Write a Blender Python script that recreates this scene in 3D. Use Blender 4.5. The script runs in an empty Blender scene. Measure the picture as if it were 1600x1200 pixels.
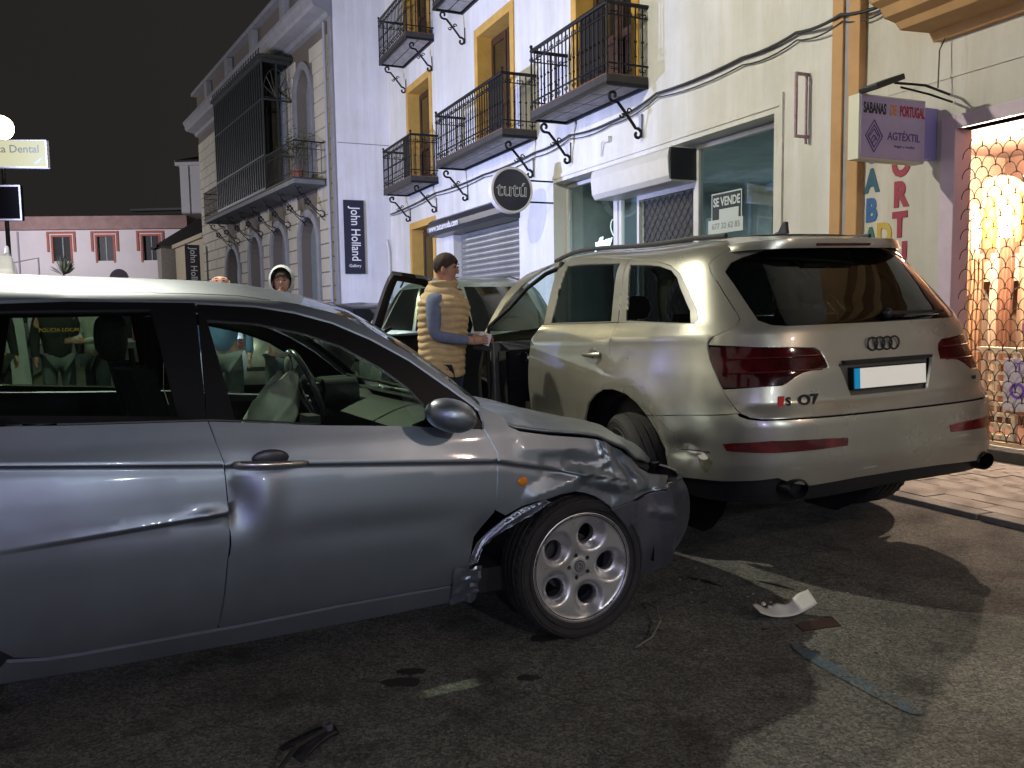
import bpy, math, random
from mathutils import Vector, Matrix, noise, geometry
PI = math.pi
R = math.radians
random.seed(7)
scene = bpy.context.scene
COL = scene.collection

# ------------------------------------------------------------------ camera
cam_data = bpy.data.cameras.new('camera')
cam_data.sensor_width = 36.0
cam_data.lens = 1300 / 1600 * 36.0
cam_data.clip_start = 0.05
cam_data.clip_end = 600
camera = bpy.data.objects.new('camera', cam_data)
COL.objects.link(camera)
_p, _r = R(5.0), R(0.88)
_F = Vector((0, math.cos(_p), -math.sin(_p)))
_U0 = Vector((0, math.sin(_p), math.cos(_p)))
_R0 = Vector((1, 0, 0))
_Rt = _R0 * math.cos(_r) - _U0 * math.sin(_r)
_Up = _U0 * math.cos(_r) + _R0 * math.sin(_r)
camera.matrix_world = Matrix(((_Rt.x, _Up.x, -_F.x, 0), (_Rt.y, _Up.y, -_F.y, 0), (_Rt.z, _Up.z, -_F.z, 1.36), (0, 0, 0, 1)))
scene.camera = camera

# ------------------------------------------------------------------ street frames
_h = R(114.3)                      # facade direction (away from the camera)
DV = Vector((math.cos(_h), math.sin(_h), 0))
NV = Vector((math.sin(_h), -math.cos(_h), 0))
CW = 6.7                           # distance of the facade plane
def FW(t, off=0.0, z=0.0):         # facade coordinates -> world
    return DV * t + NV * (CW - off) + Vector((0, 0, z))
FROT = _h + PI                     # rotation of a frame whose local x runs right along the facade, y into it
_k = R(121.6)
DV2 = Vector((math.cos(_k), math.sin(_k), 0))
NV2 = Vector((math.sin(_k), -math.cos(_k), 0))
CORNER = FW(22.9, 1.5)
def GW(s, off=0.0, z=0.0):
    return CORNER + DV2 * s - NV2 * off + Vector((0, 0, z))
GROT = _k + PI

# ------------------------------------------------------------------ world: dark town night sky
world = bpy.data.worlds.new('World')
scene.world = world
world.use_nodes = True
wn = world.node_tree
bg = wn.nodes['Background']
bg.inputs['Color'].default_value = (0.0135, 0.0128, 0.0118, 1)
bg.inputs['Strength'].default_value = 1.0
_tc = wn.nodes.new('ShaderNodeTexCoord')
_nz = wn.nodes.new('ShaderNodeTexNoise'); _nz.inputs['Scale'].default_value = 1.3; _nz.inputs['Detail'].default_value = 3
_rp = wn.nodes.new('ShaderNodeValToRGB')
_rp.color_ramp.elements[0].position = 0.3; _rp.color_ramp.elements[0].color = (0.0105, 0.0100, 0.0098, 1)
_rp.color_ramp.elements[1].position = 0.75; _rp.color_ramp.elements[1].color = (0.0180, 0.0168, 0.0148, 1)
wn.links.new(_tc.outputs['Generated'], _nz.inputs['Vector'])
wn.links.new(_nz.outputs['Fac'], _rp.inputs['Fac'])
wn.links.new(_rp.outputs['Color'], bg.inputs['Color'])

# ------------------------------------------------------------------ street lights
def lamp(name, kind, loc, energy, color, size=0.1, aim=None, spot=None, blend=0.2, sy=None):
    d = bpy.data.lights.new(name, kind)
    d.energy = energy; d.color = color
    if kind == 'AREA':
        d.size = size
        if sy: d.shape = 'RECTANGLE'; d.size_y = sy
    else:
        d.shadow_soft_size = size
    if kind == 'SPOT':
        d.spot_size = R(spot); d.spot_blend = blend
    o = bpy.data.objects.new(name, d)
    COL.objects.link(o)
    o.location = loc
    if aim is not None:
        o.rotation_euler = (Vector(aim) - Vector(loc)).to_track_quat('-Z', 'Y').to_euler()
    return o
LAMP_A = Vector((-3.7, 7.4, 5.9))                      # lamp hung on a cable over the street, just above the frame
LAMP_G = Vector((-11.02, 18.5, 5.5))                    # globe street lamp far left
FILL_H = Vector((-24.6, 37.0, 5.6))                    # added globe lamp, unseen left of the frame, brightens the far house
FILL_C = FW(-5.0, 0.9, 5.2)                            # added lamp right of the camera, throws warm pink light on the hatchback
VAN = Vector((-8.6, 13.0, 0)); VAN2 = Vector((-0.2, -4.9, 0))
lamp('cable_lamp_light', 'POINT', LAMP_A, 1080, (1.0, 0.955, 0.77), 0.07)
lamp('globe_lamp_light', 'POINT', LAMP_G, 620, (1.0, 0.86, 0.50), 0.16)
lamp('far_globe_light', 'POINT', FILL_H, 1900, (0.95, 0.92, 1.0), 0.16)  # light of the added globe lamp, brightens the far house
lamp('wall_lamp_light', 'SPOT', FILL_C, 250, (1.0, 0.72, 0.58), 0.10, aim=(0.0, 3.0, 0.6), spot=60, blend=0.6)  # added warm pink fill for the hatchback
lamp('police_beacon_light', 'POINT', VAN + Vector((0.3, -0.5, 2.70)), 160, (0.30, 0.30, 1.0), 0.18)
lamp('police_floodlight', 'SPOT', VAN + Vector((0.3, -0.4, 2.80)), 3700, (0.50, 0.57, 1.0), 0.12, aim=FW(19.0, 0, 4.6), spot=124, blend=0.5)  # added spot for the police light on the walls, cone kept off the SUV
lamp('police_beacon_light', 'POINT', VAN2 + Vector((0.3, 0.9, 2.45)), 120, (0.52, 0.46, 1.0), 0.20)
lamp('rear_street_light', 'POINT', DV*-10.5 + NV*1.5 + Vector((0, 0, 5.2)), 760, (0.88, 0.94, 1.0), 0.12)
lamp('shop_ceiling_light', 'POINT', FW(5.36, -0.80, 2.60), 480, (1.0, 0.76, 0.58), 0.03)
lamp('arch_spot_light', 'POINT', FW(6.2, -1.0, 2.5), 10, (1.0, 0.72, 0.42), 0.05)

scene.view_settings.view_transform = 'Standard'
scene.view_settings.look = 'None'
scene.view_settings.exposure = 0.35
scene.view_settings.gamma = 1.0
scene.view_settings.use_curve_mapping = False
scene.cycles.use_denoising = True
scene.cycles.max_bounces = 8
scene.cycles.caustics_reflective = False
scene.cycles.caustics_refractive = False
scene.cycles.sample_clamp_indirect = 4.0

# ------------------------------------------------------------------ materials
MATS = {}
def mat(name, col, rough=0.6, metal=0.0, var=0.0, vscale=6.0, bump=0.0, bscale=40.0, coat=0.0, spec=0.5,
        col2=None, emis=None, estr=0.0, trans=0.0, stretch=None, detail=6.0, rvar=0.0, contrast=None):
    if name in MATS: return MATS[name]
    m = bpy.data.materials.new(name); m.use_nodes = True
    nt = m.node_tree; b = nt.nodes['Principled BSDF']
    b.inputs['Base Color'].default_value = (*col, 1)
    b.inputs['Roughness'].default_value = rough
    b.inputs['Metallic'].default_value = metal
    b.inputs['Specular IOR Level'].default_value = spec
    b.inputs['Coat Weight'].default_value = coat
    b.inputs['Coat Roughness'].default_value = 0.06
    if trans: b.inputs['Transmission Weight'].default_value = trans
    if emis:
        b.inputs['Emission Color'].default_value = (*emis, 1); b.inputs['Emission Strength'].default_value = estr
    vec = None
    if var or bump or col2 or rvar:
        tc = nt.nodes.new('ShaderNodeTexCoord'); vec = tc.outputs['Object']
        if stretch:
            mp = nt.nodes.new('ShaderNodeMapping'); mp.inputs['Scale'].default_value = stretch
            nt.links.new(vec, mp.inputs['Vector']); vec = mp.outputs['Vector']
    if var or col2:
        n = nt.nodes.new('ShaderNodeTexNoise'); n.inputs['Scale'].default_value = vscale
        n.inputs['Detail'].default_value = detail; n.inputs['Roughness'].default_value = 0.65
        nt.links.new(vec, n.inputs['Vector'])
        r = nt.nodes.new('ShaderNodeValToRGB')
        lo, hi = contrast or (0.32, 0.68)
        r.color_ramp.elements[0].position = lo; r.color_ramp.elements[1].position = hi
        c2 = col2 or tuple(min(1, c * (1 + var)) for c in col)
        c1 = col if col2 else tuple(c * (1 - var) for c in col)
        r.color_ramp.elements[0].color = (*c1, 1); r.color_ramp.elements[1].color = (*c2, 1)
        nt.links.new(n.outputs['Fac'], r.inputs['Fac']); nt.links.new(r.outputs['Color'], b.inputs['Base Color'])
    if rvar:
        n = nt.nodes.new('ShaderNodeTexNoise'); n.inputs['Scale'].default_value = vscale * 1.7; n.inputs['Detail'].default_value = 5
        nt.links.new(vec, n.inputs['Vector'])
        mr = nt.nodes.new('ShaderNodeMapRange'); mr.inputs['From Min'].default_value = 0.3; mr.inputs['From Max'].default_value = 0.7
        mr.inputs['To Min'].default_value = max(0.02, rough - rvar); mr.inputs['To Max'].default_value = min(1, rough + rvar)
        nt.links.new(n.outputs['Fac'], mr.inputs['Value']); nt.links.new(mr.outputs['Result'], b.inputs['Roughness'])
    if bump:
        n2 = nt.nodes.new('ShaderNodeTexNoise'); n2.inputs['Scale'].default_value = bscale; n2.inputs['Detail'].default_value = 5
        nt.links.new(vec, n2.inputs['Vector'])
        bp = nt.nodes.new('ShaderNodeBump'); bp.inputs['Strength'].default_value = bump; bp.inputs['Distance'].default_value = 0.01
        nt.links.new(n2.outputs['Fac'], bp.inputs['Height']); nt.links.new(bp.outputs['Normal'], b.inputs['Normal'])
    MATS[name] = m
    return m
def glass(name, tint, refl=0.08, rough=0.02, ior=1.45):
    if name in MATS: return MATS[name]
    m = bpy.data.materials.new(name); m.use_nodes = True; nt = m.node_tree
    for n in list(nt.nodes): nt.nodes.remove(n)
    out = nt.nodes.new('ShaderNodeOutputMaterial'); t = nt.nodes.new('ShaderNodeBsdfTransparent'); g = nt.nodes.new('ShaderNodeBsdfGlossy')
    t.inputs['Color'].default_value = (*tint, 1); g.inputs['Roughness'].default_value = rough
    g.inputs['Color'].default_value = (0.9, 0.95, 1, 1)
    lw = nt.nodes.new('ShaderNodeLayerWeight'); lw.inputs['Blend'].default_value = 0.5
    pw = nt.nodes.new('ShaderNodeMath'); pw.operation = 'POWER'; pw.inputs[1].default_value = 4.0
    f = nt.nodes.new('ShaderNodeMath'); f.operation = 'MULTIPLY_ADD'; f.inputs[1].default_value = 0.85; f.inputs[2].default_value = refl*0.6
    nt.links.new(lw.outputs['Facing'], pw.inputs[0]); nt.links.new(pw.outputs[0], f.inputs[0])
    mx = nt.nodes.new('ShaderNodeMixShader')
    nt.links.new(f.outputs[0], mx.inputs['Fac']); nt.links.new(t.outputs[0], mx.inputs[1]); nt.links.new(g.outputs[0], mx.inputs[2])
    nt.links.new(mx.outputs[0], out.inputs['Surface'])
    MATS[name] = m
    return m
def paint(name, col, rough=0.36, metal=0.75, dirt=None, coat=0.55):
    """metallic car paint: flakes, clear coat, slight grime with a shape of its own"""
    if name in MATS: return MATS[name]
    m = mat(name, col, rough=rough, metal=metal, coat=coat)
    nt = m.node_tree; b = nt.nodes['Principled BSDF']
    tc = nt.nodes.new('ShaderNodeTexCoord')
    n = nt.nodes.new('ShaderNodeTexNoise'); n.inputs['Scale'].default_value = 1.7; n.inputs['Detail'].default_value = 5; n.inputs['Roughness'].default_value = 0.55
    nt.links.new(tc.outputs['Object'], n.inputs['Vector'])
    r = nt.nodes.new('ShaderNodeValToRGB')
    r.color_ramp.elements[0].position = 0.30; r.color_ramp.elements[1].position = 0.62
    r.color_ramp.elements[0].color = (*(dirt or tuple(c * 0.82 for c in col)), 1); r.color_ramp.elements[1].color = (*col, 1)
    nt.links.new(n.outputs['Fac'], r.inputs['Fac']); nt.links.new(r.outputs['Color'], b.inputs['Base Color'])
    mr = nt.nodes.new('ShaderNodeMapRange'); mr.inputs['From Min'].default_value = 0.3; mr.inputs['From Max'].default_value = 0.7
    mr.inputs['To Min'].default_value = rough + 0.08; mr.inputs['To Max'].default_value = rough - 0.03
    nt.links.new(n.outputs['Fac'], mr.inputs['Value']); nt.links.new(mr.outputs['Result'], b.inputs['Roughness'])
    v = nt.nodes.new('ShaderNodeTexVoronoi'); v.inputs['Scale'].default_value = 900
    nt.links.new(tc.outputs['Object'], v.inputs['Vector'])
    bp = nt.nodes.new('ShaderNodeBump'); bp.inputs['Strength'].default_value = 0.05; bp.inputs['Distance'].default_value = 0.002
    nt.links.new(v.outputs['Distance'], bp.inputs['Height']); nt.links.new(bp.outputs['Normal'], b.inputs['Normal'])
    return m

# ------------------------------------------------------------------ mesh helpers
def put(name, me, m=None, parent=None):
    o = bpy.data.objects.new(name, me); COL.objects.link(o)
    if m is not None and not me.materials: me.materials.append(m)
    if parent is not None: o.parent = parent
    return o
def raw(name, verts, faces, m, parent=None, smooth=False, normals=None, angle=None):
    me = bpy.data.meshes.new(name); me.from_pydata([tuple(v) for v in verts], [], faces); me.update()
    if smooth or normals:
        me.shade_smooth()
        if angle: me.set_sharp_from_angle(angle=R(angle))
    if normals: me.normals_split_custom_set_from_vertices([tuple(n) for n in normals])
    return put(name, me, m, parent)
class MB:
    def __init__(s): s.v = []; s.f = []
    def add(s, vs, fs):
        k = len(s.v); s.v += [Vector(v) for v in vs]; s.f += [tuple(i + k for i in f) for f in fs]; return s
    def box(s, x0, x1, y0, y1, z0, z1, mtx=None):
        vs = [Vector((x, y, z)) for z in (z0, z1) for y in (y0, y1) for x in (x0, x1)]
        if mtx is not None: vs = [mtx @ v for v in vs]
        return s.add(vs, [(0, 2, 3, 1), (4, 5, 7, 6), (0, 1, 5, 4), (2, 6, 7, 3), (0, 4, 6, 2), (1, 3, 7, 5)])
    def cbox(s, c, d, rot=None):
        m = Matrix.Translation(Vector(c)) @ (rot.to_4x4() if rot is not None else Matrix.Identity(4))
        return s.box(-d[0]/2, d[0]/2, -d[1]/2, d[1]/2, -d[2]/2, d[2]/2, m)
    def tube(s, path, r, n=8, closed=False, cap=True, flat=None):
        P = [Vector(p) for p in path]; N = len(P); rr = r if isinstance(r, (list, tuple)) else [r] * N
        T = []
        for i in range(N):
            a = P[(i - 1) % N] if (closed or i > 0) else P[i]; b = P[(i + 1) % N] if (closed or i < N - 1) else P[i]
            T.append((b - a).normalized() if (b - a).length > 1e-9 else Vector((0, 0, 1)))
        up = Vector((0, 0, 1)) if abs(T[0].z) < 0.9 else Vector((1, 0, 0))
        x = T[0].cross(up).normalized(); k = len(s.v)
        for i in range(N):
            x = (x - T[i] * x.dot(T[i])).normalized(); y = T[i].cross(x)
            for j in range(n):
                a = 2 * PI * j / n
                s.v.append(P[i] + x * (rr[i] * math.cos(a)) + y * (rr[i] * math.sin(a) * (flat or 1)))
        for i in range(N if closed else N - 1):
            i2 = (i + 1) % N
            for j in range(n):
                j2 = (j + 1) % n
                s.f.append((k + i*n + j, k + i*n + j2, k + i2*n + j2, k + i2*n + j))
        if cap and not closed:
            s.f.append(tuple(k + j for j in reversed(range(n)))); s.f.append(tuple(k + (N-1)*n + j for j in range(n)))
        return s
    def lathe(s, prof, n=32, axis='z', c=(0, 0, 0), a0=0, a1=2*PI):
        """prof: list of (radius, height)"""
        k = len(s.v); full = abs(a1 - a0 - 2*PI) < 1e-6; m = n if full else n + 1; c = Vector(c)
        for r, h in prof:
            for j in range(m):
                a = a0 + (a1 - a0) * j / n; p = (r*math.cos(a), r*math.sin(a), h)
                if axis == 'y': p = (p[0], p[2], p[1])
                if axis == 'x': p = (p[2], p[0], p[1])
                s.v.append(c + Vector(p))
        for i in range(len(prof) - 1):
            for j in range(n):
                j2 = (j + 1) % m
                s.f.append((k + i*m + j, k + i*m + j2, k + (i+1)*m + j2, k + (i+1)*m + j))
        return s
    def grid(s, fn, nu, nv):
        k = len(s.v)
        for i in range(nu + 1):
            for j in range(nv + 1): s.v.append(Vector(fn(i / nu, j / nv)))
        for i in range(nu):
            for j in range(nv):
                a = k + i*(nv+1) + j; s.f.append((a, a+nv+1, a+nv+2, a+1))
        return s
    def ball(s, c, r, n=12):
        rr = r if isinstance(r, (tuple, list)) else (r, r, r); c = Vector(c)
        return s.grid(lambda u, v: c + Vector((rr[0]*math.sin(PI*v)*math.cos(2*PI*u), rr[1]*math.sin(PI*v)*math.sin(2*PI*u), rr[2]*math.cos(PI*v))), n, max(6, n//2))
    def prism(s, pts, y0, y1):
        """polygon in x,z extruded along y"""
        n = len(pts); k = len(s.v)
        s.v += [Vector((p[0], y0, p[1])) for p in pts] + [Vector((p[0], y1, p[1])) for p in pts]
        s.f.append(tuple(k + i for i in range(n))); s.f.append(tuple(k + n + i for i in reversed(range(n))))
        for i in range(n): j = (i+1) % n; s.f.append((k+i, k+n+i, k+n+j, k+j))
        return s
    def xf(s, m):
        s.v = [m @ v for v in s.v]; return s
    def build(s, name, m, parent=None, smooth=None, bevel=0.0):
        me = bpy.data.meshes.new(name); me.from_pydata([tuple(v) for v in s.v], [], s.f); me.update()
        if smooth:
            me.shade_smooth()
            if smooth < 180: me.set_sharp_from_angle(angle=R(smooth))
        o = put(name, me, m, parent)
        if bevel:
            b = o.modifiers.new('bevel', 'BEVEL'); b.width = bevel; b.segments = 2; b.limit_method = 'ANGLE'
        return o
def thing(name, label, cat, loc=(0, 0, 0), rz=0.0, group=None, mtx=None):
    o = bpy.data.objects.new(name, None); COL.objects.link(o); o.empty_display_size = 0.2
    if mtx is not None: o.matrix_world = mtx
    else: o.location = loc; o.rotation_euler = (0, 0, rz)
    o['label'] = label; o['category'] = cat
    if group: o['group'] = group
    return o
def tag(o, label, cat, group=None):
    o['label'] = label; o['category'] = cat
    if group: o['group'] = group
    return o
def struct(o): o['kind'] = 'structure'; return o
def stuff(o): o['kind'] = 'stuff'; return o
def copy_tree(o, parent=None, loc=None, rz=None, label=None):
    c = o.copy(); COL.objects.link(c)
    if parent is not None: c.parent = parent
    if loc is not None: c.location = loc
    if rz is not None: c.rotation_euler = (0, 0, rz)
    if label: c['label'] = label
    for ch in list(o.children): copy_tree(ch, c)
    return c
def text_obj(name, body, size, m, parent, mtx, depth=0.003, align='CENTER', sx=1.0, bold=0.0, shear=0.0, space=1.0):
    cu = bpy.data.curves.new(name, 'FONT'); cu.body = body; cu.size = size; cu.extrude = depth; cu.align_x = align; cu.align_y = 'CENTER'
    cu.offset = bold; cu.shear = shear; cu.space_character = space; cu.resolution_u = 3
    t = bpy.data.objects.new(name, cu); COL.objects.link(t)
    bpy.context.view_layer.update()
    me = bpy.data.meshes.new_from_object(t.evaluated_get(bpy.context.evaluated_depsgraph_get()))
    bpy.data.objects.remove(t); bpy.data.curves.remove(cu)
    me.transform(Matrix.Diagonal((sx, 1, 1, 1)))
    me.transform(mtx)
    me.materials.clear(); me.materials.append(m)
    me.name = name
    o = bpy.data.objects.new(name, me); COL.objects.link(o)
    if parent is not None: o.parent = parent
    return o
# text plane facing -y of a frame: x right, z up
def TXT(x, y, z, roll=0.0): return Matrix.Translation((x, y, z)) @ Matrix.Rotation(R(roll), 4, 'Y') @ Matrix.Rotation(PI/2, 4, 'X')

def pip(p, poly):
    x, y = p; c = False; n = len(poly); j = n - 1
    for i in range(n):
        xi, yi = poly[i]; xj, yj = poly[j]
        if (yi > y) != (yj > y) and x < (xj - xi) * (y - yi) / (yj - yi) + xi: c = not c
        j = i
    return c
def resample(L, step):
    o = []
    for i in range(len(L)):
        a, b = L[i], L[(i+1) % len(L)]; d = math.hypot(b[0]-a[0], b[1]-a[1]); k = max(1, int(math.ceil(d / step)))
        for q in range(k): o.append((a[0]+(b[0]-a[0])*q/k, a[1]+(b[1]-a[1])*q/k))
    return o
def dseg(p, a, b):
    ax, ay = a; bx, by = b; dx, dy = bx-ax, by-ay; L = dx*dx+dy*dy
    t = 0 if L == 0 else max(0, min(1, ((p[0]-ax)*dx+(p[1]-ay)*dy)/L))
    return math.hypot(p[0]-ax-t*dx, p[1]-ay-t*dy)
def area2(L): return sum(L[i][0]*L[(i+1) % len(L)][1]-L[(i+1) % len(L)][0]*L[i][1] for i in range(len(L)))
def offset(L, g):
    """shrink (g>0) a loop"""
    if not g: return list(L)
    s = 1 if area2(L) > 0 else -1; n = len(L); o = []
    for i in range(n):
        a, b, c = L[i-1], L[i], L[(i+1) % n]
        e1 = Vector((b[0]-a[0], b[1]-a[1])); e2 = Vector((c[0]-b[0], c[1]-b[1]))
        if e1.length < 1e-9 or e2.length < 1e-9: o.append(b); continue
        e1.normalize(); e2.normalize(); n1 = Vector((-e1.y, e1.x)); n2 = Vector((-e2.y, e2.x)); m = n1 + n2
        if m.length < 0.3: m = n1.copy()
        m.normalize(); k = g / max(0.4, m.dot(n1)); o.append((b[0]+s*m.x*k, b[1]+s*m.y*k))
    return o
def smooth_loop(L, it=1, keep=None):
    """round the corners of a loop (Chaikin), pts flagged in keep stay sharp"""
    for _ in range(it):
        o = []
        for i in range(len(L)):
            a, b = L[i], L[(i+1) % len(L)]
            o.append((a[0]*.75+b[0]*.25, a[1]*.75+b[1]*.25)); o.append((a[0]*.25+b[0]*.75, a[1]*.25+b[1]*.75))
        L = o
    return L
def fill(outline, holes=(), step=0.05, lines=()):
    loops = [resample(outline, step*0.7)] + [resample(h, step*0.7) for h in holes]
    pts = []; edges = []
    for L in loops:
        k = len(pts); n = len(L)
        pts += [Vector(p) for p in L]; edges += [(k+i, k+(i+1) % n) for i in range(n)]
    O, H = loops[0], loops[1:]
    lsegs = []
    for L in lines:
        prev = None
        for i in range(len(L)-1):
            n_ = max(1, int(math.hypot(L[i+1][0]-L[i][0], L[i+1][1]-L[i][1])/(step*.9)))
            for q in range(n_ + (1 if i == len(L)-2 else 0)):
                p = (L[i][0]+(L[i+1][0]-L[i][0])*q/n_, L[i][1]+(L[i+1][1]-L[i][1])*q/n_)
                if pip(p, outline) and not any(pip(p, h) for h in holes) and min(dseg(p, outline[k], outline[(k+1) % len(outline)]) for k in range(len(outline))) > .002:
                    pts.append(Vector(p))
                    if prev is not None: edges.append((len(pts)-2, len(pts)-1))
                    prev = p
                else: prev = None
        lsegs += [(L[i], L[i+1]) for i in range(len(L)-1)]
    x0 = min(p[0] for p in O); x1 = max(p[0] for p in O); y0 = min(p[1] for p in O); y1 = max(p[1] for p in O)
    segs = [(L[i], L[(i+1) % len(L)]) for L in [outline] + list(holes) for i in range(len(L))] + lsegs
    y = y0 + step/2; row = 0
    while y < y1:
        x = x0 + step*(0.5 if row % 2 else 0.25)
        while x < x1:
            if pip((x, y), outline) and not any(pip((x, y), h) for h in holes) and min(dseg((x, y), a, b) for a, b in segs) > step*0.45:
                pts.append(Vector((x, y)))
            x += step
        y += step*0.87; row += 1
    r = geometry.delaunay_2d_cdt(pts, edges, [], 0, 1e-6)
    V, Fc = r[0], r[2]; out = []
    for f in Fc:
        cx = sum(V[i].x for i in f)/len(f); cy = sum(V[i].y for i in f)/len(f)
        if pip((cx, cy), O) and not any(pip((cx, cy), h) for h in H): out.append(tuple(f))
    return [(v.x, v.y) for v in V], out
def bedges(faces):
    c = {}
    for f in faces:
        for i in range(len(f)):
            a, b = f[i], f[(i+1) % len(f)]
            if (b, a) in c: c.pop((b, a))
            else: c[(a, b)] = 1
    return list(c)
def panel(name, S, outline, m, parent, holes=(), step=0.04, gap=0.0025, flange=0.016, off=0.0, post=None, lines=()):
    """a sheet on the surface S(u,z), its edges folded inwards"""
    O = offset(outline, gap); Hs = [offset(h, -gap) for h in holes]
    V, Fc = fill(O, Hs, step, lines)
    e = 0.004; P = []; N = []
    for u, z in V:
        p = Vector(S(u, z)); a = Vector(S(u+e, z)) - Vector(S(u-e, z)); b = Vector(S(u, z+e)) - Vector(S(u, z-e))
        n = a.cross(b)
        n = n.normalized() if n.length > 1e-12 else Vector((0, 0, 1))
        ref = Vector((0, p.y, 0)) if abs(p.y) > 0.25 else Vector((p.x, p.y, 0))
        if n.dot(ref) < 0: n = -n
        P.append(p + n*off); N.append(n)
    F2 = []
    for f in Fc:
        q = (P[f[1]]-P[f[0]]).cross(P[f[2]]-P[f[0]])
        F2.append(f if q.dot(N[f[0]]) > 0 else tuple(reversed(f)))
    if flange:
        be = bedges(F2); mp = {}
        for a, b in be:
            for i in (a, b):
                if i not in mp:
                    mp[i] = len(P); P.append(P[i] - N[i]*flange); N.append(N[i].copy())
        for a, b in be: F2.append((b, a, mp[a], mp[b]))
    if post: P = [post @ p for p in P]; r3 = post.to_3x3(); N = [r3 @ n for n in N]
    return raw(name, P, F2, m, parent, True, N)
# ================================================================== the street
def asphalt(name='asphalt', tint=None):
    m = mat(name, (0.06, 0.057, 0.053), rough=0.82)
    nt = m.node_tree; b = nt.nodes['Principled BSDF']; L = nt.links.new
    tc = nt.nodes.new('ShaderNodeTexCoord')
    def N(s, d=6, ro=0.65):
        n = nt.nodes.new('ShaderNodeTexNoise'); n.inputs['Scale'].default_value = s; n.inputs['Detail'].default_value = d; n.inputs['Roughness'].default_value = ro
        L(tc.outputs['Object'], n.inputs['Vector']); return n.outputs['Fac']
    def ramp(f, a, ca, c, cc):
        r = nt.nodes.new('ShaderNodeValToRGB'); r.color_ramp.elements[0].position = a; r.color_ramp.elements[1].position = c
        r.color_ramp.elements[0].color = (*ca, 1); r.color_ramp.elements[1].color = (*cc, 1); L(f, r.inputs['Fac']); return r.outputs['Color']
    base = ramp(N(1.6, 9, 0.72), 0.34, (0.098, 0.100, 0.090), 0.64, (0.225, 0.230, 0.205))
    grit = ramp(N(95, 2, 0.8), 0.36, (0.22, 0.22, 0.22), 0.56, (1.0, 1.0, 1.0))
    v = nt.nodes.new('ShaderNodeTexVoronoi'); v.inputs['Scale'].default_value = 120; L(tc.outputs['Object'], v.inputs['Vector'])
    spk = ramp(v.outputs['Distance'], 0.06, (1.9, 1.85, 1.7), 0.22, (1, 1, 1))
    v2 = nt.nodes.new('ShaderNodeTexVoronoi'); v2.inputs['Scale'].default_value = 85; L(tc.outputs['Object'], v2.inputs['Vector'])
    sx_ = nt.nodes.new('ShaderNodeSeparateColor'); L(v2.outputs['Color'], sx_.inputs[0])
    stone = ramp(sx_.outputs[0], 0.05, (0.50, 0.49, 0.48), 0.95, (1.45, 1.42, 1.35))
    pit = ramp(N(38, 4, 0.75), 0.30, (0.10, 0.10, 0.10), 0.40, (1, 1, 1))
    oil = ramp(N(2.9, 7, 0.72), 0.36, (0.40, 0.39, 0.38), 0.47, (1, 1, 1))
    crk_ = nt.nodes.new('ShaderNodeTexVoronoi'); crk_.feature = 'DISTANCE_TO_EDGE'; crk_.inputs['Scale'].default_value = 0.9
    wv = nt.nodes.new('ShaderNodeVectorMath'); wv.operation = 'ADD'; nz3 = nt.nodes.new('ShaderNodeTexNoise'); nz3.inputs['Scale'].default_value = 2.2; nz3.inputs['Detail'].default_value = 8; L(tc.outputs['Object'], nz3.inputs['Vector']); L(tc.outputs['Object'], wv.inputs[0]); L(nz3.outputs['Color'], wv.inputs[1]); L(wv.outputs[0], crk_.inputs['Vector'])
    crack = ramp(crk_.outputs['Distance'], 0.0, (0.35, 0.34, 0.33), 0.006, (1, 1, 1))
    col = base
    for c in (grit, spk, stone, pit, oil, crack):
        mx = nt.nodes.new('ShaderNodeMix'); mx.data_type = 'RGBA'; mx.blend_type = 'MULTIPLY'; mx.inputs[0].default_value = 0.85
        L(col, mx.inputs[6]); L(c, mx.inputs[7]); col = mx.outputs[2]
    if tint:
        mk = ramp(N(16, 5, 0.75), 0.40, (0, 0, 0), 0.66, (1, 1, 1))
        mx = nt.nodes.new('ShaderNodeMix'); mx.data_type = 'RGBA'; L(mk, mx.inputs[0]); L(col, mx.inputs[6]); mx.inputs[7].default_value = (*tint, 1); col = mx.outputs[2]
    L(col, b.inputs['Base Color'])
    bp = nt.nodes.new('ShaderNodeBump'); bp.inputs['Strength'].default_value = 0.9; bp.inputs['Distance'].default_value = 0.008
    ad = nt.nodes.new('ShaderNodeMath'); ad.operation = 'ADD'; L(N(160, 3, 0.7), ad.inputs[0]); L(N(22, 4), ad.inputs[1])
    L(ad.outputs[0], bp.inputs['Height']); L(bp.outputs['Normal'], b.inputs['Normal'])
    return m
ground = struct(MB().add([(-90, -60, 0), (90, -60, 0), (90, 130, 0), (-90, 130, 0)], [(0, 1, 2, 3)]).build('road', asphalt()))
KERB = 4.80
TK = 0.035
def Wst(name, n0, n1, t0, t1, z0, z1, m, bevel=0):
    """block between distances n0..n1 from the camera line and t0..t1 along the street"""
    b = MB()
    P = [DV*t + NV*n + Vector((0, 0, z)) for z in (z0, z1) for n in (n0, n1) for t in (t0, t1)]
    b.add(P, [(0, 1, 3, 2), (4, 6, 7, 5), (0, 4, 5, 1), (2, 3, 7, 6), (0, 2, 6, 4), (1, 5, 7, 3)])
    return b.build(name, m, bevel=bevel)
m_pave_bed = mat('paving_bed', (0.10, 0.09, 0.08), 0.9, var=0.25, vscale=12, bump=0.3)
m_tile = mat('paving_tile', (0.30, 0.27, 0.24), 0.7, var=0.22, vscale=3.2, bump=0.25, bscale=60, rvar=0.12)
m_kerb = mat('kerb_stone', (0.24, 0.23, 0.21), 0.8, var=0.25, vscale=7, bump=0.3)
pavement = struct(Wst('pavement', KERB+0.14, 6.75, -8, 24, -0.05, TK-0.012, m_pave_bed))
pavement_l = struct(Wst('pavement', -4.3, -2.1, -12, 32, -0.05, 0.10, m_pave_bed))
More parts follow.
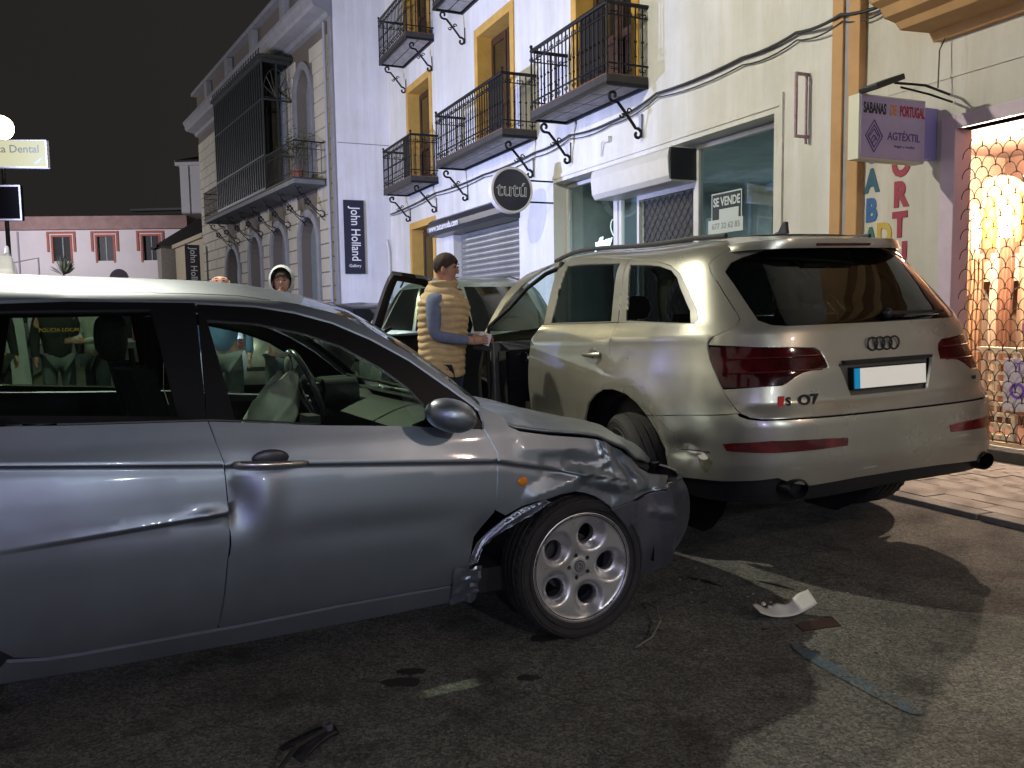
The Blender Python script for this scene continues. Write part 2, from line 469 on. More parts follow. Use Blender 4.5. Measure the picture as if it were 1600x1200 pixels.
kerb = struct(bpy.data.objects.new('kerb', None)); COL.objects.link(kerb); kerb.location = FW(0, CW-KERB, 0); kerb.rotation_euler = (0, 0, FROT)
kb = MB().box(-0.98/2, 0.98/2, 0.0, 0.135, -0.05, TK+0.002)
kme = None
for i in range(24):
    if kme is None:
        o = kb.build('kerb_stone', m_kerb, kerb, bevel=0.006); kme = o.data
    else:
        o = put('kerb_stone', kme, None, kerb); bv = o.modifiers.new('bevel', 'BEVEL'); bv.width = 0.006; bv.segments = 2
    o.location = (-(-4 + i), 0, random.uniform(-0.003, 0.003))
# paving tiles (running bond) where the pavement shows
tile_meshes = []
for k in range(4):
    b = MB().box(-0.196, 0.196, -0.096, 0.096, -0.03, 0.0)
    me = bpy.data.meshes.new('paving_tile'); me.from_pydata([tuple(v) for v in b.v], [], b.f); me.materials.append(m_tile); tile_meshes.append(me)
for j in range(9):
    for i in range(24):
        t = 1.4 + i*0.4 + (0.2 if j % 2 else 0); n = KERB + 0.24 + j*0.2
        o = bpy.data.objects.new('paving_tile', random.choice(tile_meshes)); COL.objects.link(o); o.parent = pavement
        o.location = DV*t + NV*n + Vector((0, 0, TK + random.uniform(-0.003, 0.002)))
        o.rotation_euler = (random.uniform(-.006, .006), random.uniform(-.006, .006), _h + random.uniform(-.006, .006))

# ------------------------------------------------------------------ shared wall materials
m_white = mat('white_render', (0.66, 0.66, 0.64), 0.85, col2=(0.76, 0.76, 0.75), vscale=1.1, bump=0.18, bscale=22, detail=8)
m_flank = mat('flank_render', (0.68, 0.68, 0.70), 0.85, var=0.05, vscale=0.8, bump=0.15, bscale=20)
m_cream = mat('cream_render', (0.60, 0.58, 0.53), 0.85, var=0.07, vscale=1.2, bump=0.2, bscale=30)
m_ochre = mat('ochre_paint', (0.55, 0.33, 0.07), 0.75, var=0.12, vscale=4, bump=0.15)
m_brown = mat('brown_wood', (0.050, 0.022, 0.012), 0.45, var=0.4, vscale=5, stretch=(6, 6, 0.6), bump=0.3)
m_iron = mat('black_iron', (0.006, 0.006, 0.007), 0.5, spec=0.25, var=0.3, vscale=30, bump=0.2)
m_slab = mat('balcony_tiles', (0.30, 0.29, 0.28), 0.8, var=0.2, vscale=5, bump=0.3)
m_slabedge = mat('balcony_edge', (0.028, 0.027, 0.027), 0.7, var=0.3, vscale=9, bump=0.3)
m_tan = mat('tan_pilaster', (0.53, 0.31, 0.14), 0.8, var=0.08, vscale=3, bump=0.15)
m_grey = mat('grey_stripe', (0.33, 0.33, 0.36), 0.7, var=0.1)
m_dark = mat('dark_void', (0.01, 0.01, 0.012), 0.8)
m_cable = mat('cable_rubber', (0.03, 0.03, 0.035), 0.6)
m_alu = mat('white_aluminium', (0.62, 0.62, 0.60), 0.4, var=0.05)
m_wg = glass('window_glass', (0.80, 0.85, 0.85))
m_blk = mat('black_plastic', (0.014, 0.014, 0.016), 0.42, var=0.2, vscale=40)

def weather(m, amt=(0.89, 0.88, 0.83)):
    """rain streaks and yellowed damp patches on painted render"""
    nt = m.node_tree; L = nt.links.new; b = nt.nodes['Principled BSDF']; src = b.inputs['Base Color'].links[0].from_socket
    tc = nt.nodes.new('ShaderNodeTexCoord')
    for sc, st, lo, hi, c in ((1.0, (2.2, 2.2, .22), .44, .60, amt), (1.0, (.55, .55, .4), .36, .52, tuple(min(1, q*1.08) for q in amt)), (1.0, (9, 9, .8), .30, .42, (.86, .84, .80))):
        mp = nt.nodes.new('ShaderNodeMapping'); mp.inputs['Scale'].default_value = st; L(tc.outputs['Object'], mp.inputs['Vector'])
        n = nt.nodes.new('ShaderNodeTexNoise'); n.inputs['Scale'].default_value = sc; n.inputs['Detail'].default_value = 9; n.inputs['Roughness'].default_value = .7; L(mp.outputs[0], n.inputs['Vector'])
        r = nt.nodes.new('ShaderNodeValToRGB'); r.color_ramp.elements[0].position = lo; r.color_ramp.elements[1].position = hi
        r.color_ramp.elements[0].color = (*c, 1); r.color_ramp.elements[1].color = (1, 1, 1, 1); L(n.outputs['Fac'], r.inputs['Fac'])
        mx = nt.nodes.new('ShaderNodeMix'); mx.data_type = 'RGBA'; mx.blend_type = 'MULTIPLY'; mx.inputs[0].default_value = 1.0
        L(src, mx.inputs[6]); L(r.outputs['Color'], mx.inputs[7]); src = mx.outputs[2]
    L(src, b.inputs['Base Color'])
weather(m_white); weather(m_cream, (.90, .88, .84)); weather(m_flank, (.90, .89, .86))

def hole_wall(b, x0, x1, z0, z1, holes, depth, y=0.0, back=0.3):
    """front sheet at y with rectangular holes whose reveals run back by depth; outer edges run back"""
    xs = sorted({x0, x1, *[h[0] for h in holes], *[h[1] for h in holes]}); zs = sorted({z0, z1, *[h[2] for h in holes], *[h[3] for h in holes]})
    xs = [x for x in xs if x0 <= x <= x1]; zs = [z for z in zs if z0 <= z <= z1]
    for i in range(len(xs)-1):
        for j in range(len(zs)-1):
            cx, cz = (xs[i]+xs[i+1])/2, (zs[j]+zs[j+1])/2
            if any(h[0] < cx < h[1] and h[2] < cz < h[3] for h in holes): continue
            b.add([(xs[i], y, zs[j]), (xs[i+1], y, zs[j]), (xs[i+1], y, zs[j+1]), (xs[i], y, zs[j+1])], [(0, 1, 2, 3)])
    for h in holes:
        d = y + (h[4] if len(h) > 4 else depth)
        a, c, e, g = h[:4]
        for q in ([(a, y, e), (a, y, g), (a, d, g), (a, d, e)], [(c, y, g), (c, y, e), (c, d, e), (c, d, g)],
                  [(a, y, g), (c, y, g), (c, d, g), (a, d, g)], [(c, y, e), (a, y, e), (a, d, e), (c, d, e)]):
            b.add(q, [(0, 1, 2, 3)])
    B = y + back
    b.add([(x0, y, z0), (x0, y, z1), (x0, B, z1), (x0, B, z0)], [(0, 1, 2, 3)])
    b.add([(x1, y, z1), (x1, y, z0), (x1, B, z0), (x1, B, z1)], [(0, 1, 2, 3)])
    b.add([(x0, y, z1), (x1, y, z1), (x1, B, z1), (x0, B, z1)], [(0, 1, 2, 3)])
    return b

# ------------------------------------------------------------------ white building with balconies (t 6.6 .. 22.9)
wb = thing('white_building', 'long white rendered building with ochre window surrounds and iron balconies', 'building', FW(0, 0, 0), FROT)
X = lambda t: -t
TALL = 11.0
doors = [(19.35, 21.0), (14.65, 16.25), (10.45, 12.08)]
holes = [(X(12.98), X(7.53), 0.02, 3.54, 0.32), (X(17.95), X(14.4), 0.02, 3.12, 0.25), (X(20.95), X(19.3), 0.02, 3.5, 0.32)]
for a, c in doors: holes += [(X(c), X(a), 4.57, 6.95, 0.34), (X(c), X(a), 7.82, 10.2, 0.34)]
hole_wall(MB(), X(22.9), X(6.6), 0, TALL, holes, 0.3, back=4.0).build('wall', m_white, wb)
# faint raised band and plaster repair edges over the shop front
b = MB(); b.box(X(13.02), X(7.37), -0.022, -0.002, 3.60, 3.66); b.box(X(7.42), X(7.37), -0.03, -0.002, 0.02, 3.74); b.build('plaster_band', m_white, wb, bevel=0.004)
for a, c in doors + [(19.3, 20.95)]:
    ground_fl = (a, c) == (19.3, 20.95)
    for z0, z1 in ([(0.02, 3.5)] if ground_fl else [(4.57, 6.95), (7.82, 10.2)]):
        w = 0.17; b = MB()
        x0, x1 = X(c), X(a)
        b.box(x0-w, x0-0.001, -0.03, -0.002, z0, z1+w); b.box(x1+0.001, x1+w, -0.03, -0.002, z0, z1+w); b.box(x0-0.001, x1+0.001, -0.03, -0.002, z1+0.001, z1+w)
        for q in ([(x0+.003, -.03, z0), (x0+.003, -.03, z1), (x0+.003, .335, z1), (x0+.003, .335, z0)], [(x1-.003, -.03, z1), (x1-.003, -.03, z0), (x1-.003, .335, z0), (x1-.003, .335, z1)],
                  [(x0, -.03, z1-.003), (x1, -.03, z1-.003), (x1, .335, z1-.003), (x0, .335, z1-.003)]): b.add(q, [(0, 1, 2, 3)])
        b.build('window_surround', m_ochre, wb, bevel=0)
        # wooden double door leaf
        d = MB(); d.box(x0+.01, x1-.01, .30, .335, z0, z1-.01)
        dr = d.build('balcony_door', m_brown, wb)
        d = MB(); mid = (x0+x1)/2
        for (p, q) in ((x0+.05, mid-.03), (mid+.03, x1-.05)):
            d.box(p, p+.09, .262, .299, z0+.03, z1-.05); d.box(q-.09, q, .262, .299, z0+.03, z1-.05)
            for zz in (z0+.03, z0+(z1-z0)*.38, z1-.17): d.box(p+.09, q-.09, .264, .299, zz, zz+.12)
        d.build('door_frame', m_brown, dr, bevel=0.006)
        MB().box(x0+.15, x1-.15, .285, .292, z0+(z1-z0)*.38+.13, z1-.18).build('pane', m_wg, dr)
# damp stains etc come from the render material; small wall fittings
def fitting(name, label, cat, loc, build, m, group=None, parent_rot=FROT):
    t = thing(name, label, cat, loc, parent_rot, group); o = build().build(name.split('_')[-1] if '_' in name else name, m, t, smooth=40); return t
# --- shop bay (t 7.53..12.98, recess .32)
bay = thing('shop_front', 'empty shop front with white roller box and for sale notice', 'shop front', FW(0, 0, 0), FROT)
yb = 0.30
for p0, p1, p2, p3 in ((12.98, 12.93, 11.42, 11.30), (9.36, 9.25, 7.60, 7.53)):
    b = MB(); b.box(X(p0), X(p1), yb-.05, yb+.03, 0.03, 3.52); b.box(X(p2), X(p3), yb-.05, yb+.03, 0.03, 3.52)
    b.box(X(p1), X(p2), yb-.05, yb+.03, 3.46, 3.52); b.box(X(p1), X(p2), yb-.05, yb+.03, 0.03, 0.5); b.build('window_frame', m_alu, bay, bevel=0.005)
for t0, t1 in ((12.93, 11.42), (9.25, 7.60)): MB().box(X(t0), X(t1), yb-.012, yb-.004, 0.5, 3.46).build('window_pane', m_wg, bay)
# white roller box with rounded lower lip
prof = [(yb+.02, 3.50), (yb-.42, 3.50), (yb-.47, 3.46), (yb-.49, 3.36), (yb-.47, 3.12), (yb-.42, 3.05), (yb+.02, 3.05)]
b = MB(); k = len(prof)
vs = [(X(11.35), y, z) for y, z in prof] + [(X(9.32), y, z) for y, z in prof]
b.add(vs, [(i, i+1, k+i+1, k+i) for i in range(k-1)]); b.f.append(tuple(range(k))); b.f.append(tuple(range(2*k-1, k-1, -1)))
b.build('roller_box', m_alu, bay, bevel=0.006)
MB().box(X(9.318), X(9.29), yb-.47, yb, 3.07, 3.48).build('box_end_cap', m_blk, bay)
# door with expanding lattice behind glass
b = MB(); b.box(X(11.30), X(11.22), yb-.03, yb+.03, 0.03, 3.05); b.box(X(10.78), X(10.72), yb-.03, yb+.03, 0.03, 3.05); b.box(X(10.72), X(9.36), yb-.03, yb+.03, 2.98, 3.05)
b.build('door_frame', m_alu, bay, bevel=0.004)
MB().box(X(11.22), X(10.78), yb-.008, yb, 0.05, 3.05).build('side_pane', m_wg, bay)
dm = mat('mesh_backing', (0.035, 0.036, 0.034), 0.6, var=0.3, vscale=12)
MB().box(X(10.72), X(9.36), yb+.06, yb+.075, 0.05, 2.98).build('door_leaf', dm, bay)
b = MB()
x0, x1, z0, z1 = X(10.72), X(9.36), 0.6, 2.98
stp = 0.145
def clipline(px, pz, dx, dz):
    t0, t1 = -99, 99
    for p, d, lo, hi in ((px, dx, x0, x1), (pz, dz, z0, z1)):
        a, c = (lo-p)/d, (hi-p)/d
        if a > c: a, c = c, a
        t0, t1 = max(t0, a), min(t1, c)
    return (px+dx*t0, pz+dz*t0), (px+dx*t1, pz+dz*t1), t1 > t0
for sgn in (1, -1):
    for i in range(-30, 30):
        a, c, ok = clipline(x0 + i*stp, z0, 0.62, sgn*0.78)
        if ok: b.tube([(a[0], yb+.045+sgn*.005, a[1]), (c[0], yb+.045+sgn*.005, c[1])], 0.0055, 4)
stuff(b.build('lattice_grille', mat('lattice_steel', (0.16, 0.16, 0.15), 0.4, metal=0.7), bay))
# interior of the empty shop
m_in = mat('shop_inner_wall', (0.33, 0.37, 0.37), 0.8, var=0.3, vscale=1.2)
b = MB(); b.box(X(12.97), X(7.54), 0.33, 3.6, 0.02, 3.53)
b.f = [b.f[i] for i in (1, 3, 4, 5, 0)]
b.build('inner_room', m_in, bay)
b = MB(); b.box(X(12.6), X(12.2), 1.2, 1.6, 0.1, 3.3); b.box(X(11.9), X(11.75), 2.4, 2.6, .1, 2.9); b.box(X(8.9), X(8.8), 1.2, 1.3, .1, 2.8); b.box(X(8.2), X(7.9), 2.6, 2.9, .1, 2.3); b.box(X(9.2), X(7.6), 2.2, 2.25, 2.9, 3.0)
b.build('inner_partition', mat('inner_part', (0.22, 0.25, 0.22), 0.7), bay)
lamp('shop_window_light', 'AREA', FW(10.2, -1.9, 3.35), 100, (0.90, 1.0, 1.0), 1.2, aim=FW(10.2, -1.9, 0))  # added area fill that lifts the room behind the panes, no fixture
# neon heart and script behind the left pane
m_neon = mat('neon_white', (0.8, 0.9, 0.9), 0.4, emis=(0.75, 0.95, 1.0), estr=2.6)
m_neonb = mat('neon_heart', (0.8, 0.85, 0.8), 0.4, emis=(0.8, 0.95, 0.85), estr=0.9)
neon = thing('neon_sign', 'white neon heart with handwritten word glowing behind the shop pane', 'neon sign', FW(11.72, -0.36, 2.45), FROT)
hp = []
for i in range(25):
    a = 2*PI*i/24; hp.append((0.19 + 0.011*16*math.sin(a)**3*0.9, 0, 0.20 + 0.0125*(13*math.cos(a)-5*math.cos(2*a)-2*math.cos(3*a)-math.cos(4*a))))
MB().tube(hp[:-1], 0.010, 6, closed=True).build('heart_tube', m_neonb, neon)
text_obj('script_lettering', 'yffany', 0.25, m_neon, neon, TXT(-0.22, 0, 0.0, -4), depth=0.006, bold=0.006, shear=0.35, sx=0.9)
# for-sale notice
fs = thing('for_sale_notice', 'black and white SE VENDE notice with phone number strip inside the right pane', 'notice', FW(8.70, -yb+0.02, 2.60), FROT)
m_paper = mat('paper', (0.55, 0.62, 0.60), 0.7); m_nblk = mat('notice_black', (0.02, 0.03, 0.035), 0.6); m_ink = mat('notice_ink', (0.25, 0.28, 0.28), 0.6)
MB().box(-.30, .30, -.003, 0, -.22, .24).build('board', m_nblk, fs)
b = MB()
for q in ((-.30, .30, .225, .24), (-.30, -.285, -.22, .225), (.285, .30, -.22, .225)): b.box(q[0], q[1], -.006, -.0035, q[2], q[3])
b.build('white_border', m_paper, fs)
text_obj('lettering', 'SE VENDE', 0.155, m_paper, fs, TXT(0, -.0045, .12), depth=.001, bold=.004, sx=0.78)
MB().box(-.14, .24, -.008, -.0045, -.13, .03).build('blank_sticker', m_paper, fs)
MB().box(-.36, .33, -.012, -.0085, -.275, -.10).build('phone_strip', m_paper, fs)
text_obj('phone_number', '677 32 62 85', 0.105, m_ink, fs, TXT(0, -.0145, -.187), depth=.001, bold=.001)
# --- fashion shop: shutter, black box, round sign
sh = thing('roller_shutter', 'closed grey metal roller shutter under a black roller box', 'shutter', FW(0, 0, 0), FROT)
m_slat = mat('shutter_steel', (0.30, 0.31, 0.30), 0.38, metal=0.55, var=0.15, vscale=3)
sl = None
for i in range(26):
    if sl is None:
        b = MB(); pr = [(0.0, 0.0), (-0.014, 0.012), (-0.026, 0.05), (-0.026, 0.075), (-0.012, 0.112), (0.0, 0.118)]
        for q in range(len(pr)-1):
            (y0, z0), (y1, z1) = pr[q], pr[q+1]
            b.add([(X(17.93), .2+y0, z0), (X(14.42), .2+y0, z0), (X(14.42), .2+y1, z1), (X(17.93), .2+y1, z1)], [(0, 1, 2, 3)])
        b.add([(X(17.93), .2, 0), (X(14.42), .2, 0), (X(14.42), .2, .118), (X(17.93), .2, .118)], [(3, 2, 1, 0)])
        o = b.build('shutter_slat', m_slat, sh, smooth=50); sl = o.data
    else: o = put('shutter_slat', sl, None, sh)
    o.location = (0, 0, 0.03 + i*0.12)
m_bbox = mat('black_box_paint', (0.018, 0.02, 0.022), 0.35, var=0.2, vscale=3)
b = MB(); prof = [(0.0, 3.50), (-.20, 3.50), (-.30, 3.44), (-.36, 3.32), (-.35, 3.20), (-.28, 3.12), (0.0, 3.10)]; k = len(prof)
vs = [(X(18.75), y-.002, z) for y, z in prof] + [(X(14.36), y-.002, z) for y, z in prof]
b.add(vs, [(i, i+1, k+i+1, k+i) for i in range(k-1)]); b.f += [tuple(range(k)), tuple(range(2*k-1, k-1, -1))]
b.build('roller_box', m_bbox, sh, bevel=0.006)
m_wt = mat('white_lettering', (0.75, 0.75, 0.75), 0.5)
text_obj('lettering', 'www.tutumoda.com', 0.20, m_wt, sh, TXT(X(17.6), -.375, 3.26), depth=.003, bold=.003, sx=1.15)
tu = thing('round_shop_sign', 'round black lightbox sign reading tutú with a white rim', 'sign', FW(13.0, 0.80, 3.39), FROT)
# a disc whose axis runs along the street
b = MB(); b.lathe([(0.0, .06), (.345, .06), (.345, .055)], 40, axis='x'); b.build('sign_face', mat('sign_black', (0.013, 0.012, 0.02), 0.3), tu)
b = MB(); b.lathe([(.345, -.07), (.345, .066), (.365, .072), (.385, .066), (.385, -.07), (0, -.07)], 40, axis='x'); b.build('rim', mat('sign_rim', (0.62, 0.60, 0.60), 0.4), tu, smooth=40)
TXS = lambda x, y, z: Matrix.Translation((x, y, z)) @ Matrix.Rotation(PI/2, 4, 'Z') @ Matrix.Rotation(PI/2, 4, 'X')
# lettering on the face that looks down the street (+x): text x axis runs along +y
text_obj('lettering', 'tutú', 0.34, m_wt, tu, TXS(.064, 0, 0.0), depth=.004, bold=.002)
text_obj('lettering_inner', 'tutú', 0.34, mat('sign_black2', (0.013, 0.012, 0.02), 0.3), tu, TXS(.0665, 0, 0.0), depth=.004, bold=-.006)
MB().tube([(0, .36, 0.18), (0, .80, 0.18)], .015, 8).tube([(0, .36, -.18), (0, .80, -.18)], .015, 8).build('mounting_bar', m_iron, tu)

# ------------------------------------------------------------------ balconies
def spiral(c, r, a0, turns, n=16, shrink=0.25):
    return [(c[0] + r*(1-(1-shrink)*i/n)*math.cos(a0+turns*2*PI*i/n), c[1] + r*(1-(1-shrink)*i/n)*math.sin(a0+turns*2*PI*i/n)) for i in range(n+1)]
def bracket_mesh(h=0.62, p=0.58):
    """S shaped wrought bracket in the y,z plane: top at (−p, 0) under the slab edge, foot on the wall lower down"""
    b = MB()
    top = spiral((-p+.09, -.10), .085, -0.4*PI, -0.95); bot = spiral((-.10, -h+.02), .085, 0.6*PI, -0.95)
    path = [(0, y, z) for y, z in reversed(top)] + [(0, -p*.72, -h*.30), (0, -p*.50, -h*.52), (0, -p*.30, -h*.74)] + [(0, y, z) for y, z in bot]
    b.tube(path, 0.022, 6)
    for s in (1, -1):
        q = spiral((-p*.5+s*.055, -h*.52+s*.03), .045, (0 if s > 0 else PI), 0.9, 10)
        b.tube([(0, y, z) for y, z in q], 0.012, 5)
    b.ball((0, -p*.5, -h*.52), .028, 8)
    b.tube([(0, -0.02, -h-.02), (0, -.02, -h*.5)], .010, 5)
    return b
brk_me = None
bal_me = None; crest_me = None
def balcony(t0, t1, z, label, depth=0.68, nb=0, frame=FW, rot=FROT, big=True):
    """slab underside at z; rail 0.95 above"""
    global brk_me, bal_me, crest_me
    W = t1 - t0
    o = thing('balcony', label, 'balcony', frame((t0+t1)/2, 0, z), rot, 'iron balconies on the street fronts')
    x0, x1 = -W/2, W/2; y1 = -depth; zt = z and 0.15
    b = MB(); b.box(x0, x1, y1, -0.002, 0.045, 0.15); b.build('slab', m_slabedge, o, bevel=0.01)
    b = MB(); b.box(x0+.01, x1-.01, y1+.01, -.005, 0.151, 0.165); b.build('floor_edge', mat('terracotta_edge', (0.16, 0.07, 0.04), 0.7), o)
    nx = max(2, round(W/0.62)); tl = None
    for i in range(nx):
        for j in range(2):
            w = (W-.12)/nx; d = (depth-.12)/2
            if tl is None: q = MB().box(-w/2+.018, w/2-.018, -d/2+.018, d/2-.018, -.012, 0.0).build('soffit_tile', m_slab, o); tl = q.data
            else: q = put('soffit_tile', tl, None, o)
            q.location = (x0+.06+w*(i+.5), y1+.06+d*(j+.5), 0.0435)
    b = MB(); b.box(x0, x1, y1, y1+.045, 0.0, .045); b.box(x0, x1, -.047, -.002, 0.0, .045); b.box(x0, x0+.045, y1+.045, -.047, 0, .045); b.box(x1-.045, x1, y1+.045, -.047, 0, .045)
    b.build('slab_rim', m_iron, o)
    H = 1.10
    rb = MB()
    for zz, r in ((H, .030), (0.30, .014), (H-.16, .011)):
        rb.tube([(x0+.02, -.0, zz), (x0+.02, y1+.02, zz), (x1-.02, y1+.02, zz), (x1-.02, 0, zz)], r, 6)
    rb.build('hand_rail', m_iron, o)
    if bal_me is None:
        b = MB(); b.tube([(0, 0, 0.16), (0, 0, 1.10)], 0.0115, 5); b.ball((0, 0, .62), .022, 6); b.ball((0, 0, .42), .019, 6)
        bb = b.build('baluster', m_iron, o); bal_me = bb.data
        c = MB()
        for s in (1, -1):
            c.tube([(s*(.006+q[0]), 0, 1.0+q[1]) for q in spiral((.035, -.03), .03, PI*.9, -0.8, 8)], .008, 4)
            c.tube([(0, 0, .2), (0, 0, 1.05)], .004, 4) if s > 0 else None
            c.tube([(s*(.004+q[0]), 0, .24+q[1]) for q in spiral((.03, 0.0), .028, PI*1.1, 0.8, 8)], .0075, 4)
        crest_me = bpy.data.meshes.new('scroll_ornament'); crest_me.from_pydata([tuple(v) for v in c.v], [], c.f); crest_me.materials.append(m_iron)
        COL.objects.unlink(bb); bpy.data.objects.remove(bb)
    n = int(W/.115)
    for i in range(n+1):
        q = put('baluster', bal_me, None, o); q.location = (x0+.02+(W-.04)*i/n, y1+.02, 0)
        if i % 2 == 0: q = put('scroll_ornament', crest_me, None, o); q.location = (x0+.02+(W-.04)*i/n, y1+.02, 0)
    nd = int(depth/.115)
    for xx in (x0+.02, x1-.02):
        for i in range(1, nd+1):
            q = put('baluster', bal_me, None, o); q.location = (xx, y1+.02+(depth-.04)*i/(nd+.6), 0)
            if i % 2: q = put('scroll_ornament', crest_me, None, o); q.location = (xx, y1+.02+(depth-.04)*i/(nd+.6), 0); q.rotation_euler = (0, 0, PI/2)
    for xx in (x0+.02, x1-.02):
        b = MB(); b.tube([(xx, y1+.02, .15), (xx, y1+.02, 1.14)], .016, 6); b.ball((xx, y1+.02, 1.17), .03, 8); b.build('corner_post', m_iron, o)
    for xx in (x0+.14, x1-.14):
        if brk_me is None: q = bracket_mesh().build('bracket', m_iron, o, smooth=60); brk_me = q.data
        else: q = put('bracket', brk_me, None, o)
        q.location = (xx, 0, 0.0)
    return o
b3 = balcony(10.05, 12.45, 4.42, 'black iron balcony with boarded corner above the shop front, nearest on the street')
b2 = balcony(13.58, 17.1, 4.40, 'widest black iron balcony, above the round black shop sign')
b1 = balcony(18.85, 21.2, 4.38, 'black iron balcony lowest at the far end of the white building, over the ochre doorway')
b1u = balcony(18.95, 21.3, 7.66, 'upper black iron balcony at the far end of the white building')
b2u = balcony(14.0, 17.1, 7.66, 'upper iron balcony whose underside shows at the top edge, over the widest one')
# dark plank screens tied inside the rail corners
for bo, xa, xb in ((b3, 0.42, 1.16), (b2, 1.10, 1.70), (b1, 0.55, 1.05)):
    k = None
    for i in range(int((xb-xa)/.085)):
        if k is None: q = MB().box(-.04, .04, -.012, .012, .17, 1.08).build('screen_plank', mat('screen_wood', (0.014, 0.010, 0.008), 0.7, var=0.4, vscale=9), bo); k = q.data
        else: q = put('screen_plank', k, None, bo)
        q.location = (xa+i*.085, -.68+.055, 0)
# cables along the facade
def cable(name, label, pts, r=0.012, sag=0.03):
    P = []
    for i in range(len(pts)-1):
        a, c = Vector(pts[i]), Vector(pts[i+1])
        for k in range(6):
            t = k/6; p = a.lerp(c, t); p.z -= sag*4*t*(1-t); P.append(p)
    P.append(Vector(pts[-1]))
    return tag(MB().tube(P, r, 6).build(name, m_cable, smooth=180), label, 'cable')
CP = [(22.8, 4.10), (19.0, 4.18), (16.0, 4.15), (13.6, 4.17), (12.3, 4.22), (11.0, 4.16), (9.78, 4.29), (8.03, 4.28), (7.15, 4.30), (6.46, 4.26), (5.93, 4.22), (3.0, 4.3), (-2, 4.3)]
cable('wall_cable', 'thick black cable bundle sagging along the white facade', [FW(t, .05 if t > 6.7 or t < 6.2 else .12, z) for t, z in CP], 0.017)
cable('wall_cable', 'thinner grey cable strung just under the black cable bundle', [FW(t, .04 if t > 6.7 or t < 6.2 else .10, z-.06-.02*math.sin(t)) for t, z in CP], 0.009, 0.05)
# square bracket frame left of the pilaster
fr = thing('empty_sign_bracket', 'empty rectangular sign bracket left of the tan pilaster', 'sign bracket', FW(7.0, 0, 3.16), FROT)
m_pf = mat('bracket_paint', (0.30, 0.20, 0.24), 0.6, var=0.3, vscale=20)
b = MB(); b.box(-.012, .012, -.19, -.165, 0, .68); b.box(-.012, .012, -.165, 0, 0, .03); b.box(-.012, .012, -.165, 0, .65, .68); b.box(-.01, .01, -.045, -.025, -.06, .65)
b.build('frame', m_pf, fr)
# small wall boxes and floodlight remnants
t_ = thing('junction_box', 'small cable box high on the white wall left of the for sale window', 'junction box', FW(11.1, 0, 3.93), FROT)
MB().box(-.05, .05, -.06, -.002, -.04, .04).tube([(-.05, -.03, 0), (-.16, -.05, -.02), (-.2, -.03, -.12), (-.22, -.03, -.22)], .012, 6).build('casing', m_alu, t_)
t_ = thing('junction_box', 'grey meter box on the flank wall beside the far balcony', 'junction box', FW(22.6, 0, 4.75), FROT)
MB().box(-.12, .12, -.1, -.002, -.25, .25).build('casing', m_alu, t_)
# ------------------------------------------------------------------ right-hand building with the textile shop (t -6 .. 6.6)
rb = thing('cream_building', 'cream rendered building with tan pilaster and lit textile shop doorway', 'building', FW(0, 0, 0), FROT)
OP = (1.35, 5.20)    # shop opening
hole_wall(MB(), X(6.24), X(-7), 0, 11, [(X(OP[1]), X(OP[0]), 0.14, 2.90, 0.18)], 0.2, back=3.5).build('wall', m_cream, rb)
b = MB(); b.box(X(6.60), X(6.455), -.09, 3.5, 0, 11); b.box(X(6.385), X(6.24), -.09, 3.5, 0, 11); b.build('pilaster', m_tan, rb, bevel=0.01)
MB().box(X(6.453), X(6.387), -.06, 0.2, 0, 11).build('pilaster_stripe', m_grey, rb)
# door surround, pinkish purple light put into its base colour
m_pink = mat('pink_lit_surround', (0.60, 0.49, 0.58), 0.6, var=0.06)
b = MB(); x0, x1 = X(OP[1]), X(OP[0])
b.box(x0-.14, x0, -.035, .18, .0, 3.02); b.box(x1, x1+.14, -.035, .18, .0, 3.02); b.box(x0, x1, -.035, .18, 2.90, 3.02)
b.build('door_surround', m_pink, rb, bevel=0.006)
MB().box(x0, x1, -.12, .3, 0.0, .13).build('threshold', mat('threshold_stone', (0.035, 0.03, 0.028), 0.7, var=0.3), rb, bevel=0.01)
MB().box(x0, x1, .05, .09, .131, .17).build('sill_rail', mat('warm_rail', (0.45, 0.33, 0.2), 0.5), rb)
# thin vertical groove line and cornice line above the shop
MB().box(X(5.95), X(-7), -.012, -.002, 3.36, 3.385).build('string_course', m_cream, rb)
# beige moulded balcony slab overhead
b = MB(); prof = [(0, 3.70), (-.06, 3.70), (-.10, 3.78), (-.36, 3.80), (-.40, 3.86), (-.50, 3.90), (-.54, 3.98), (-.62, 4.02), (-.66, 4.14), (-.66, 4.40), (0, 4.40)]; k = len(prof)
m_beige = mat('beige_moulding', (0.50, 0.30, 0.13), 0.75, var=0.08, vscale=4)
pl_ = [[(X(5.62)+ (0.66+y)*.0 + (0.62+y)*.35, y-.002, z) for y, z in prof], [(X(-7), y-.002, z) for y, z in prof]]
b.add(pl_[0]+pl_[1], [(i, i+1, k+i+1, k+i) for i in range(k-1)]); b.f += [tuple(range(k)), tuple(range(2*k-1, k-1, -1))]
b.build('balcony_slab', m_beige, rb, bevel=0.004)
# flood lamp on arms over the sign
fl = thing('sign_floodlight', 'black floodlight on two thin arms above the lightbox sign', 'floodlight', FW(5.3, 0, 3.2), FROT)
b = MB(); b.cbox((-.02, -.80, .04), (.20, .34, .05), Matrix.Rotation(.35, 3, 'X')); b.build('lamp_housing', m_blk, fl, bevel=.01)
MB().tube([(0, 0, .02), (0, -.30, .07), (-.01, -.66, .06)], .011, 6).tube([(.05, -.02, -.06), (.05, -.3, -.02), (.02, -.62, .02)], .009, 6).build('arm', m_iron, fl)
MB().tube([(-.02, -.12, .07), (-.03, -.10, .40), (-.01, -.05, .52)], .006, 5).build('lead', m_cable, fl)
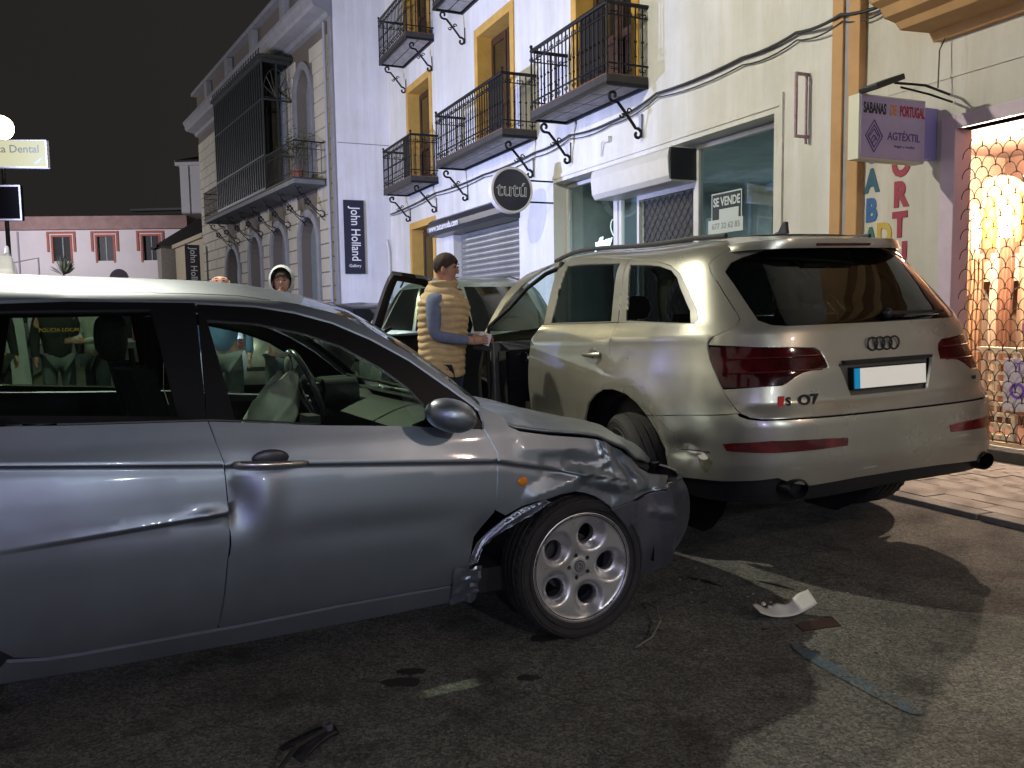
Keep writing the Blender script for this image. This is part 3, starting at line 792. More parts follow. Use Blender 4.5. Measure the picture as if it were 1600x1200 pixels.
# lightbox sign, perpendicular to the wall
sg = thing('lightbox_sign', 'lilac lightbox sign lettered SABANAS DE PORTUGAL over a diamond logo', 'sign', FW(5.45, 0, 2.62), FROT)
m_lil = mat('lilac_plastic', (0.50, 0.42, 0.60), 0.55, var=0.06, vscale=9, spec=.2); m_cas = mat('sign_casing', (0.66, 0.66, 0.52), 0.5)
m_pur = mat('purple_ink', (0.10, 0.06, 0.22), 0.5)
MB().box(-.07, .05, -.97, -.17, 0, .55).build('casing', m_cas, sg, bevel=.006)
MB().box(.051, .058, -.955, -.185, .015, .535).build('face', m_lil, sg)
MB().box(-.06, .04, -.168, 0, .05, .50).build('wall_mount', mat('mount_lilac', (0.30, 0.26, 0.55), 0.5), sg, bevel=.006)
def S2(y, z): return TXS(.060, y, z)
text_obj('lettering', 'SABANAS', .125, m_nblk, sg, S2(-.795, .43), depth=.001, bold=.004, sx=.50)
text_obj('lettering', 'DE', .125, mat('orange_ink', (.72, .30, .06), .5), sg, S2(-.575, .43), depth=.001, bold=.004, sx=.50)
text_obj('lettering', 'PORTUGAL', .125, mat('red_ink', (.45, .02, .05), .5), sg, S2(-.345, .43), depth=.001, bold=.004, sx=.48)
text_obj('lettering', 'AGTÉXTIL', .095, m_pur, sg, S2(-.44, .21), depth=.001, bold=.001, sx=.92)
text_obj('lettering', 'hogar y textiles', .034, m_pur, sg, S2(-.43, .13), depth=.001, sx=1.2)
b = MB()
def dia(r, cy=-.80, cz=.20, w=.0075, sy=.95):
    q = [(0, r), (r*.78, 0), (0, -r), (-r*.78, 0)]
    b.tube([(.060, cy+p[0]*sy, cz+p[1]) for p in q], w*.8, 4, closed=True)
dia(.135); dia(.095)
for p, q in (((-.05, .0), (0, .06)), ((0, .06), (.05, 0)), ((-.03, -.03), (.0, .01)), ((0, .01), (.03, -.03)), ((-.02, -.06), (.03, -.01))):
    b.tube([(.060, -.80+p[0], .20+p[1]), (.060, -.80+q[0], .20+q[1])], .0055, 4)
b.build('logo', m_pur, sg)
# painted vertical letters on the wall
vl = thing('wall_lettering', 'coloured vertical capitals spelling SABANAS DE PORTUGAL painted on the wall', 'lettering', FW(0, 0, 0), FROT)
cols = {'r': mat('wine_paint', (.30, .025, .055), .6), 'b': mat('blue_paint', (.025, .12, .32), .6), 'g': mat('green_paint', (.03, .15, .11), .6), 'y': mat('yellow_paint', (.52, .36, .05), .6), 't': mat('teal_paint', (.02, .10, .16), .6)}
for i, (ch, c) in enumerate(zip('SABANAS', 'btbgbtg')):
    text_obj('letter', ch, .30, cols[c], vl, TXT(X(6.13), -.006, 2.86-.285*i), depth=.003, bold=.016, sx=.78)
for i, ch in enumerate('DE'): text_obj('letter', ch, .29, cols['y'], vl, TXT(X(5.97), -.006, 2.04-.30*i), depth=.003, bold=.016, sx=.82)
for i, ch in enumerate('PORTUGAL'): text_obj('letter', ch, .31, cols['r'], vl, TXT(X(5.79), -.006, 2.97-.285*i), depth=.003, bold=.018, sx=.80)
# shop interior
m_iw = mat('warm_inner_wall', (0.11, 0.055, 0.034), 0.8, var=0.3, vscale=2)
XA, XB = X(7.50), X(.9)
b = MB(); b.box(XA, XB, .19, 2.1, .14, 2.95); b.f = [b.f[i] for i in (1, 3, 4, 5, 0)]; b.build('shop_room', m_iw, rb)
m_cur = [mat('curtain_%s' % n, c, .8, var=.15, vscale=9, stretch=(1, 1, .15)) for n, c in (('tan', (.30, .18, .095)), ('cream', (.42, .34, .24)), ('rust', (.20, .095, .05)), ('sand', (.34, .25, .16)))]
cu_ = thing('curtain_display', 'row of hanging striped curtains in tan and cream inside the lit shop', 'curtains', FW(0, 0, 0), FROT)
x = XA + .1; i = 0
while x < X(2.0):
    w = random.uniform(.13, .24); y0 = random.uniform(1.05, 1.25); top = random.choice((1.86, 1.95, 2.0))
    b = MB(); b.grid(lambda u, v, x=x, w=w, y0=y0, top=top: (x+w*u, y0+.025*math.sin(u*22+i)+.01*math.sin(v*9), .40+(top-.40)*v), 18, 6)
    b.build('curtain', m_cur[i % 4], cu_, smooth=180); x += w+.01; i += 1
ar = thing('lit_arch', 'glowing round-topped arch niche above the curtains in the shop', 'display', FW(6.05, -1.75, 0), FROT)
b = MB(); pts = [(-.36, 1.6), (.36, 1.6), (.36, 2.32)] + [(.36*math.cos(a*PI/14), 2.32+.40*math.sin(a*PI/14)) for a in range(1, 14)] + [(-.36, 2.32)]
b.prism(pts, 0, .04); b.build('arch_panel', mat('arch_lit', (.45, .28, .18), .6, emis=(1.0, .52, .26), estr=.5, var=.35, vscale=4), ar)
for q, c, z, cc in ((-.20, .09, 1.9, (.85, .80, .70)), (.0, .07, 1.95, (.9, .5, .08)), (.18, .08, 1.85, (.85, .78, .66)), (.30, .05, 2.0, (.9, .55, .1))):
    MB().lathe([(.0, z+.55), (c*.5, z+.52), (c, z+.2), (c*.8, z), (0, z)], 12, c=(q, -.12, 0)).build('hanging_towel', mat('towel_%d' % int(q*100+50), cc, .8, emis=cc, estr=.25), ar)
ar2 = thing('textile_stack', 'pale stacked and folded linen on a counter behind the grille', 'linen', FW(3.2, -.95, 0), FROT)
b = MB(); b.box(-.5, .9, 0, .5, .16, .9); b.build('counter', m_cur[3], ar2)
for k in range(6): MB().box(-.4+.02*k, .3-.01*k, .05, .42, .90+k*.07, .965+k*.07).build('folded_cloth', m_cur[(k*2+1) % 4], ar2, bevel=.02)
rail_ = thing('garment_stand', 'slim pale display stand between the curtains and the grille', 'display stand', FW(5.9, -.85, .14), FROT)
MB().tube([(0, 0, 0), (0, 0, 2.35)], .018, 8).tube([(-.2, 0, 2.1), (.25, 0, 2.1)], .012, 6).lathe([(.14, 0), (.14, .02), (.02, .04)], 16).build('stand', mat('stand_ivory', (.45, .40, .32), .5), rail_, smooth=40)
for q in (-.15, -.02, .12): MB().grid(lambda u, v, q=q: (q+.10*u, .01*math.sin(u*9), 2.09-.75*v-.05*math.sin(u*3)), 8, 8).build('hanging_cloth', m_cur[1 if q < 0 else 0], rail_, smooth=180)
# white lattice rack just inside
lr = thing('lattice_rack', 'white slatted rack standing low behind the shop grille', 'rack', FW(5.0, -.35, .14), FROT)
b = MB(); b.box(-.16, .18, 0, .04, 0, .04); b.box(-.16, -.12, 0, .04, .04, .78); b.box(.14, .18, 0, .04, .04, .78); b.box(-.20, .22, -.02, .06, .78, .83)
b.build('frame', mat('rack_white', (.72, .62, .45), .6), lr)
s_ = None
for i in range(7):
    if s_ is None: o = MB().box(-.12, .14, .01, .03, 0, .035).build('rack_slat', MATS['rack_white'], lr); s_ = o.data
    else: o = put('rack_slat', s_, None, lr)
    o.location = (0, 0, .11+i*.095)
for i in range(2): MB().box(-.03+.08*i, -.01+.08*i, .015, .028, .04, .78).build('rack_upright', MATS['rack_white'], lr)
po = thing('window_poster', 'white poster with purple lettering at the foot of the shop grille', 'poster', FW(4.72, -.28, .72), FROT)
MB().box(-.17, .2, 0, .01, -.30, .16).build('sheet', mat('poster_white', (.6, .55, .62), .6), po)
text_obj('lettering', 'TE', .12, mat('violet_ink', (.22, .08, .5), .5), po, TXT(0, -.003, .08), depth=.001)
MB().lathe([(.07, 0), (.07, .004), (.045, .004), (.045, 0)], 20, axis='y', c=(-.04, -.005, -.12)).build('ring_print', MATS['violet_ink'], po)
text_obj('lettering', 'IS', .13, mat('pink_ink', (.5, .08, .35), .5), po, TXT(.02, -.004, .42), depth=.001)
# fish-scale roll grille: each wire scale a part
gr = thing('scalloped_grille', 'closed roll-down grille of fish-scale steel wire across the lit shop doorway', 'grille', FW(0, 0, 0), FROT)
m_wire = mat('grille_wire', (0.05, 0.035, 0.028), 0.4, metal=0.6)
SWD = .125; SHT = .088
b = MB(); b.tube([(SWD/2*math.cos(a*PI/7), 0, .005+.088*math.sin(a*PI/7)) for a in range(8)], .0042, 4, cap=False); b.ball((SWD/2, 0, 0), .0095, 4)
sc_me = bpy.data.meshes.new('wire_scale'); sc_me.from_pydata([tuple(v) for v in b.v], [], b.f); sc_me.materials.append(m_wire)
nrow = int((2.86-.17)/SHT); cnt = 0; rest = MB()
for r_ in range(nrow):
    for c_ in range(int(3.8/SWD)):
        x = x0 + SWD*.5 + c_*SWD + (SWD/2 if r_ % 2 else 0)
        if x > x1 - .04: continue
        z = .17 + r_*SHT
        if c_ < 10 and cnt < 300 and z > .17:
            o = put('wire_scale', sc_me, None, gr); o.location = (x, .07, z); cnt += 1
        else: rest.add([v + Vector((x, .07, z)) for v in b.v], b.f)
stuff(rest.build('wire_mesh', m_wire, gr))
# ------------------------------------------------------------------ block-faced corner building (s along its street front)
cb = thing('block_building', 'tall grey-cream block-faced building with arched windows and long iron balcony', 'building', CORNER, GROT)
m_blk1 = mat('facade_block', (0.40, 0.375, 0.30), 0.85, var=0.10, vscale=0.9, bump=0.25, bscale=30)
m_joint = mat('block_joint', (0.12, 0.10, 0.08), 0.9)
m_trim = mat('grey_stone_trim', (0.20, 0.20, 0.21), 0.75, var=0.12, vscale=3, bump=0.2)
SL = 17.4; TH = 9.35
arches = [(1.75, 3.35, 0.0, 3.45), (4.85, 6.45, 0.0, 3.42), (7.85, 9.4, 0.0, 3.4), (11.0, 13.1, 0.0, 2.95)]
uppers = [(1.95, 3.3, 5.2, 7.85), (5.0, 6.4, 5.2, 7.85), (8.0, 9.4, 5.2, 7.85), (11.0, 12.4, 5.2, 7.85)]
def arch_loop(s0, s1, z0, zs, grow=0.0, n=12):
    a, c = X(s1)-grow, X(s0)+grow; r = (c-a)/2; m = (a+c)/2
    return [(a, z0-(0 if z0 < .1 else grow)), (c, z0-(0 if z0 < .1 else grow))] + [(m+r*math.cos(PI*i/n), zs+r*math.sin(PI*i/n)*(1.0)) for i in range(n+1)]
out_ = [(X(SL), 0.0), (X(0), 0.0), (X(0), 11.3), (X(SL), 11.3)]
b = MB(); hl = [arch_loop(*a) for a in arches+uppers]
hl = [[(p[0], max(p[1], .02)) for p in L] for L in hl]
V, Fc = fill(out_, hl, 1.2)
b.add([(v[0], .03, v[1]) for v in V], Fc)
for L in hl:
    k = len(b.v); n = len(L)
    b.v += [Vector((p[0], .03, p[1])) for p in L] + [Vector((p[0], .40, p[1])) for p in L]
    b.f += [(k+i, k+n+i, k+n+(i+1) % n, k+(i+1) % n) for i in range(n)]
b.add([(0, .03, 0), (0, .03, 11.3), (0, 4, 11.3), (0, 4, 0), (X(SL), .03, 0), (X(SL), .03, 11.3), (X(SL), 4, 11.3), (X(SL), 4, 0)], [(0, 1, 2, 3), (7, 6, 5, 4), (1, 5, 6, 2)])
b.build('wall', m_joint, cb)
# dressed blocks, nearest the corner as single parts
avoid = [(arch_loop(*a, grow=.30)) for a in arches+uppers]
blocks = []
rowh = .40; z = .55; row = 0
while z + rowh < TH:
    s = 0.30 - (0.47 if row % 2 else 0)
    while s < SL:
        s1 = s + .94; a, c = max(s, .27), min(s1, SL)
        if c - a > .12: blocks.append((a, c, z, z+rowh))
        s = s1
    z += rowh; row += 1
def emit(blk):
    a, c, z0, z1 = blk; g = .009
    xa, xb = X(c)+g, X(a)-g; za, zb = z0+g, z1-g
    pts = [(xa, za), (xb, za), (xb, zb), (xa, zb)]
    hit = [L for L in avoid if any(pip(((xa+(xb-xa)*i/6), za+(zb-za)*j/3), L) for i in range(7) for j in range(4))]
    if hit:
        segs = []; L = hit[0]; N_ = 12; cur = None
        for i in range(N_):                           # keep the columns that miss the arch
            x_ = xa+(xb-xa)*(i+.5)/N_; ok = not any(pip((x_, za+(zb-za)*j/4), L) for j in range(5))
            if ok: cur = [i, i+1] if cur is None else [cur[0], i+1]
            elif cur: segs.append(cur); cur = None
        if cur: segs.append(cur)
        return [(xa+(xb-xa)*p/N_, xa+(xb-xa)*q/N_, za, zb) for p, q in segs if q-p > 1]
    return [(xa, xb, za, zb)]
pieces = [q for bk in blocks for q in emit(bk)]
pieces.sort(key=lambda q: -q[1])
far = MB()
for i, q in enumerate(pieces):
    if i < 290:
        b = MB(); w = .012
        b.add([(q[0], .03, q[2]), (q[1], .03, q[2]), (q[1], .03, q[3]), (q[0], .03, q[3]), (q[0]+w, .0, q[2]+w), (q[1]-w, .0, q[2]+w), (q[1]-w, .0, q[3]-w), (q[0]+w, .0, q[3]-w)],
              [(4, 5, 6, 7), (0, 1, 5, 4), (1, 2, 6, 5), (2, 3, 7, 6), (3, 0, 4, 7)])
        b.build('facade_block', m_blk1, cb)
    else: far.add([(q[0], .0, q[2]), (q[1], .0, q[2]), (q[1], .0, q[3]), (q[0], .0, q[3]), (q[0], .03, q[2]), (q[1], .03, q[2]), (q[1], .03, q[3]), (q[0], .03, q[3])], [(0, 1, 2, 3), (0, 4, 5, 1), (1, 5, 6, 2), (2, 6, 7, 3), (3, 7, 4, 0)])
if far.v: stuff(far.build('facade_blocks', m_blk1, cb))
for L0, (s0, s1, z0, zs) in zip(hl, arches+uppers):
    outer = [(p[0], max(.0, p[1])) for p in arch_loop(s0, s1, z0, zs, grow=.22, n=16)]
    V, Fc = fill(outer, [L0], .3); k = len(V)
    b = MB(); b.add([(v[0], -.045, v[1]) for v in V], Fc)
    for L in (outer, L0):
        kk = len(b.v); n = len(L); b.v += [Vector((p[0], -.045, p[1])) for p in L]+[Vector((p[0], .03, p[1])) for p in L]
        b.f += [(kk+i, kk+n+i, kk+n+(i+1) % n, kk+(i+1) % n) for i in range(n)]
    wf = b.build('window_surround', m_trim, cb)
    # joinery: leaves set back in the arch, one ajar dark
    x_0, x_1 = X(s1), X(s0)
    b = MB(); b.prism([(p[0], p[1]) for p in L0], .33, .36); b.build('window', mat('grey_joinery', (0.17, 0.20, 0.22), 0.5, var=.1), wf)
    b = MB(); m_ = (x_0+x_1)/2; b.box(x_1-(x_1-x_0)*.42, x_1-.12, .30, .329, z0+.1, zs+.1); b.build('pane', mat('dark_pane', (.012, .014, .018), .45, spec=.2), wf)
    b = MB(); b.box(m_-.03, m_+.03, .29, .329, z0+.05, zs+.3); b.box(x_0+.05, x_1-.05, .292, .329, z0+.9, z0+.98); b.build('frame', MATS['grey_joinery'], wf)
# corner pilaster, drainpipe, cornice, parapet
b = MB(); b.box(-.26, 0.0, -.03, .03, 0, TH); b.build('corner_pilaster', m_trim, cb, bevel=.008)
MB().tube([(-.34, -.10, .3), (-.34, -.10, 9.2)], .045, 10).build('drainpipe', mat('pipe_grey', (.26, .26, .28), .5), cb, smooth=60)
b = MB(); prof = [(0.03, 9.25), (-.10, 9.28), (-.14, 9.40), (-.46, 9.48), (-.52, 9.55), (-.55, 9.72), (-.60, 9.75), (-.60, 9.86), (0.03, 9.90)]; k = len(prof)
b.add([(X(SL), y, z) for y, z in prof]+[(0.02, y, z) for y, z in prof], [(i, i+1, k+i+1, k+i) for i in range(k-1)]); b.f += [tuple(range(k)), tuple(range(2*k-1, k-1, -1))]
b.build('cornice', m_trim, cb)
for s in (0.1, 3.6, 7.2, 10.8, 14.4): MB().box(X(s+.45), X(s), -.18, .03, 9.9, 11.0).build('parapet_pier', m_trim, cb, bevel=.02)
MB().box(X(SL), 0, -.22, .2, 11.0, 11.14).build('parapet_coping', m_trim, cb, bevel=.02)
MB().box(X(SL), 0, -.02, .029, .0, .5).build('plinth', m_trim, cb)
# white flank wall facing the camera
Wf = [CORNER, CORNER + NV*1.5 + DV*0.0]
fk = thing('flank_wall', 'tall plain white rendered flank wall washed in violet light', 'wall', CORNER, FROT)
# local frame: x runs along -DV, y along NV ; wall plane x = const, spans y 0..1.5
b = MB(); b.box(-.5, 0.012, 0.03, 1.5, 0, 11.3); b.build('wall', m_flank, fk)
MB().box(.0125, .02, .05, 1.49, 5.98, 6.0).build('render_joint', m_trim, fk)
MB().tube([(.05, 1.40, .2), (.05, 1.40, 3.1), (.05, 1.34, 3.4)], .03, 8).build('drainpipe', m_flank, fk)
def banner(loc, rz, label, W=.42, H=1.75, gallery=True, face='x'):
    o = thing('vertical_banner', label, 'banner', loc, rz, 'black gallery banners')
    MB().box(.0, .03, -W/2, W/2, 0, H).build('panel', mat('banner_black', (.012, .012, .03), .5), o)
    # letters read downwards: baseline runs down
    mt = Matrix.Translation((.034, .03, H*.54)) @ Matrix.Rotation(PI/2, 4, 'Z') @ Matrix.Rotation(PI/2, 4, 'X') @ Matrix.Rotation(-PI/2, 4, 'Z')
    text_obj('lettering', 'John Holland', .27*W/.42, m_wt, o, mt, depth=.002, bold=.002, sx=.78*H/2.0)
    if gallery: text_obj('lettering', 'Gallery', .115, m_wt, o, Matrix.Translation((.034, 0, .22)) @ Matrix.Rotation(PI/2, 4, 'Z') @ Matrix.Rotation(PI/2, 4, 'X'), depth=.002, bold=.001)
    MB().box(-.05, 0, -.02, .02, .1, .14).build('fixing', m_iron, o)
    return o
banner(CORNER + NV*.42 - DV*.075 + Vector((0, 0, 2.45)), FROT, 'black vertical John Holland Gallery banner on the violet flank wall', W=.56, H=2.0)
banner(GW(17.0, .55, 2.1), GROT, 'smaller black vertical John Holland banner at the far end of the block building', W=.62, H=2.4, gallery=False)
# long balcony with glazed iron mirador on the block building
lb = thing('long_balcony', 'long dark iron balcony on scrolled brackets along the block building', 'balcony', GW(0, 0, 4.95), GROT)
s0, s1, dp = 0.75, 12.3, .95
MB().box(X(s1), X(s0), -dp, -.05, 0, .13).build('slab', mat('slab_grey', (.13, .13, .125), .8, var=.2), lb, bevel=.01)
MB().box(X(s1)-.02, X(s0)+.02, -dp-.03, -.04, .131, .17).build('slab_trim', m_slabedge, lb)
b = MB()
for zz, r in ((1.15, .02), (.95, .01), (.32, .011)): b.tube([(X(s1), -.05, zz), (X(s1), -dp+.03, zz), (X(s0), -dp+.03, zz), (X(s0), -.05, zz)], r, 5)
b.build('hand_rail', m_iron, lb)
bm_ = None
for i in range(96):
    x = X(s0)-(s1-s0)*i/95
    if bm_ is None: q = MB().tube([(0, 0, .17), (0, 0, 1.15)], .009, 4).build('baluster', m_iron, lb); bm_ = q.data
    else: q = put('baluster', bm_, None, lb)
    q.location = (x, -dp+.03, 0)
for i in range(1, 7):
    q = put('baluster', bm_, None, lb); q.location = (X(s0), -dp+.03+.13*i, 0)
bk = MB()
bk.tube([(0, y, z) for y, z in [(q[0], q[1]) for q in reversed(spiral((-.70, -.14), .13, -.3*PI, -.9, 14))]+[(-.5, -.42), (-.32, -.62)]+spiral((-.12, -.80), .12, .7*PI, -.9, 14)], .017, 5)
bk.tube([(0, -.04, -.95), (0, -.5, -.5), (0, -.86, -.03)], .014, 5)
for a in range(5): bk.ball((0, -.52+.07*math.cos(a*2*PI/5), -.46+.07*math.sin(a*2*PI/5)), .04, 6)
bk2 = None
for s in (0.95, 2.6, 4.2, 5.8, 7.4, 9.0, 10.6, 11.9):
    if bk2 is None: q = bk.build('bracket', m_iron, lb, smooth=60); bk2 = q.data
    else: q = put('bracket', bk2, None, lb)
    q.location = (X(s), 0, 0)
mi = thing('iron_mirador', 'tall dark glazed iron mirador standing on the long balcony', 'mirador', GW(0, 0, 5.09), GROT)
m0, m1, mt_ = 3.55, 9.9, 3.9
m_mg = glass('mirador_glass', (.10, .12, .11), rough=.1)
m_mir = mat('mirador_iron', (.016, .019, .018), .5, var=.3, vscale=8)
b = MB()
for zz, hh in ((0.03, .08), (1.05, .05), (2.7, .05), (mt_-.1, .12)): b.box(X(m1), X(m0), -dp+.0, -dp+.06, zz, zz+hh); b.box(X(m0)-.06, X(m0), -dp+.06, -.05, zz, zz+hh)
b.build('rail', m_mir, mi)
pm = None
for i in range(25):
    if pm is None: q = MB().box(-.022, .022, 0, .05, .11, mt_-.1).build('mullion', m_mir, mi); pm = q.data
    else: q = put('mullion', pm, None, mi)
    q.location = (X(m0)-.03-(m1-m0-.06)*i/24, -dp+.003, 0)
for y in (-.5,): q = put('mullion', pm, None, mi); q.location = (X(m0)-.03, y, 0)
MB().box(X(m1), X(m0)-.1, -dp+.02, -dp+.03, .11, mt_-.1).build('glazing', m_mg, mi)
MB().box(X(m1)-.08, X(m0)+.08, -dp-.08, .02, mt_+.02, mt_+.12).build('roof', m_mir, mi)
fm = None
for i in range(22):
    if fm is None:
        q = MB(); q.tube([(0, 0, 0), (0, 0, .16)], .02, 4); q.tube([(p[0], 0, .1+p[1]) for p in spiral((.05, .04), .05, 0, .8, 8)], .014, 4); q = q.build('finial', m_mir, mi); fm = q.data
    else: q = put('finial', fm, None, mi)
    q.location = (X(m0)-.1-(m1-m0-.2)*i/21, -dp-.02, mt_+.12)
b = MB()
for i in range(9):
    a = PI*i/8; b.tube([(X(m0)-.03, -.5, 2.8), (X(m0)-.03, -.5+.40*math.cos(a), 2.8+.85*math.sin(a))], .012, 4)
b.tube([(X(m0)-.03, -.5+.40*math.cos(PI*i/16), 2.8+.85*math.sin(PI*i/16)) for i in range(17)], .014, 4)
b.build('fan_tracery', m_mir, mi)
# potted shrub on the balcony
ps = thing('balcony_shrub', 'leafy green shrub growing on the near end of the long balcony', 'plant', GW(1.7, .55, 5.12), GROT)
MB().lathe([(0, 0), (.14, 0), (.19, .34), (.16, .34), (.15, .3), (0, .3)], 14).build('pot', mat('clay', (.2, .08, .05), .8), ps, smooth=40)
MB().tube([(0, 0, .3), (.03, 0, .7), (-.02, .02, 1.2)], [.02, .016, .008], 5).tube([(0, 0, .5), (.2, .05, .9)], .008, 4).tube([(0, 0, .5), (-.2, -.05, 1.0)], .008, 4).build('stem', m_brown, ps)
b = MB(); rnd = random.Random(3)
for i in range(520):
    c = Vector((rnd.gauss(0, .24), rnd.gauss(0, .2), 1.02+rnd.gauss(0, .26))); a = rnd.random()*6.28; u = Vector((math.cos(a), math.sin(a), rnd.uniform(-.7, .5))).normalized(); w = u.cross(Vector((rnd.random(), rnd.random(), 1))).normalized()
    L_ = rnd.uniform(.05, .09); b.add([c, c+u*L_*.5+w*L_*.35, c+u*L_, c+u*L_*.5-w*L_*.35], [(0, 1, 2, 3)])
stuff(b.build('foliage', mat('leaf_green', (.035, .075, .03), .6, var=.4, vscale=9), ps))

# ------------------------------------------------------------------ far end of the street
def box_house(name, label, loc, rz, w, d, h, m, roof=None, wins=(), trim=None, eave=.25, roof_m=None, hip=0.0):
    o = thing(name, label, 'building', loc, rz)
    hole_wall(MB(), 0, w, 0, h, [(a, c, e, g, .18) for a, c, e, g in wins], .18, back=d).build('wall', m, o)
    for (a, c, e, g) in wins:
        wf = MB()
        t = .10
        wf.box(a-t, a, -.03, .0, e-t, g+t); wf.box(c, c+t, -.03, 0, e-t, g+t); wf.box(a, c, -.03, 0, g, g+t)
        wq = wf.build('window', trim or m, o); MB().box(a, c, .16, .18, e, g).build('pane', mat('dark_pane', (.012, .014, .018), .45, spec=.2), wq)
        MB().box((a+c)/2-.03, (a+c)/2+.03, .13, .159, e, g).build('glazing_bar', mat('grey_joinery', (.17, .2, .22), .5), wq)
    if roof: 
        b = MB(); b.add([(-eave, -eave, h), (w+eave, -eave, h), (w+eave-hip, d/2, h+roof), (-eave+hip, d/2, h+roof), (-eave, d+eave, h), (w+eave, d+eave, h), (-eave, -eave, h-.12), (w+eave, -eave, h-.12)], [(0, 1, 2, 3), (3, 2, 5, 4), (0, 3, 4), (1, 5, 2), (6, 7, 1, 0)])
        b.build('roof', roof_m or m_tan, o)
    return o
m_pk = mat('pale_pink_render', (.62, .57, .60), .85, var=.06, vscale=.6)
m_rt = mat('red_trim', (.36, .10, .08), .8); m_rf = mat('pink_roof', (.27, .17, .165), .8, var=.2, vscale=2)
hz = box_house('far_house', 'long pale house with dull red roof and red window trims closing the street', Vector((-27.5, 45, 0)), R(3), 9.9, 6, 6.05, m_pk, wins=[(3.0, 3.9, 4.4, 5.7), (3.0, 3.9, .2, 3.1), (5.3, 6.15, 4.4, 5.7), (5.0, 6.9, .2, 3.1), (7.7, 8.55, 4.4, 5.7)], trim=m_rt)
MB().box(-.4, 10.2, -.35, 6, 6.06, 6.75).build('parapet_band', m_rf, hz)
for q, (a, c) in enumerate(((3.0, 3.9), (5.3, 6.15), (7.7, 8.55))):
    b = MB(); b.box(a-.3, c+.3, -.06, -.031, 5.86, 5.98); b.box(a-.3, a-.18, -.06, -.031, 4.9, 5.86); b.box(c+.18, c+.3, -.06, -.031, 4.9, 5.86); b.build('red_surround', m_rt, hz)
b = MB(); b.tube([(1.2, -.05, 0), (1.2, -.05, 6)], .05, 5); b.tube([(0, -.05, 4.2), (2.2, -.05, 4.6), (2.2, -.05, 0)], .04, 5); b.build('wall_pipe', mat('pipe_lilac', (.3, .28, .34), .6), hz)
h2 = box_house('white_house', 'plain white two-storey house standing behind the end of the block building', Vector((-18.9, 49, 0)), R(-6), 5, 5, 10.3, mat('white_house_render', (.50, .50, .53), .8, var=.05), roof=.7, roof_m=mat('dark_roof', (.035, .03, .03), .8))
MB().box(-.3, 5.2, -.2, 5.2, 10.0, 10.29).build('eaves', MATS['white_house_render'], h2)
MB().box(-.06, .45, -.12, .0, 0, 10.0).build('corner_pilaster', MATS['white_house_render'], h2)
h3 = box_house('tan_house', 'low tan house adjoining the far end of the block building', GW(25.0, -.15), GROT, 7.5, 5, 4.9, mat('tan_render', (.34, .29, .20), .85, var=.1), wins=[(3.0, 3.9, 1.9, 3.3)])
MB().box(-.1, 7.5, -.15, .1, 4.91, 5.1).build('coping', MATS['tan_render'], h3)
h4 = box_house('grey_house', 'grey-brown lean-to house beyond the tan house', GW(33.0, .5), GROT, 7.6, 4, 5.1, mat('greybrown_render', (.22, .20, .18), .85, var=.15), roof=1.5, wins=[(2.0, 3.0, 1.9, 3.5)], roof_m=MATS['dark_roof'])
h5 = box_house('terrace_house', 'pale stepped terrace house seen over the far house roof', Vector((-26.3, 60, 0)), R(-5), 6, 5, 8.6, mat('pale_terrace', (.42, .42, .46), .8), wins=[(1.0, 3.8, 7.4, 8.1)])
MB().box(-.4, 6.6, -.5, .2, 8.8, 8.95).build('terrace_slab', MATS['pale_terrace'], h5)
MB().box(-.2, 6.3, -.4, .2, 8.3, 8.42).build('lower_slab', MATS['pale_terrace'], h5)
# opposite side of the street: white facade behind and left of the camera
of = thing('opposite_building', 'long white rendered facade on the opposite side behind the cars', 'building', DV*18 - NV*4.3, _h+PI)
m_opp = mat('opposite_render', (.62, .61, .58), .85, var=.08, vscale=.7, bump=.15)
# local x runs along -DV, y along NV : front sheet must face +y
ow = [(4+i*3.4, 5.1+i*3.4, (0.1 if i % 2 else 1.0), 2.6) for i in range(7)] + [(4+i*3.4, 5.2+i*3.4, 3.9, 6.0) for i in range(7)]
b = hole_wall(MB(), 0, 30, 0, 7.6, [(a, c, e, g, -.2) for a, c, e, g in ow], .2, back=-5); b.build('wall', m_opp, of)
for a, c, e, g in ow: MB().box(a, c, -.22, -.2, e, g).build('window', mat('dark_pane', (.012, .014, .018), .45, spec=.2), of)
MB().box(-.3, 30.3, -5, .3, 7.6, 7.85).build('cornice', m_opp, of)
# buildings closing the street behind the camera
rh = box_house('rear_house', 'pale rendered house closing the street far behind the camera', DV*-19 - NV*4.6, _h+PI/2+PI, 12, 6, 7.2, m_opp, wins=[(1.5+i*2.9, 2.7+i*2.9, z0, z0+1.6) for i in range(4) for z0 in (1.0, 4.2)], trim=m_ochre)
def glow_mat(name, col, estr):
    m = bpy.data.materials.new(name); m.use_nodes = True; nt = m.node_tree
    for n in list(nt.nodes): nt.nodes.remove(n)
    out = nt.nodes.new('ShaderNodeOutputMaterial'); t = nt.nodes.new('ShaderNodeBsdfTransparent'); e = nt.nodes.new('ShaderNodeEmission'); a = nt.nodes.new('ShaderNodeAddShader')
    e.inputs['Color'].default_value = (*col, 1); e.inputs['Strength'].default_value = estr
    nt.links.new(t.outputs[0], a.inputs[0]); nt.links.new(e.outputs[0], a.inputs[1]); nt.links.new(a.outputs[0], out.inputs['Surface'])
    MATS[name] = m; return m
g1 = glow_mat('globe_glow', (1.0, .86, .5), 9); g2 = glow_mat('bracket_glow', (1.0, .9, .66), 9); g3 = glow_mat('blue_glow', (.15, .15, 1.0), 5)
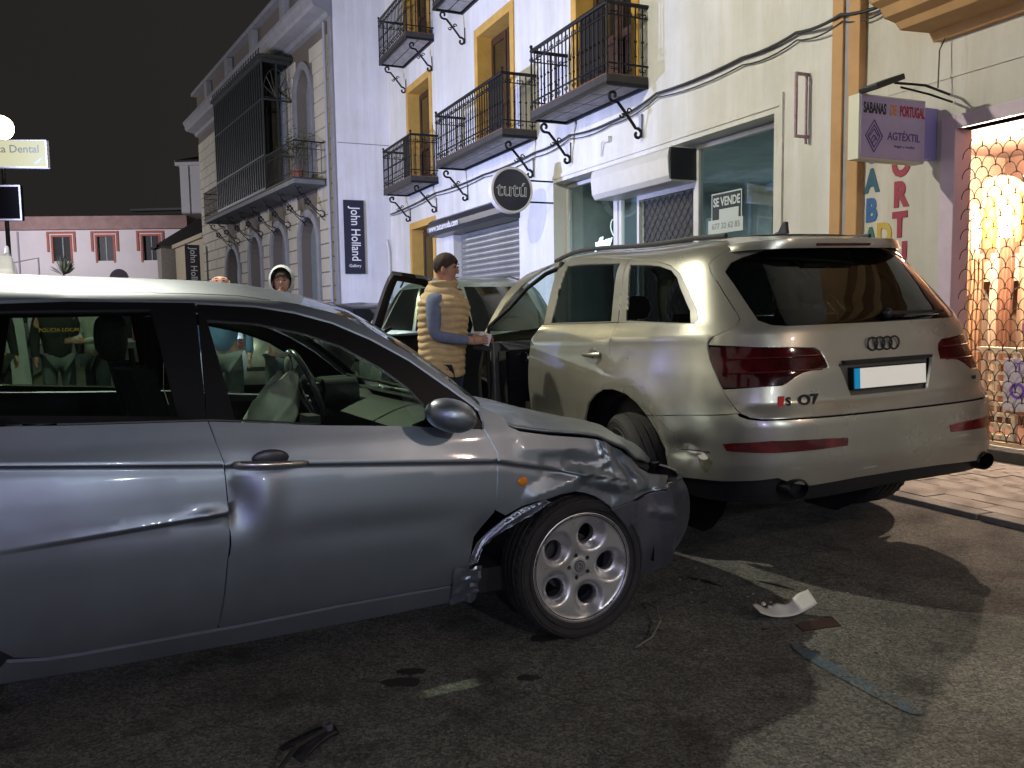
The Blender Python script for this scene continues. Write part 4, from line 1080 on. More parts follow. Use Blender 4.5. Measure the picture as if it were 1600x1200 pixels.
for P_, lab in ((LAMP_G, 'glowing globe street lamp at the far left of the street'), (FILL_H, 'added globe lamp brightening the far house, out of frame to the left')):
    o = thing('street_lamp', lab, 'street lamp', (P_.x, P_.y, 0))
    MB().lathe([(.10, 0.1), (.10, .6), (.05, .7), (.04, P_.z-.30), (.07, P_.z-.2)], 12).build('pole', m_iron, o, smooth=50)
    MB().ball((0, 0, P_.z), .26, 18).build('globe', g1, o, smooth=180)
_rl = DV*-10.5 + NV*1.5
o = thing('street_lamp', 'tall street lamp standing behind the camera', 'street lamp', (_rl.x, _rl.y, 0))
MB().lathe([(.10, 0), (.10, .6), (.05, .7), (.04, 4.9), (.07, 5.0)], 12).build('pole', m_iron, o, smooth=50)
MB().ball((0, 0, 5.2), .14, 14).build('globe', g1, o, smooth=180)
o = thing('added_wall_lamp', 'added bracket lamp right of the camera that fills light onto the hatchback', 'street lamp', FILL_C, FROT)
MB().tube([(0, .90, -.3), (0, .72, .12), (0, .0, .22)], .025, 8).build('arm', m_iron, o, smooth=60)
MB().lathe([(.0, .2), (.10, .2), (.20, .12), (.19, .10)], 16).build('hood', m_iron, o, smooth=50)
MB().ball((0, 0, .06), .05, 12).build('bulb', g2, o, smooth=180)
o = thing('hanging_lamp', 'lamp hung on a cable across the street above the cars', 'street lamp', LAMP_A, FROT)
_n = LAMP_A.dot(NV); _a, _b = -(_n+4.3), CW-_n     # local y runs along NV
MB().tube([(0, _a+(_b-_a)*i/16, .45-.012*(min(i, 16-i))**1.0+.35*abs(i/16-.33)) for i in range(17)], .012, 5).build('span_cable', m_cable, o)
MB().lathe([(0, .34), (.04, .33), (.06, .20), (.24, .11), (.23, .10)], 20).build('hood', m_iron, o, smooth=50)
MB().tube([(0, 0, .33), (0, 0, .52)], .012, 6).build('hanger', m_iron, o)
MB().ball((0, 0, .03), .045, 12).build('bulb', g2, o, smooth=180)

# ================================================================== car bodies
def lut(t, z):
    n = len(t)
    if z <= t[0][0]: return t[0][1:]
    if z >= t[-1][0]: return t[-1][1:]
    for i in range(n-1):
        if z < t[i+1][0]: break
    z0, z1 = t[i][0], t[i+1][0]; h = z1-z0; s = (z-z0)/h; out = []
    for k in range(1, len(t[0])):
        p0, p1 = t[i][k], t[i+1][k]; d = (p1-p0)/h
        dm = (p0-t[i-1][k])/(z0-t[i-1][0]) if i > 0 else d
        dp = (t[i+2][k]-p1)/(t[i+2][0]-z1) if i < n-2 else d
        m0 = 0 if dm*d <= 0 else 2*dm*d/(dm+d); m1 = 0 if dp*d <= 0 else 2*dp*d/(dp+d)
        out.append((2*s**3-3*s*s+1)*p0+(s**3-2*s*s+s)*h*m0+(3*s*s-2*s**3)*p1+(s**3-s*s)*h*m1)
    return out
SUVT = [(.15,.86,.93,5.),(.30,.935,1.03,5.),(.45,.962,1.075,5.),(.60,.975,1.09,5.),(.76,.985,1.085,5.),(.81,.988,1.065,5.),(.85,.988,1.03,5.),
 (1.0,.975,1.015,4.6),(1.10,.955,.985,4.4),(1.22,.935,.960,4.2),(1.36,.875,.865,4.2),(1.51,.805,.750,4.2),(1.63,.740,.655,4.2),(1.70,.675,.590,4.2),(1.74,.60,.52,4.2),(1.76,.52,.45,4.)]
ALFT = [(.12,.745,.70,2.6),(.22,.795,.78,2.6),(.34,.832,.80,2.6),(.50,.855,.80,2.6),(.62,.864,.78,2.6),(.74,.856,.72,2.5),(.86,.835,.62,2.4),(.93,.81,.5,2.4),
 (1.05,.76,.45,2.4),(1.20,.695,.4,2.4),(1.32,.635,.4,2.4),(1.38,.59,.4,2.4),(1.41,.53,.4,2.4)]
def dzx(x): return .08*math.exp(-((x-1.35)/.8)**2)
def sst(a, b, x):
    t = max(0, min(1, (x-a)/(b-a))); return t*t*(3-2*t)
def mirror(L, c=PI): return [(c-u, z) for u, z in reversed(L)]
def wheel_liner(parent, x, y0, y1, z, r, m):
    r *= .975; b = MB(); b.lathe([(r, y0), (r, y1)], 20, axis='y', c=(x, 0, z), a0=-.10, a1=PI+.10)
    b.lathe([(0, y1), (r, y1)], 20, axis='y', c=(x, 0, z), a0=0, a1=2*PI); return b.build('wheel_arch_liner', m, parent)
m_rub = mat('tyre_rubber', (.022, .021, .020), .78, var=.25, vscale=25, bump=.3, bscale=90)
m_rim = mat('alloy_silver', (.60, .60, .60), .33, metal=.75, var=.12, vscale=9, rvar=.08)
m_disc = mat('brake_steel', (.10, .10, .10), .5, metal=.7)
def tyre(parent, Rr, r, w, blocks=46):
    """axis y, outer face towards −y"""
    prof = [(r-.012, w*.40), (r+.012, w*.44), (r+(Rr-r)*.45, w*.50), (r+(Rr-r)*.78, w*.49), (Rr-.016, w*.455), (Rr-.004, w*.41)]
    gs = [-.27, -.09, .09, .27]; tr = []
    pts = [(Rr-.004, w*.41)]
    for g in gs[::-1]: pts += [(Rr, w*(g)+.007), (Rr-.009, w*g+.005), (Rr-.009, w*g-.005), (Rr, w*g-.007)]
    prof = prof[:-1] + pts + [(a, -c) for a, c in reversed(prof)]
    b = MB(); n = blocks*2; k = len(prof)
    for i in range(n):
        a0 = 2*PI*i/n
        for rr, h in prof:
            q = rr - (.006 if (i % 2 and rr > Rr-.006 and abs(h) > w*.26) else 0)
            a = a0 + (abs(h)/w)*.10
            b.v.append(Vector((q*math.cos(a), h, q*math.sin(a))))
    for i in range(n):
        for j in range(k-1): b.f.append((i*k+j, ((i+1) % n)*k+j, ((i+1) % n)*k+j+1, i*k+j+1))
    # raised sidewall ribs
    for rr in (r+(Rr-r)*.30, r+(Rr-r)*.66): b.lathe([(rr-.004, -w*.478), (rr, -w*.498-.003), (rr+.004, -w*.492)], 48, axis='y')
    return b.build('tyre', m_rub, parent, smooth=35)
def holed_wheel(parent, x, y, z, side, Rr=.305, rim=.228, w=.205, camber=0.0, toe=0.0):
    """five round holes"""
    o = bpy.data.objects.new('wheel', None); COL.objects.link(o); o.parent = parent
    o.matrix_local = Matrix.Translation((x, y, z)) @ Matrix.Rotation((0 if side < 0 else PI)+toe, 4, 'Z') @ Matrix.Rotation(camber, 4, 'X')
    tyre(o, Rr, rim, w)
    yo = -w*.40
    def depth(px, pz):
        r = math.hypot(px, pz); q = r/rim
        d = .034*sst(.0, .95, q)**1.5*-1 + .030     # hub sits back, rim lip forward
        d = .026*(1-q)**1.2 - (.010 if q > .93 else 0)*sst(.93, .99, q)
        a = math.atan2(px, pz)
        for k in range(5):
            ak = k*2*PI/5+.28
            hx, hz = .605*rim*math.sin(ak), .605*rim*math.cos(ak)
            # scooped bowl, offset outwards-clockwise of each hole
            sx, sz = hx*1.03+.012*math.cos(ak), hz*1.03-.012*math.sin(ak)
            dd = math.hypot(px-sx, pz-sz)
            d += .034*(1-sst(.034, .076, dd))
        if r < .045: d -= .006*(1-sst(.030, .045, r))
        return yo + .004 + d
    out = [(rim*.985*math.cos(2*PI*i/72), rim*.985*math.sin(2*PI*i/72)) for i in range(72)]
    holes = []
    for k in range(5):
        ak = k*2*PI/5+.28; hx, hz = .605*rim*math.sin(ak), .605*rim*math.cos(ak)
        holes.append([(hx+.0415*math.cos(2*PI*i/28), hz+.0415*math.sin(2*PI*i/28)) for i in range(28)])
    for k in range(5):
        ak = k*2*PI/5+.9; hx, hz = .215*rim*math.sin(ak), .215*rim*math.cos(ak)
        holes.append([(hx+.0095*math.cos(2*PI*i/12), hz+.0095*math.sin(2*PI*i/12)) for i in range(12)])
    V, Fc = fill(out, holes, .0085)
    P = [Vector((a, depth(a, c), c)) for a, c in V]
    F2 = [f if (P[f[1]]-P[f[0]]).cross(P[f[2]]-P[f[0]]).y < 0 else tuple(reversed(f)) for f in Fc]
    be = bedges(F2); mp = {}
    for a, c in be:
        for i in (a, c):
            if i not in mp: mp[i] = len(P); P.append(P[i]+Vector((0, .03, 0)))
    F2 += [(c, a, mp[a], mp[c]) for a, c in be]
    raw('rim', P, F2, m_rim, o, True, angle=50)
    b = MB(); b.lathe([(rim*.985, yo+.002), (rim, yo-.006), (rim+.006, yo-.004), (rim+.004, yo+.01), (rim*.94, yo+.03), (rim*.92, w*.42)], 64, axis='y'); b.build('rim_lip', m_rim, o, smooth=50)
    b = MB(); b.lathe([(0, .03), (.125, .03), (.125, .045), (0, .045)], 32, axis='y'); b.build('brake_disc', m_disc, o, smooth=40)
    b = MB(); b.lathe([(0, yo+.018), (.024, yo+.018), (.027, yo+.022), (.028, yo+.05)], 24, axis='y'); b.build('centre_cap', mat('cap_grey', (.16, .16, .17), .4, metal=.6), o, smooth=40)
    b = MB(); b.lathe([(.016, yo+.0165), (.019, yo+.0165)], 20, axis='y'); b.box(-.012, .0, yo+.0155, yo+.017, -.002, .002); b.box(-.008, -.005, yo+.0155, yo+.017, -.010, .010); b.tube([(.004, yo+.0165, -.009), (.009, yo+.0165, -.003), (.004, yo+.0165, .003), (.009, yo+.0165, .009)], .0014, 4)
    b.build('cap_emblem', m_rim, o)
    return o
def spoke_wheel(parent, x, y, z, side, Rr=.38, rim=.262, w=.275, toe=0.0, camber=0.0, n=7):
    o = bpy.data.objects.new('wheel', None); COL.objects.link(o); o.parent = parent
    o.matrix_local = Matrix.Translation((x, y, z)) @ Matrix.Rotation((0 if side < 0 else PI)+toe, 4, 'Z') @ Matrix.Rotation(camber, 4, 'X')
    tyre(o, Rr, rim, w, 40); yo = -w*.36
    b = MB(); b.lathe([(rim*.93, yo+.02), (rim, yo), (rim+.006, yo), (rim*.95, yo+.05), (rim*.9, w*.4)], 48, axis='y')
    for k in range(n):
        a = 2*PI*k/n
        for s in (-.1, .1): b.tube([(.05*math.cos(a), yo+.03, .05*math.sin(a)), (rim*.6*math.cos(a+s*.6), yo+.025, rim*.6*math.sin(a+s*.6)), (rim*.95*math.cos(a+s), yo+.01, rim*.95*math.sin(a+s))], [.02, .016, .014], 6)
    b.lathe([(0, yo+.01), (.05, yo+.012), (.07, yo+.04)], 20, axis='y'); b.build('rim', m_rim, o, smooth=45)
    b = MB(); b.lathe([(0, .03), (.17, .03), (.17, .05)], 24, axis='y'); b.build('brake_disc', m_disc, o)
    return o
def car_matrix(X, Y, Z, h, pi, ro):
    return Matrix.Translation((X, Y, Z)) @ Matrix.Rotation(h, 4, 'Z') @ Matrix.Rotation(pi, 4, 'Y') @ Matrix.Rotation(ro, 4, 'X')
m_trimb = mat('rubber_black', (.012, .012, .012), .6)
m_seat = mat('seat_fabric', (.020, .020, .022), .9, var=.3, vscale=30, bump=.3)
m_dash = mat('dash_plastic', (.022, .022, .025), .6, bump=.2, bscale=120)
m_chrome = mat('chrome', (.55, .55, .55), .18, metal=1.0)
def seat(parent, x, y, z, m=None, s=1.0, tilt=.25):
    o = bpy.data.objects.new('seat', None); COL.objects.link(o); o.parent = parent; o.location = (x, y, z); m = m or m_seat
    b = MB(); b.grid(lambda u, v: (-.26+.52*u, -.25+.5*v, .30+.04*math.sin(u*PI)-.05*(2*v-1)**4*-1 + .03*abs(2*v-1)**3), 8, 8); b.box(-.27, .26, -.25, .25, .08, .30); b.build('cushion', m, o, smooth=50)
    b = MB()
    def f(u, v):
        w = .25*(1-.25*sst(.55, 1, v)); yy = -w+2*w*u; zz = .28+.60*v
        return (-.24-tilt*.60*v + .05*abs(2*u-1)**2.5, yy, zz)
    b.grid(f, 10, 10); b.grid(lambda u, v: tuple(Vector(f(1-u, v))+Vector((-.10+.03*v, 0, 0))), 10, 10)
    for u in (0, 1): b.grid(lambda a, v, u=u: tuple(Vector(f(u, v)).lerp(Vector(f(u, v))+Vector((-.10+.03*v, 0, 0)), a)), 1, 10)
    b.grid(lambda a, q: tuple(Vector(f(q, 1)).lerp(Vector(f(q, 1))+Vector((-.07, 0, 0)), a)), 1, 10)
    b.build('seat_back', m, o, smooth=60)
    b = MB(); b.grid(lambda u, v: ((-.43-tilt*.2)+.050*math.copysign(abs(math.cos(2*PI*u))**.6, math.cos(2*PI*u))*math.sin(PI*v)**.5, .125*math.copysign(abs(math.sin(2*PI*u))**.6, math.sin(2*PI*u))*math.sin(PI*v)**.4, .99+.085*math.cos(PI*v)), 24, 12); b.tube([(-.42, .05, .86), (-.43, .05, .95)], .008, 5); b.tube([(-.42, -.05, .86), (-.43, -.05, .95)], .008, 5); b.build('headrest', m, o, smooth=60)
    return o
def steering_wheel(parent, x, y, z, r=.19, m=None, tilt=.45):
    o = bpy.data.objects.new('steering_wheel', None); COL.objects.link(o); o.parent = parent
    o.matrix_local = Matrix.Translation((x, y, z)) @ Matrix.Rotation(-tilt, 4, 'Y')
    b = MB(); b.tube([(0, r*math.cos(2*PI*i/28), r*math.sin(2*PI*i/28)) for i in range(28)], .016, 8, closed=True); b.build('wheel_ring', m or m_dash, o, smooth=180)
    b = MB(); b.ball((.02, 0, 0), (.04, .075, .06), 12); b.box(-.0, .03, -r, r, -.02, .02); b.box(0, .03, -.02, .02, -r, 0); b.build('hub', m_dash, o, smooth=60)
    return o

# ================================================================== the beige SUV
suv = thing('beige_suv', 'dirty champagne-beige SUV seen from behind with its front left door open', 'car', mtx=car_matrix(1.62, 5.30, 0.0, R(113.5), .035, -.02))
P_SUV = paint('champagne_paint', (.47, .47, .40), .27, .66, dirt=(.35, .345, .29))
P_SUVD = mat('grey_door_frame', (.20, .20, .18), .4, metal=.3, var=.1)
G_SUV = glass('privacy_glass', (.11, .12, .12), ior=1.5)
G_SUVR = glass('rear_privacy_glass', (.055, .06, .06), ior=1.5)
def SUVS(side):
    def S(u, z):
        W, a, n = lut(SUVT, z); 
        if u <= 0: x, y = -u, side*W
        elif u <= PI:
            su, cu = math.sin(u), math.cos(u); r = (abs(su)**n+abs(cu)**n)**(-1/n); x, y = -a*r*su, side*W*r*cu
        else: x, y = u-PI, -side*W
        if x > 2.7: y *= 1-.20*((x-2.7)/1.25)**2
        zz = z if z < 1.22 else 1.22+(z-1.22)*(1+dzx(x)/.54)
        # wheel-arch swelling and door crease, shallow
        if x > -.75 and z < 1.15:
            d = math.hypot(x-.06, (z-.46)); y += (1 if y > 0 else -1)*.016*math.exp(-((d-.50)/.10)**2)
            d = math.hypot(x-3.05, (z-.46)); y += (1 if y > 0 else -1)*.014*math.exp(-((d-.50)/.10)**2)
        if -.9 < x: y += (1 if y > 0 else -1)*.006*math.exp(-((z-1.205)/.014)**2)
        return (x, y, zz)
    return S
def un(x, z): return z if z < 1.22 else 1.22+(z-1.22)/(1+dzx(x)/.54)
def UZ(L): return [(u, un(-u if u < 0 else (u-PI if u > PI else -1), z)) for u, z in L]   # traced heights -> surface parameter
ZTOP = 1.758
A_ARCH = [(-.52,.44),(-.545,.664),(-.526,.712),(-.47,.798),(-.372,.859),(-.282,.892),(-.153,.900),(-.011,.880),(.102,.832),(.177,.776),(.232,.72),(.277,.668),(.33,.591),(.348,.496),(.375,.438)]
GAP = [(-.222,1.307),(-.248,1.225),(-.26,1.182),(-.248,1.073),(-.278,.975),(-.282,.892)]
SEAM = UZ([(-2.33,1.36),(-2.20,1.52),(-1.95,1.67),(-1.72,1.765),(-1.392,1.809),(-.899,1.779),(-.448,1.725),(-.109,1.675),(.204,1.623),(.368,1.564),(.479,1.468),(.557,1.352),(.568,1.299),(.547,1.28)])
TAILS = [(.93,1.745),(.846,1.705),(.728,1.666),(.641,1.616),(.626,1.593),(.644,1.551),(.691,1.487),(.738,1.398),(.777,1.32),(.784,1.289),(.766,1.257),(.71,1.23),(.651,1.201),(.627,1.177),(.625,1.16),(.64,1.094),(.664,1.025),(.695,.953),(.717,.905),(.744,.857),(.761,.82)]
BSEAM = [(.747,.818),(.713,.812),(.588,.801),(.189,.766)]
for side in (1, -1):
    S = SUVS(side)
    top = [(-2.06+i*(2.06+.90)/24, ZTOP) for i in range(25)]
    wb_ = UZ([(-2.46,1.25),(-2.41,1.40),(-2.33,1.55),(-2.22,1.66)])
    GU = UZ(GAP)
    out = GU[::-1] + [(.2, 1.294)] + SEAM[::-1] + wb_ + top + [(.925, 1.752)] + TAILS[1:] + BSEAM + A_ARCH[9:5:-1]
    panel('quarter_panel', S, out, P_SUV, suv, step=.045)
    RDF = [(-1.31,1.323),(-1.431,1.227),(-1.447,1.112),(-1.42,.913),(-1.40,.751),(-1.40,.42)]
    rd = panel('rear_door', S, GU+A_ARCH[4::-1]+[(-.60,.40)]+[(-1.40,.40)]+RDF[::-1][1:-1]+[(-1.31,un(1.3,1.323))], P_SUV, suv, step=.05)
    g1_ = UZ([(-1.173,1.334),(-1.262,1.752),(-.506,1.698),(-.322,1.321)])
    fo = UZ([(-1.297,1.323),(-1.40,1.79),(-1.30,1.805),(-.899,1.779),(-.43,1.722),(-.228,1.309)])
    panel('door_frame', S, fo, P_SUVD, rd, holes=[g1_], step=.06, off=-.003)
    panel('window', S, g1_, G_SUV, rd, step=.08, off=-.012, gap=-.004, flange=0)
    g2_ = UZ([(-.351,1.676),(-.137,1.32),(.517,1.286),(.505,1.349),(.437,1.437),(.336,1.544),(.23,1.594),(.011,1.631),(-.15,1.657)])
    qo = UZ([(-.425,1.722)]) + [p for p in SEAM if p[0] > -.40] + UZ([(-.222,1.305)])
    qt = panel('quarter_window_trim', S, qo, P_SUVD, suv, holes=[g2_], step=.06, off=-.003)
    panel('window', S, g2_, G_SUV, qt, step=.08, off=-.012, gap=-.004, flange=0)
    # door handle
    h_ = MB(); p0 = Vector(S(-.47, 1.11)); sy = side
    h_.grid(lambda u, v: (p0.x-.10+.20*u, p0.y+sy*(.012+.018*math.sin(PI*u)**.5), p0.z-.014+.028*v), 10, 3)
    h_.tube([(p0.x-.11, p0.y+sy*.008, p0.z), (p0.x-.05, p0.y+sy*.034, p0.z), (p0.x+.05, p0.y+sy*.034, p0.z), (p0.x+.11, p0.y+sy*.008, p0.z)], .014, 8)
    h_.build('door_handle', P_SUV, rd, smooth=60)
    b = MB(); b.ball((p0.x, p0.y-sy*.012, p0.z), (.065, .02, .048), 16); b.build('handle_recess', mat('recess_grey', (.08, .078, .065), .5), rd, smooth=180)
    # sill, fender, hinge pillar
    panel('sill', S, [(-2.50,.40),(-.60,.40),(-.56,.30),(-2.50,.30)], m_blk, suv, step=.12)
    panel('front_fender', S, UZ([(-2.46,1.25),(-2.42,1.24),(-2.42,1.1),(-2.42,.41),(-2.54,.40),(-2.55,.55),(-2.60,.72),(-2.75,.84),(-2.95,.90),(-3.15,.90),(-3.35,.82),(-3.50,.68),(-3.56,.50),(-3.95,.45),(-3.95,.88),(-3.6,1.0),(-3.0,1.12)]), P_SUV, suv, step=.08)
    # wheel liners
    wheel_liner(suv, .06, side*.93, side*.55, .42, .46, m_dark); wheel_liner(suv, 3.05, side*.90, side*.5, .42, .46, m_dark)
    # roof rails
    pr = []
    for i in range(15):
        x = 1.75-2.15*i/14; e = math.sin(PI*i/14)
        z_ = 1.76+dzx(x)+.004+.020*min(1, e*2.2); pr.append((x, side*(.545), z_))
    MB().tube(pr, .014, 6, flat=1.2).build('roof_rail', m_trimb, suv, smooth=60)
# closed right front door
S = SUVS(-1)
fdo = [(-1.405,.41),(-1.405,.751),(-1.425,.913),(-1.452,1.112),(-1.436,1.227),(-1.31,1.27)] + UZ([(-2.40,1.25)]) + [(-2.41,1.1),(-2.41,.41)]
panel('front_door', S, fdo, P_SUV, suv, step=.08)
fw = UZ([(-1.33,1.30),(-1.43,1.77),(-1.68,1.735),(-1.92,1.64),(-2.14,1.50),(-2.25,1.36),(-2.25,1.30)])
panel('window', S, fw, glass('clear_car_glass', (.62, .74, .70)), suv, step=.1, off=-.01, flange=0)
# tailgate
S = SUVS(1)
LGT = [(.632,1.156),(.87,1.145),(1.043,1.132),(1.118,1.126),(1.152,1.104),(1.168,1.074),(1.176,1.039),(1.178,1.023),(1.099,1.019),(1.049,1.009),(1.007,.988),(.971,.962),(.946,.949),(.86,.948),(.702,.945),(.664,1.025),(.640,1.094)]
GL = [(.99,1.246),(.92,1.255),(.867,1.281),(.831,1.367),(.782,1.475),(.735,1.552),(.775,1.60),(.849,1.628),(1.026,1.668),(1.359,1.682)]
GLR = [(PI/2,1.243)] + GL + [(PI/2,1.685)] + mirror(GL)
REC = [(1.24,1.035),(1.30,.872),(PI-1.30,.872),(PI-1.24,1.035)]
TAILN = TAILS[:13] + [(.628,1.163)] + LGT[1:14] + [(.703,.938)] + TAILS[17:]
tg_out = TAILN + [(.791,.797),(.833,.791),(1.0,.789),(1.293,.786),(PI/2,.785)] + mirror(TAILN+[(.791,.797),(.833,.791),(1.0,.789),(1.293,.786)])
tg = panel('tailgate', S, tg_out, P_SUV, suv, holes=[GLR, REC], step=.038)
panel('rear_window', S, GLR, G_SUVR, tg, step=.06, off=-.006, gap=-.004, flange=0)
m_lens = mat('red_lens', (.024, .002, .003), .08, coat=.25, spec=.35, col2=(.070, .004, .006), vscale=11, detail=2, contrast=(.35, .7))
nt = m_lens.node_tree; nt.nodes['Principled BSDF'].inputs['Transmission Weight'].default_value = 0.0
for L in (LGT, mirror(LGT)):
    tl_ = panel('tail_light', S, L, m_lens, tg, step=.03, off=-.002)
    for k in range(2):
        z0 = 1.085-.07*k
        us = [(.72+.42*i/10) if L is LGT else PI-(.72+.42*i/10) for i in range(11)]
        MB().tube([tuple(Vector(S(u, z0))*1.003) for u in us], .0045, 5).build('lens_rib', mat('lens_bright', (.10, .008, .010), .15, coat=1), tl_)
# spoiler lip
b = MB(); us = [.74+(PI-1.48)*i/40 for i in range(41)]; ring = []
for u in us:
    e = min(1, (u-.74)/.35, (PI-.74-u)/.35)**.5 if .74 < u < PI-.74 else 0
    p1 = Vector(S(u, 1.752)); p2 = Vector(S(u, 1.70)); p3 = Vector(S(u, 1.672)); d = Vector((p3.x, p3.y*.25, 0)).normalized()
    ring.append([p1+Vector((0, 0, .004)), p1.lerp(p2, .6)+d*.05*e+Vector((0, 0, .012)), p2+d*(.13*e+.004)+Vector((0, 0, .012*e)), p2+d*(.135*e+.004)+Vector((0, 0, -.012)), p3+d*.10*e-Vector((0, 0, .012)), p3+d*.004])
k = 6
for r_ in ring: b.v += r_
for i in range(40):
    for j in range(k-1): b.f.append((i*k+j, i*k+j+1, (i+1)*k+j+1, (i+1)*k+j))
b.build('roof_spoiler', P_SUV, tg, smooth=50)
b = MB(); b.tube([tuple(Vector(S(u, 1.70))+Vector((-.137, 0, -.022))) for u in [PI/2-.28+.56*i/8 for i in range(9)]], .008, 6); b.build('third_brake_light', MATS['red_lens'], tg)
# plate recess, plate
pc = Vector(S(PI/2, .95))
b = MB(); b.box(pc.x+.028, pc.x+.034, -.31, .31, .865, 1.045); b.build('plate_recess', mat('recess_dark', (.12, .115, .09), .45), tg)
b = MB(); b.box(pc.x-.012, pc.x+.028, -.31, .31, 1.036, 1.052); b.build('plate_lamp_bar', m_blk, tg)
pl = bpy.data.objects.new('number_plate', None); COL.objects.link(pl); pl.parent = tg; pl.location = (pc.x-.004, 0, .955)
MB().box(-.006, .026, -.262, .262, -.058, .058).build('plate_back', m_blk, pl)
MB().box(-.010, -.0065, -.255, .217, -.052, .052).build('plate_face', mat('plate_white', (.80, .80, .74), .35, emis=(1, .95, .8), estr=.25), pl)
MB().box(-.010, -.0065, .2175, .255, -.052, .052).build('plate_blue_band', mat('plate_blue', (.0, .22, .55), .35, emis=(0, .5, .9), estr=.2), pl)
# rings emblem and badge (plain lettering as on the car)
em = MB()
for i in range(4):
    y = .078-.052*i; em.tube([(pc.x*0+S(PI/2, 1.128)[0]-.010, y+.034*math.cos(2*PI*q/24), 1.128+.034*math.sin(2*PI*q/24)) for q in range(24)], .0048, 6, closed=True)
em.build('rings_emblem', m_blk, tg, smooth=180)
def on_tail(u, z, off=.004):
    p = Vector(S(u, z)); e = .01; a = (Vector(S(u+e, z))-Vector(S(u-e, z))).normalized(); n = a.cross(Vector((0, 0, 1))).normalized()
    if n.dot(Vector((p.x, p.y, 0))) < 0: n = -n
    return Matrix.Translation(p+n*off) @ Matrix((( a.x, 0, n.x, 0), (a.y, 0, n.y, 0), (0, 1, 0, 0), (0, 0, 0, 1)))
text_obj('model_badge', 'Q7', .072, m_blk, tg, on_tail(1.055, .868), depth=.003, bold=.002, sx=1.25)
text_obj('model_badge_letter', 'S', .058, m_blk, tg, on_tail(.965, .866), depth=.003, bold=.002, sx=1.0)
b = MB(); q = [(-.022, -.03), (.008, -.03), (.018, .03), (-.012, .03)]; b.add([(a, c, 0) for a, c in q]+[(a, c, .004) for a, c in q], [(4, 5, 6, 7), (0, 1, 5, 4), (1, 2, 6, 5), (2, 3, 7, 6), (3, 0, 4, 7)]); b.xf(on_tail(.935, .866, .002)); b.build('red_badge_block', mat('badge_red', (.6, .03, .02), .35), tg)
text_obj('small_badge', 'TDI', .03, m_blk, tg, on_tail(2.19, .90), depth=.002, sx=1.1)
# rear wiper
p0 = Vector(S(1.66, 1.285)); p1 = Vector(S(2.12, 1.285))
wp = MB(); wp.ball(tuple(p0+Vector((-.02, 0, 0))), (.03, .03, .03), 10); wp.tube([tuple(p0+Vector((-.03, 0, .0))), tuple((p0+p1)/2+Vector((-.045, 0, .0))), tuple(p1+Vector((-.015, 0, 0)))], [.012, .010, .006], 6)
wp.build('rear_wiper', m_blk, tg, smooth=60)
# bumper
RF = [(.667,.659),(.681,.625),(.856,.62),(1.208,.626),(1.214,.665),(1.105,.673),(.86,.681),(.709,.667)]
bb_ = BSEAM[::-1] + [(.75,.806),(.782,.790),(.83,.783),(1.0,.781),(1.293,.778),(PI/2,.777)]
bbot = [(.375,.438),(.41,.446),(.65,.462),(.80,.480),(.875,.492),(.93,.462),(1.01,.441),(1.10,.446),(1.264,.453),(PI/2,.456)]
bo = bb_ + mirror(bb_[:-1]) + [(PI-u, z) for u, z in A_ARCH[10:14]] + [(PI-u, z) for u, z in bbot[:-1]] + bbot[::-1] + A_ARCH[13:9:-1]
def SBU(u, z):   # lower character line of the bumper
    p = Vector(S(u, z)); d = Vector((p.x*.8, p.y*.8, 0)).normalized()
    p += d*(.010*sst(.60, .565, z) * (1 if z < .6 else 0) - .006*math.exp(-((z-.70)/.02)**2)*0)
    # torn and dented corner by the rear left wheel
    k = math.exp(-((u-.46)/.09)**2-((z-.60)/.06)**2); p -= d*.030*k
    p -= d*.012*math.exp(-((u-.52-.4*(z-.55))/.035)**2)*math.exp(-((z-.57)/.08)**2)
    return tuple(p)
bu = panel('rear_bumper', SBU, bo, P_SUV, suv, step=.040)
for L in (RF, mirror(RF)): panel('reflector', SBU, L, mat('reflector_red', (.085, .006, .008), .10, coat=1, col2=(.26, .02, .015), vscale=7, contrast=(.45, .72)), bu, step=.05, off=.004, gap=0)
VL = [(.36,.45),(.60,.465),(.875,.50),(1.01,.46),(PI/2,.475)]
vo = VL + [(PI-u, z) for u, z in VL[:-1]][::-1] + [(PI-.50,.37),(PI-.75,.375),(PI/2,.375),(.75,.345),(.50,.335),(.40,.36)]
panel('bumper_valance', S, vo, m_blk, bu, step=.06, off=-.02)
panel('bumper_chrome_strip', SBU, [(.40,.600),(.60,.612),(.60,.606),(.40,.594)], m_chrome, bu, step=.05, off=.003, gap=0, flange=.003)
for u_, z_, w_, h_ in ((1.75, .64, .010, .030), (1.98, .70, .008, .018), (1.62, .55, .03, .004), (2.02, .60, .05, .004), (1.35, .50, .06, .004), (.95, .54, .03, .003)):
    panel('scuff_mark', SBU, smooth_loop([(u_-w_, z_-h_), (u_+w_*.6, z_-h_*.8), (u_+w_, z_+h_), (u_-w_*.5, z_+h_*.9)], 1), mat('scuff_pale', (.42, .40, .35), .6), bu, step=.03, off=.0012, gap=0, flange=.001)
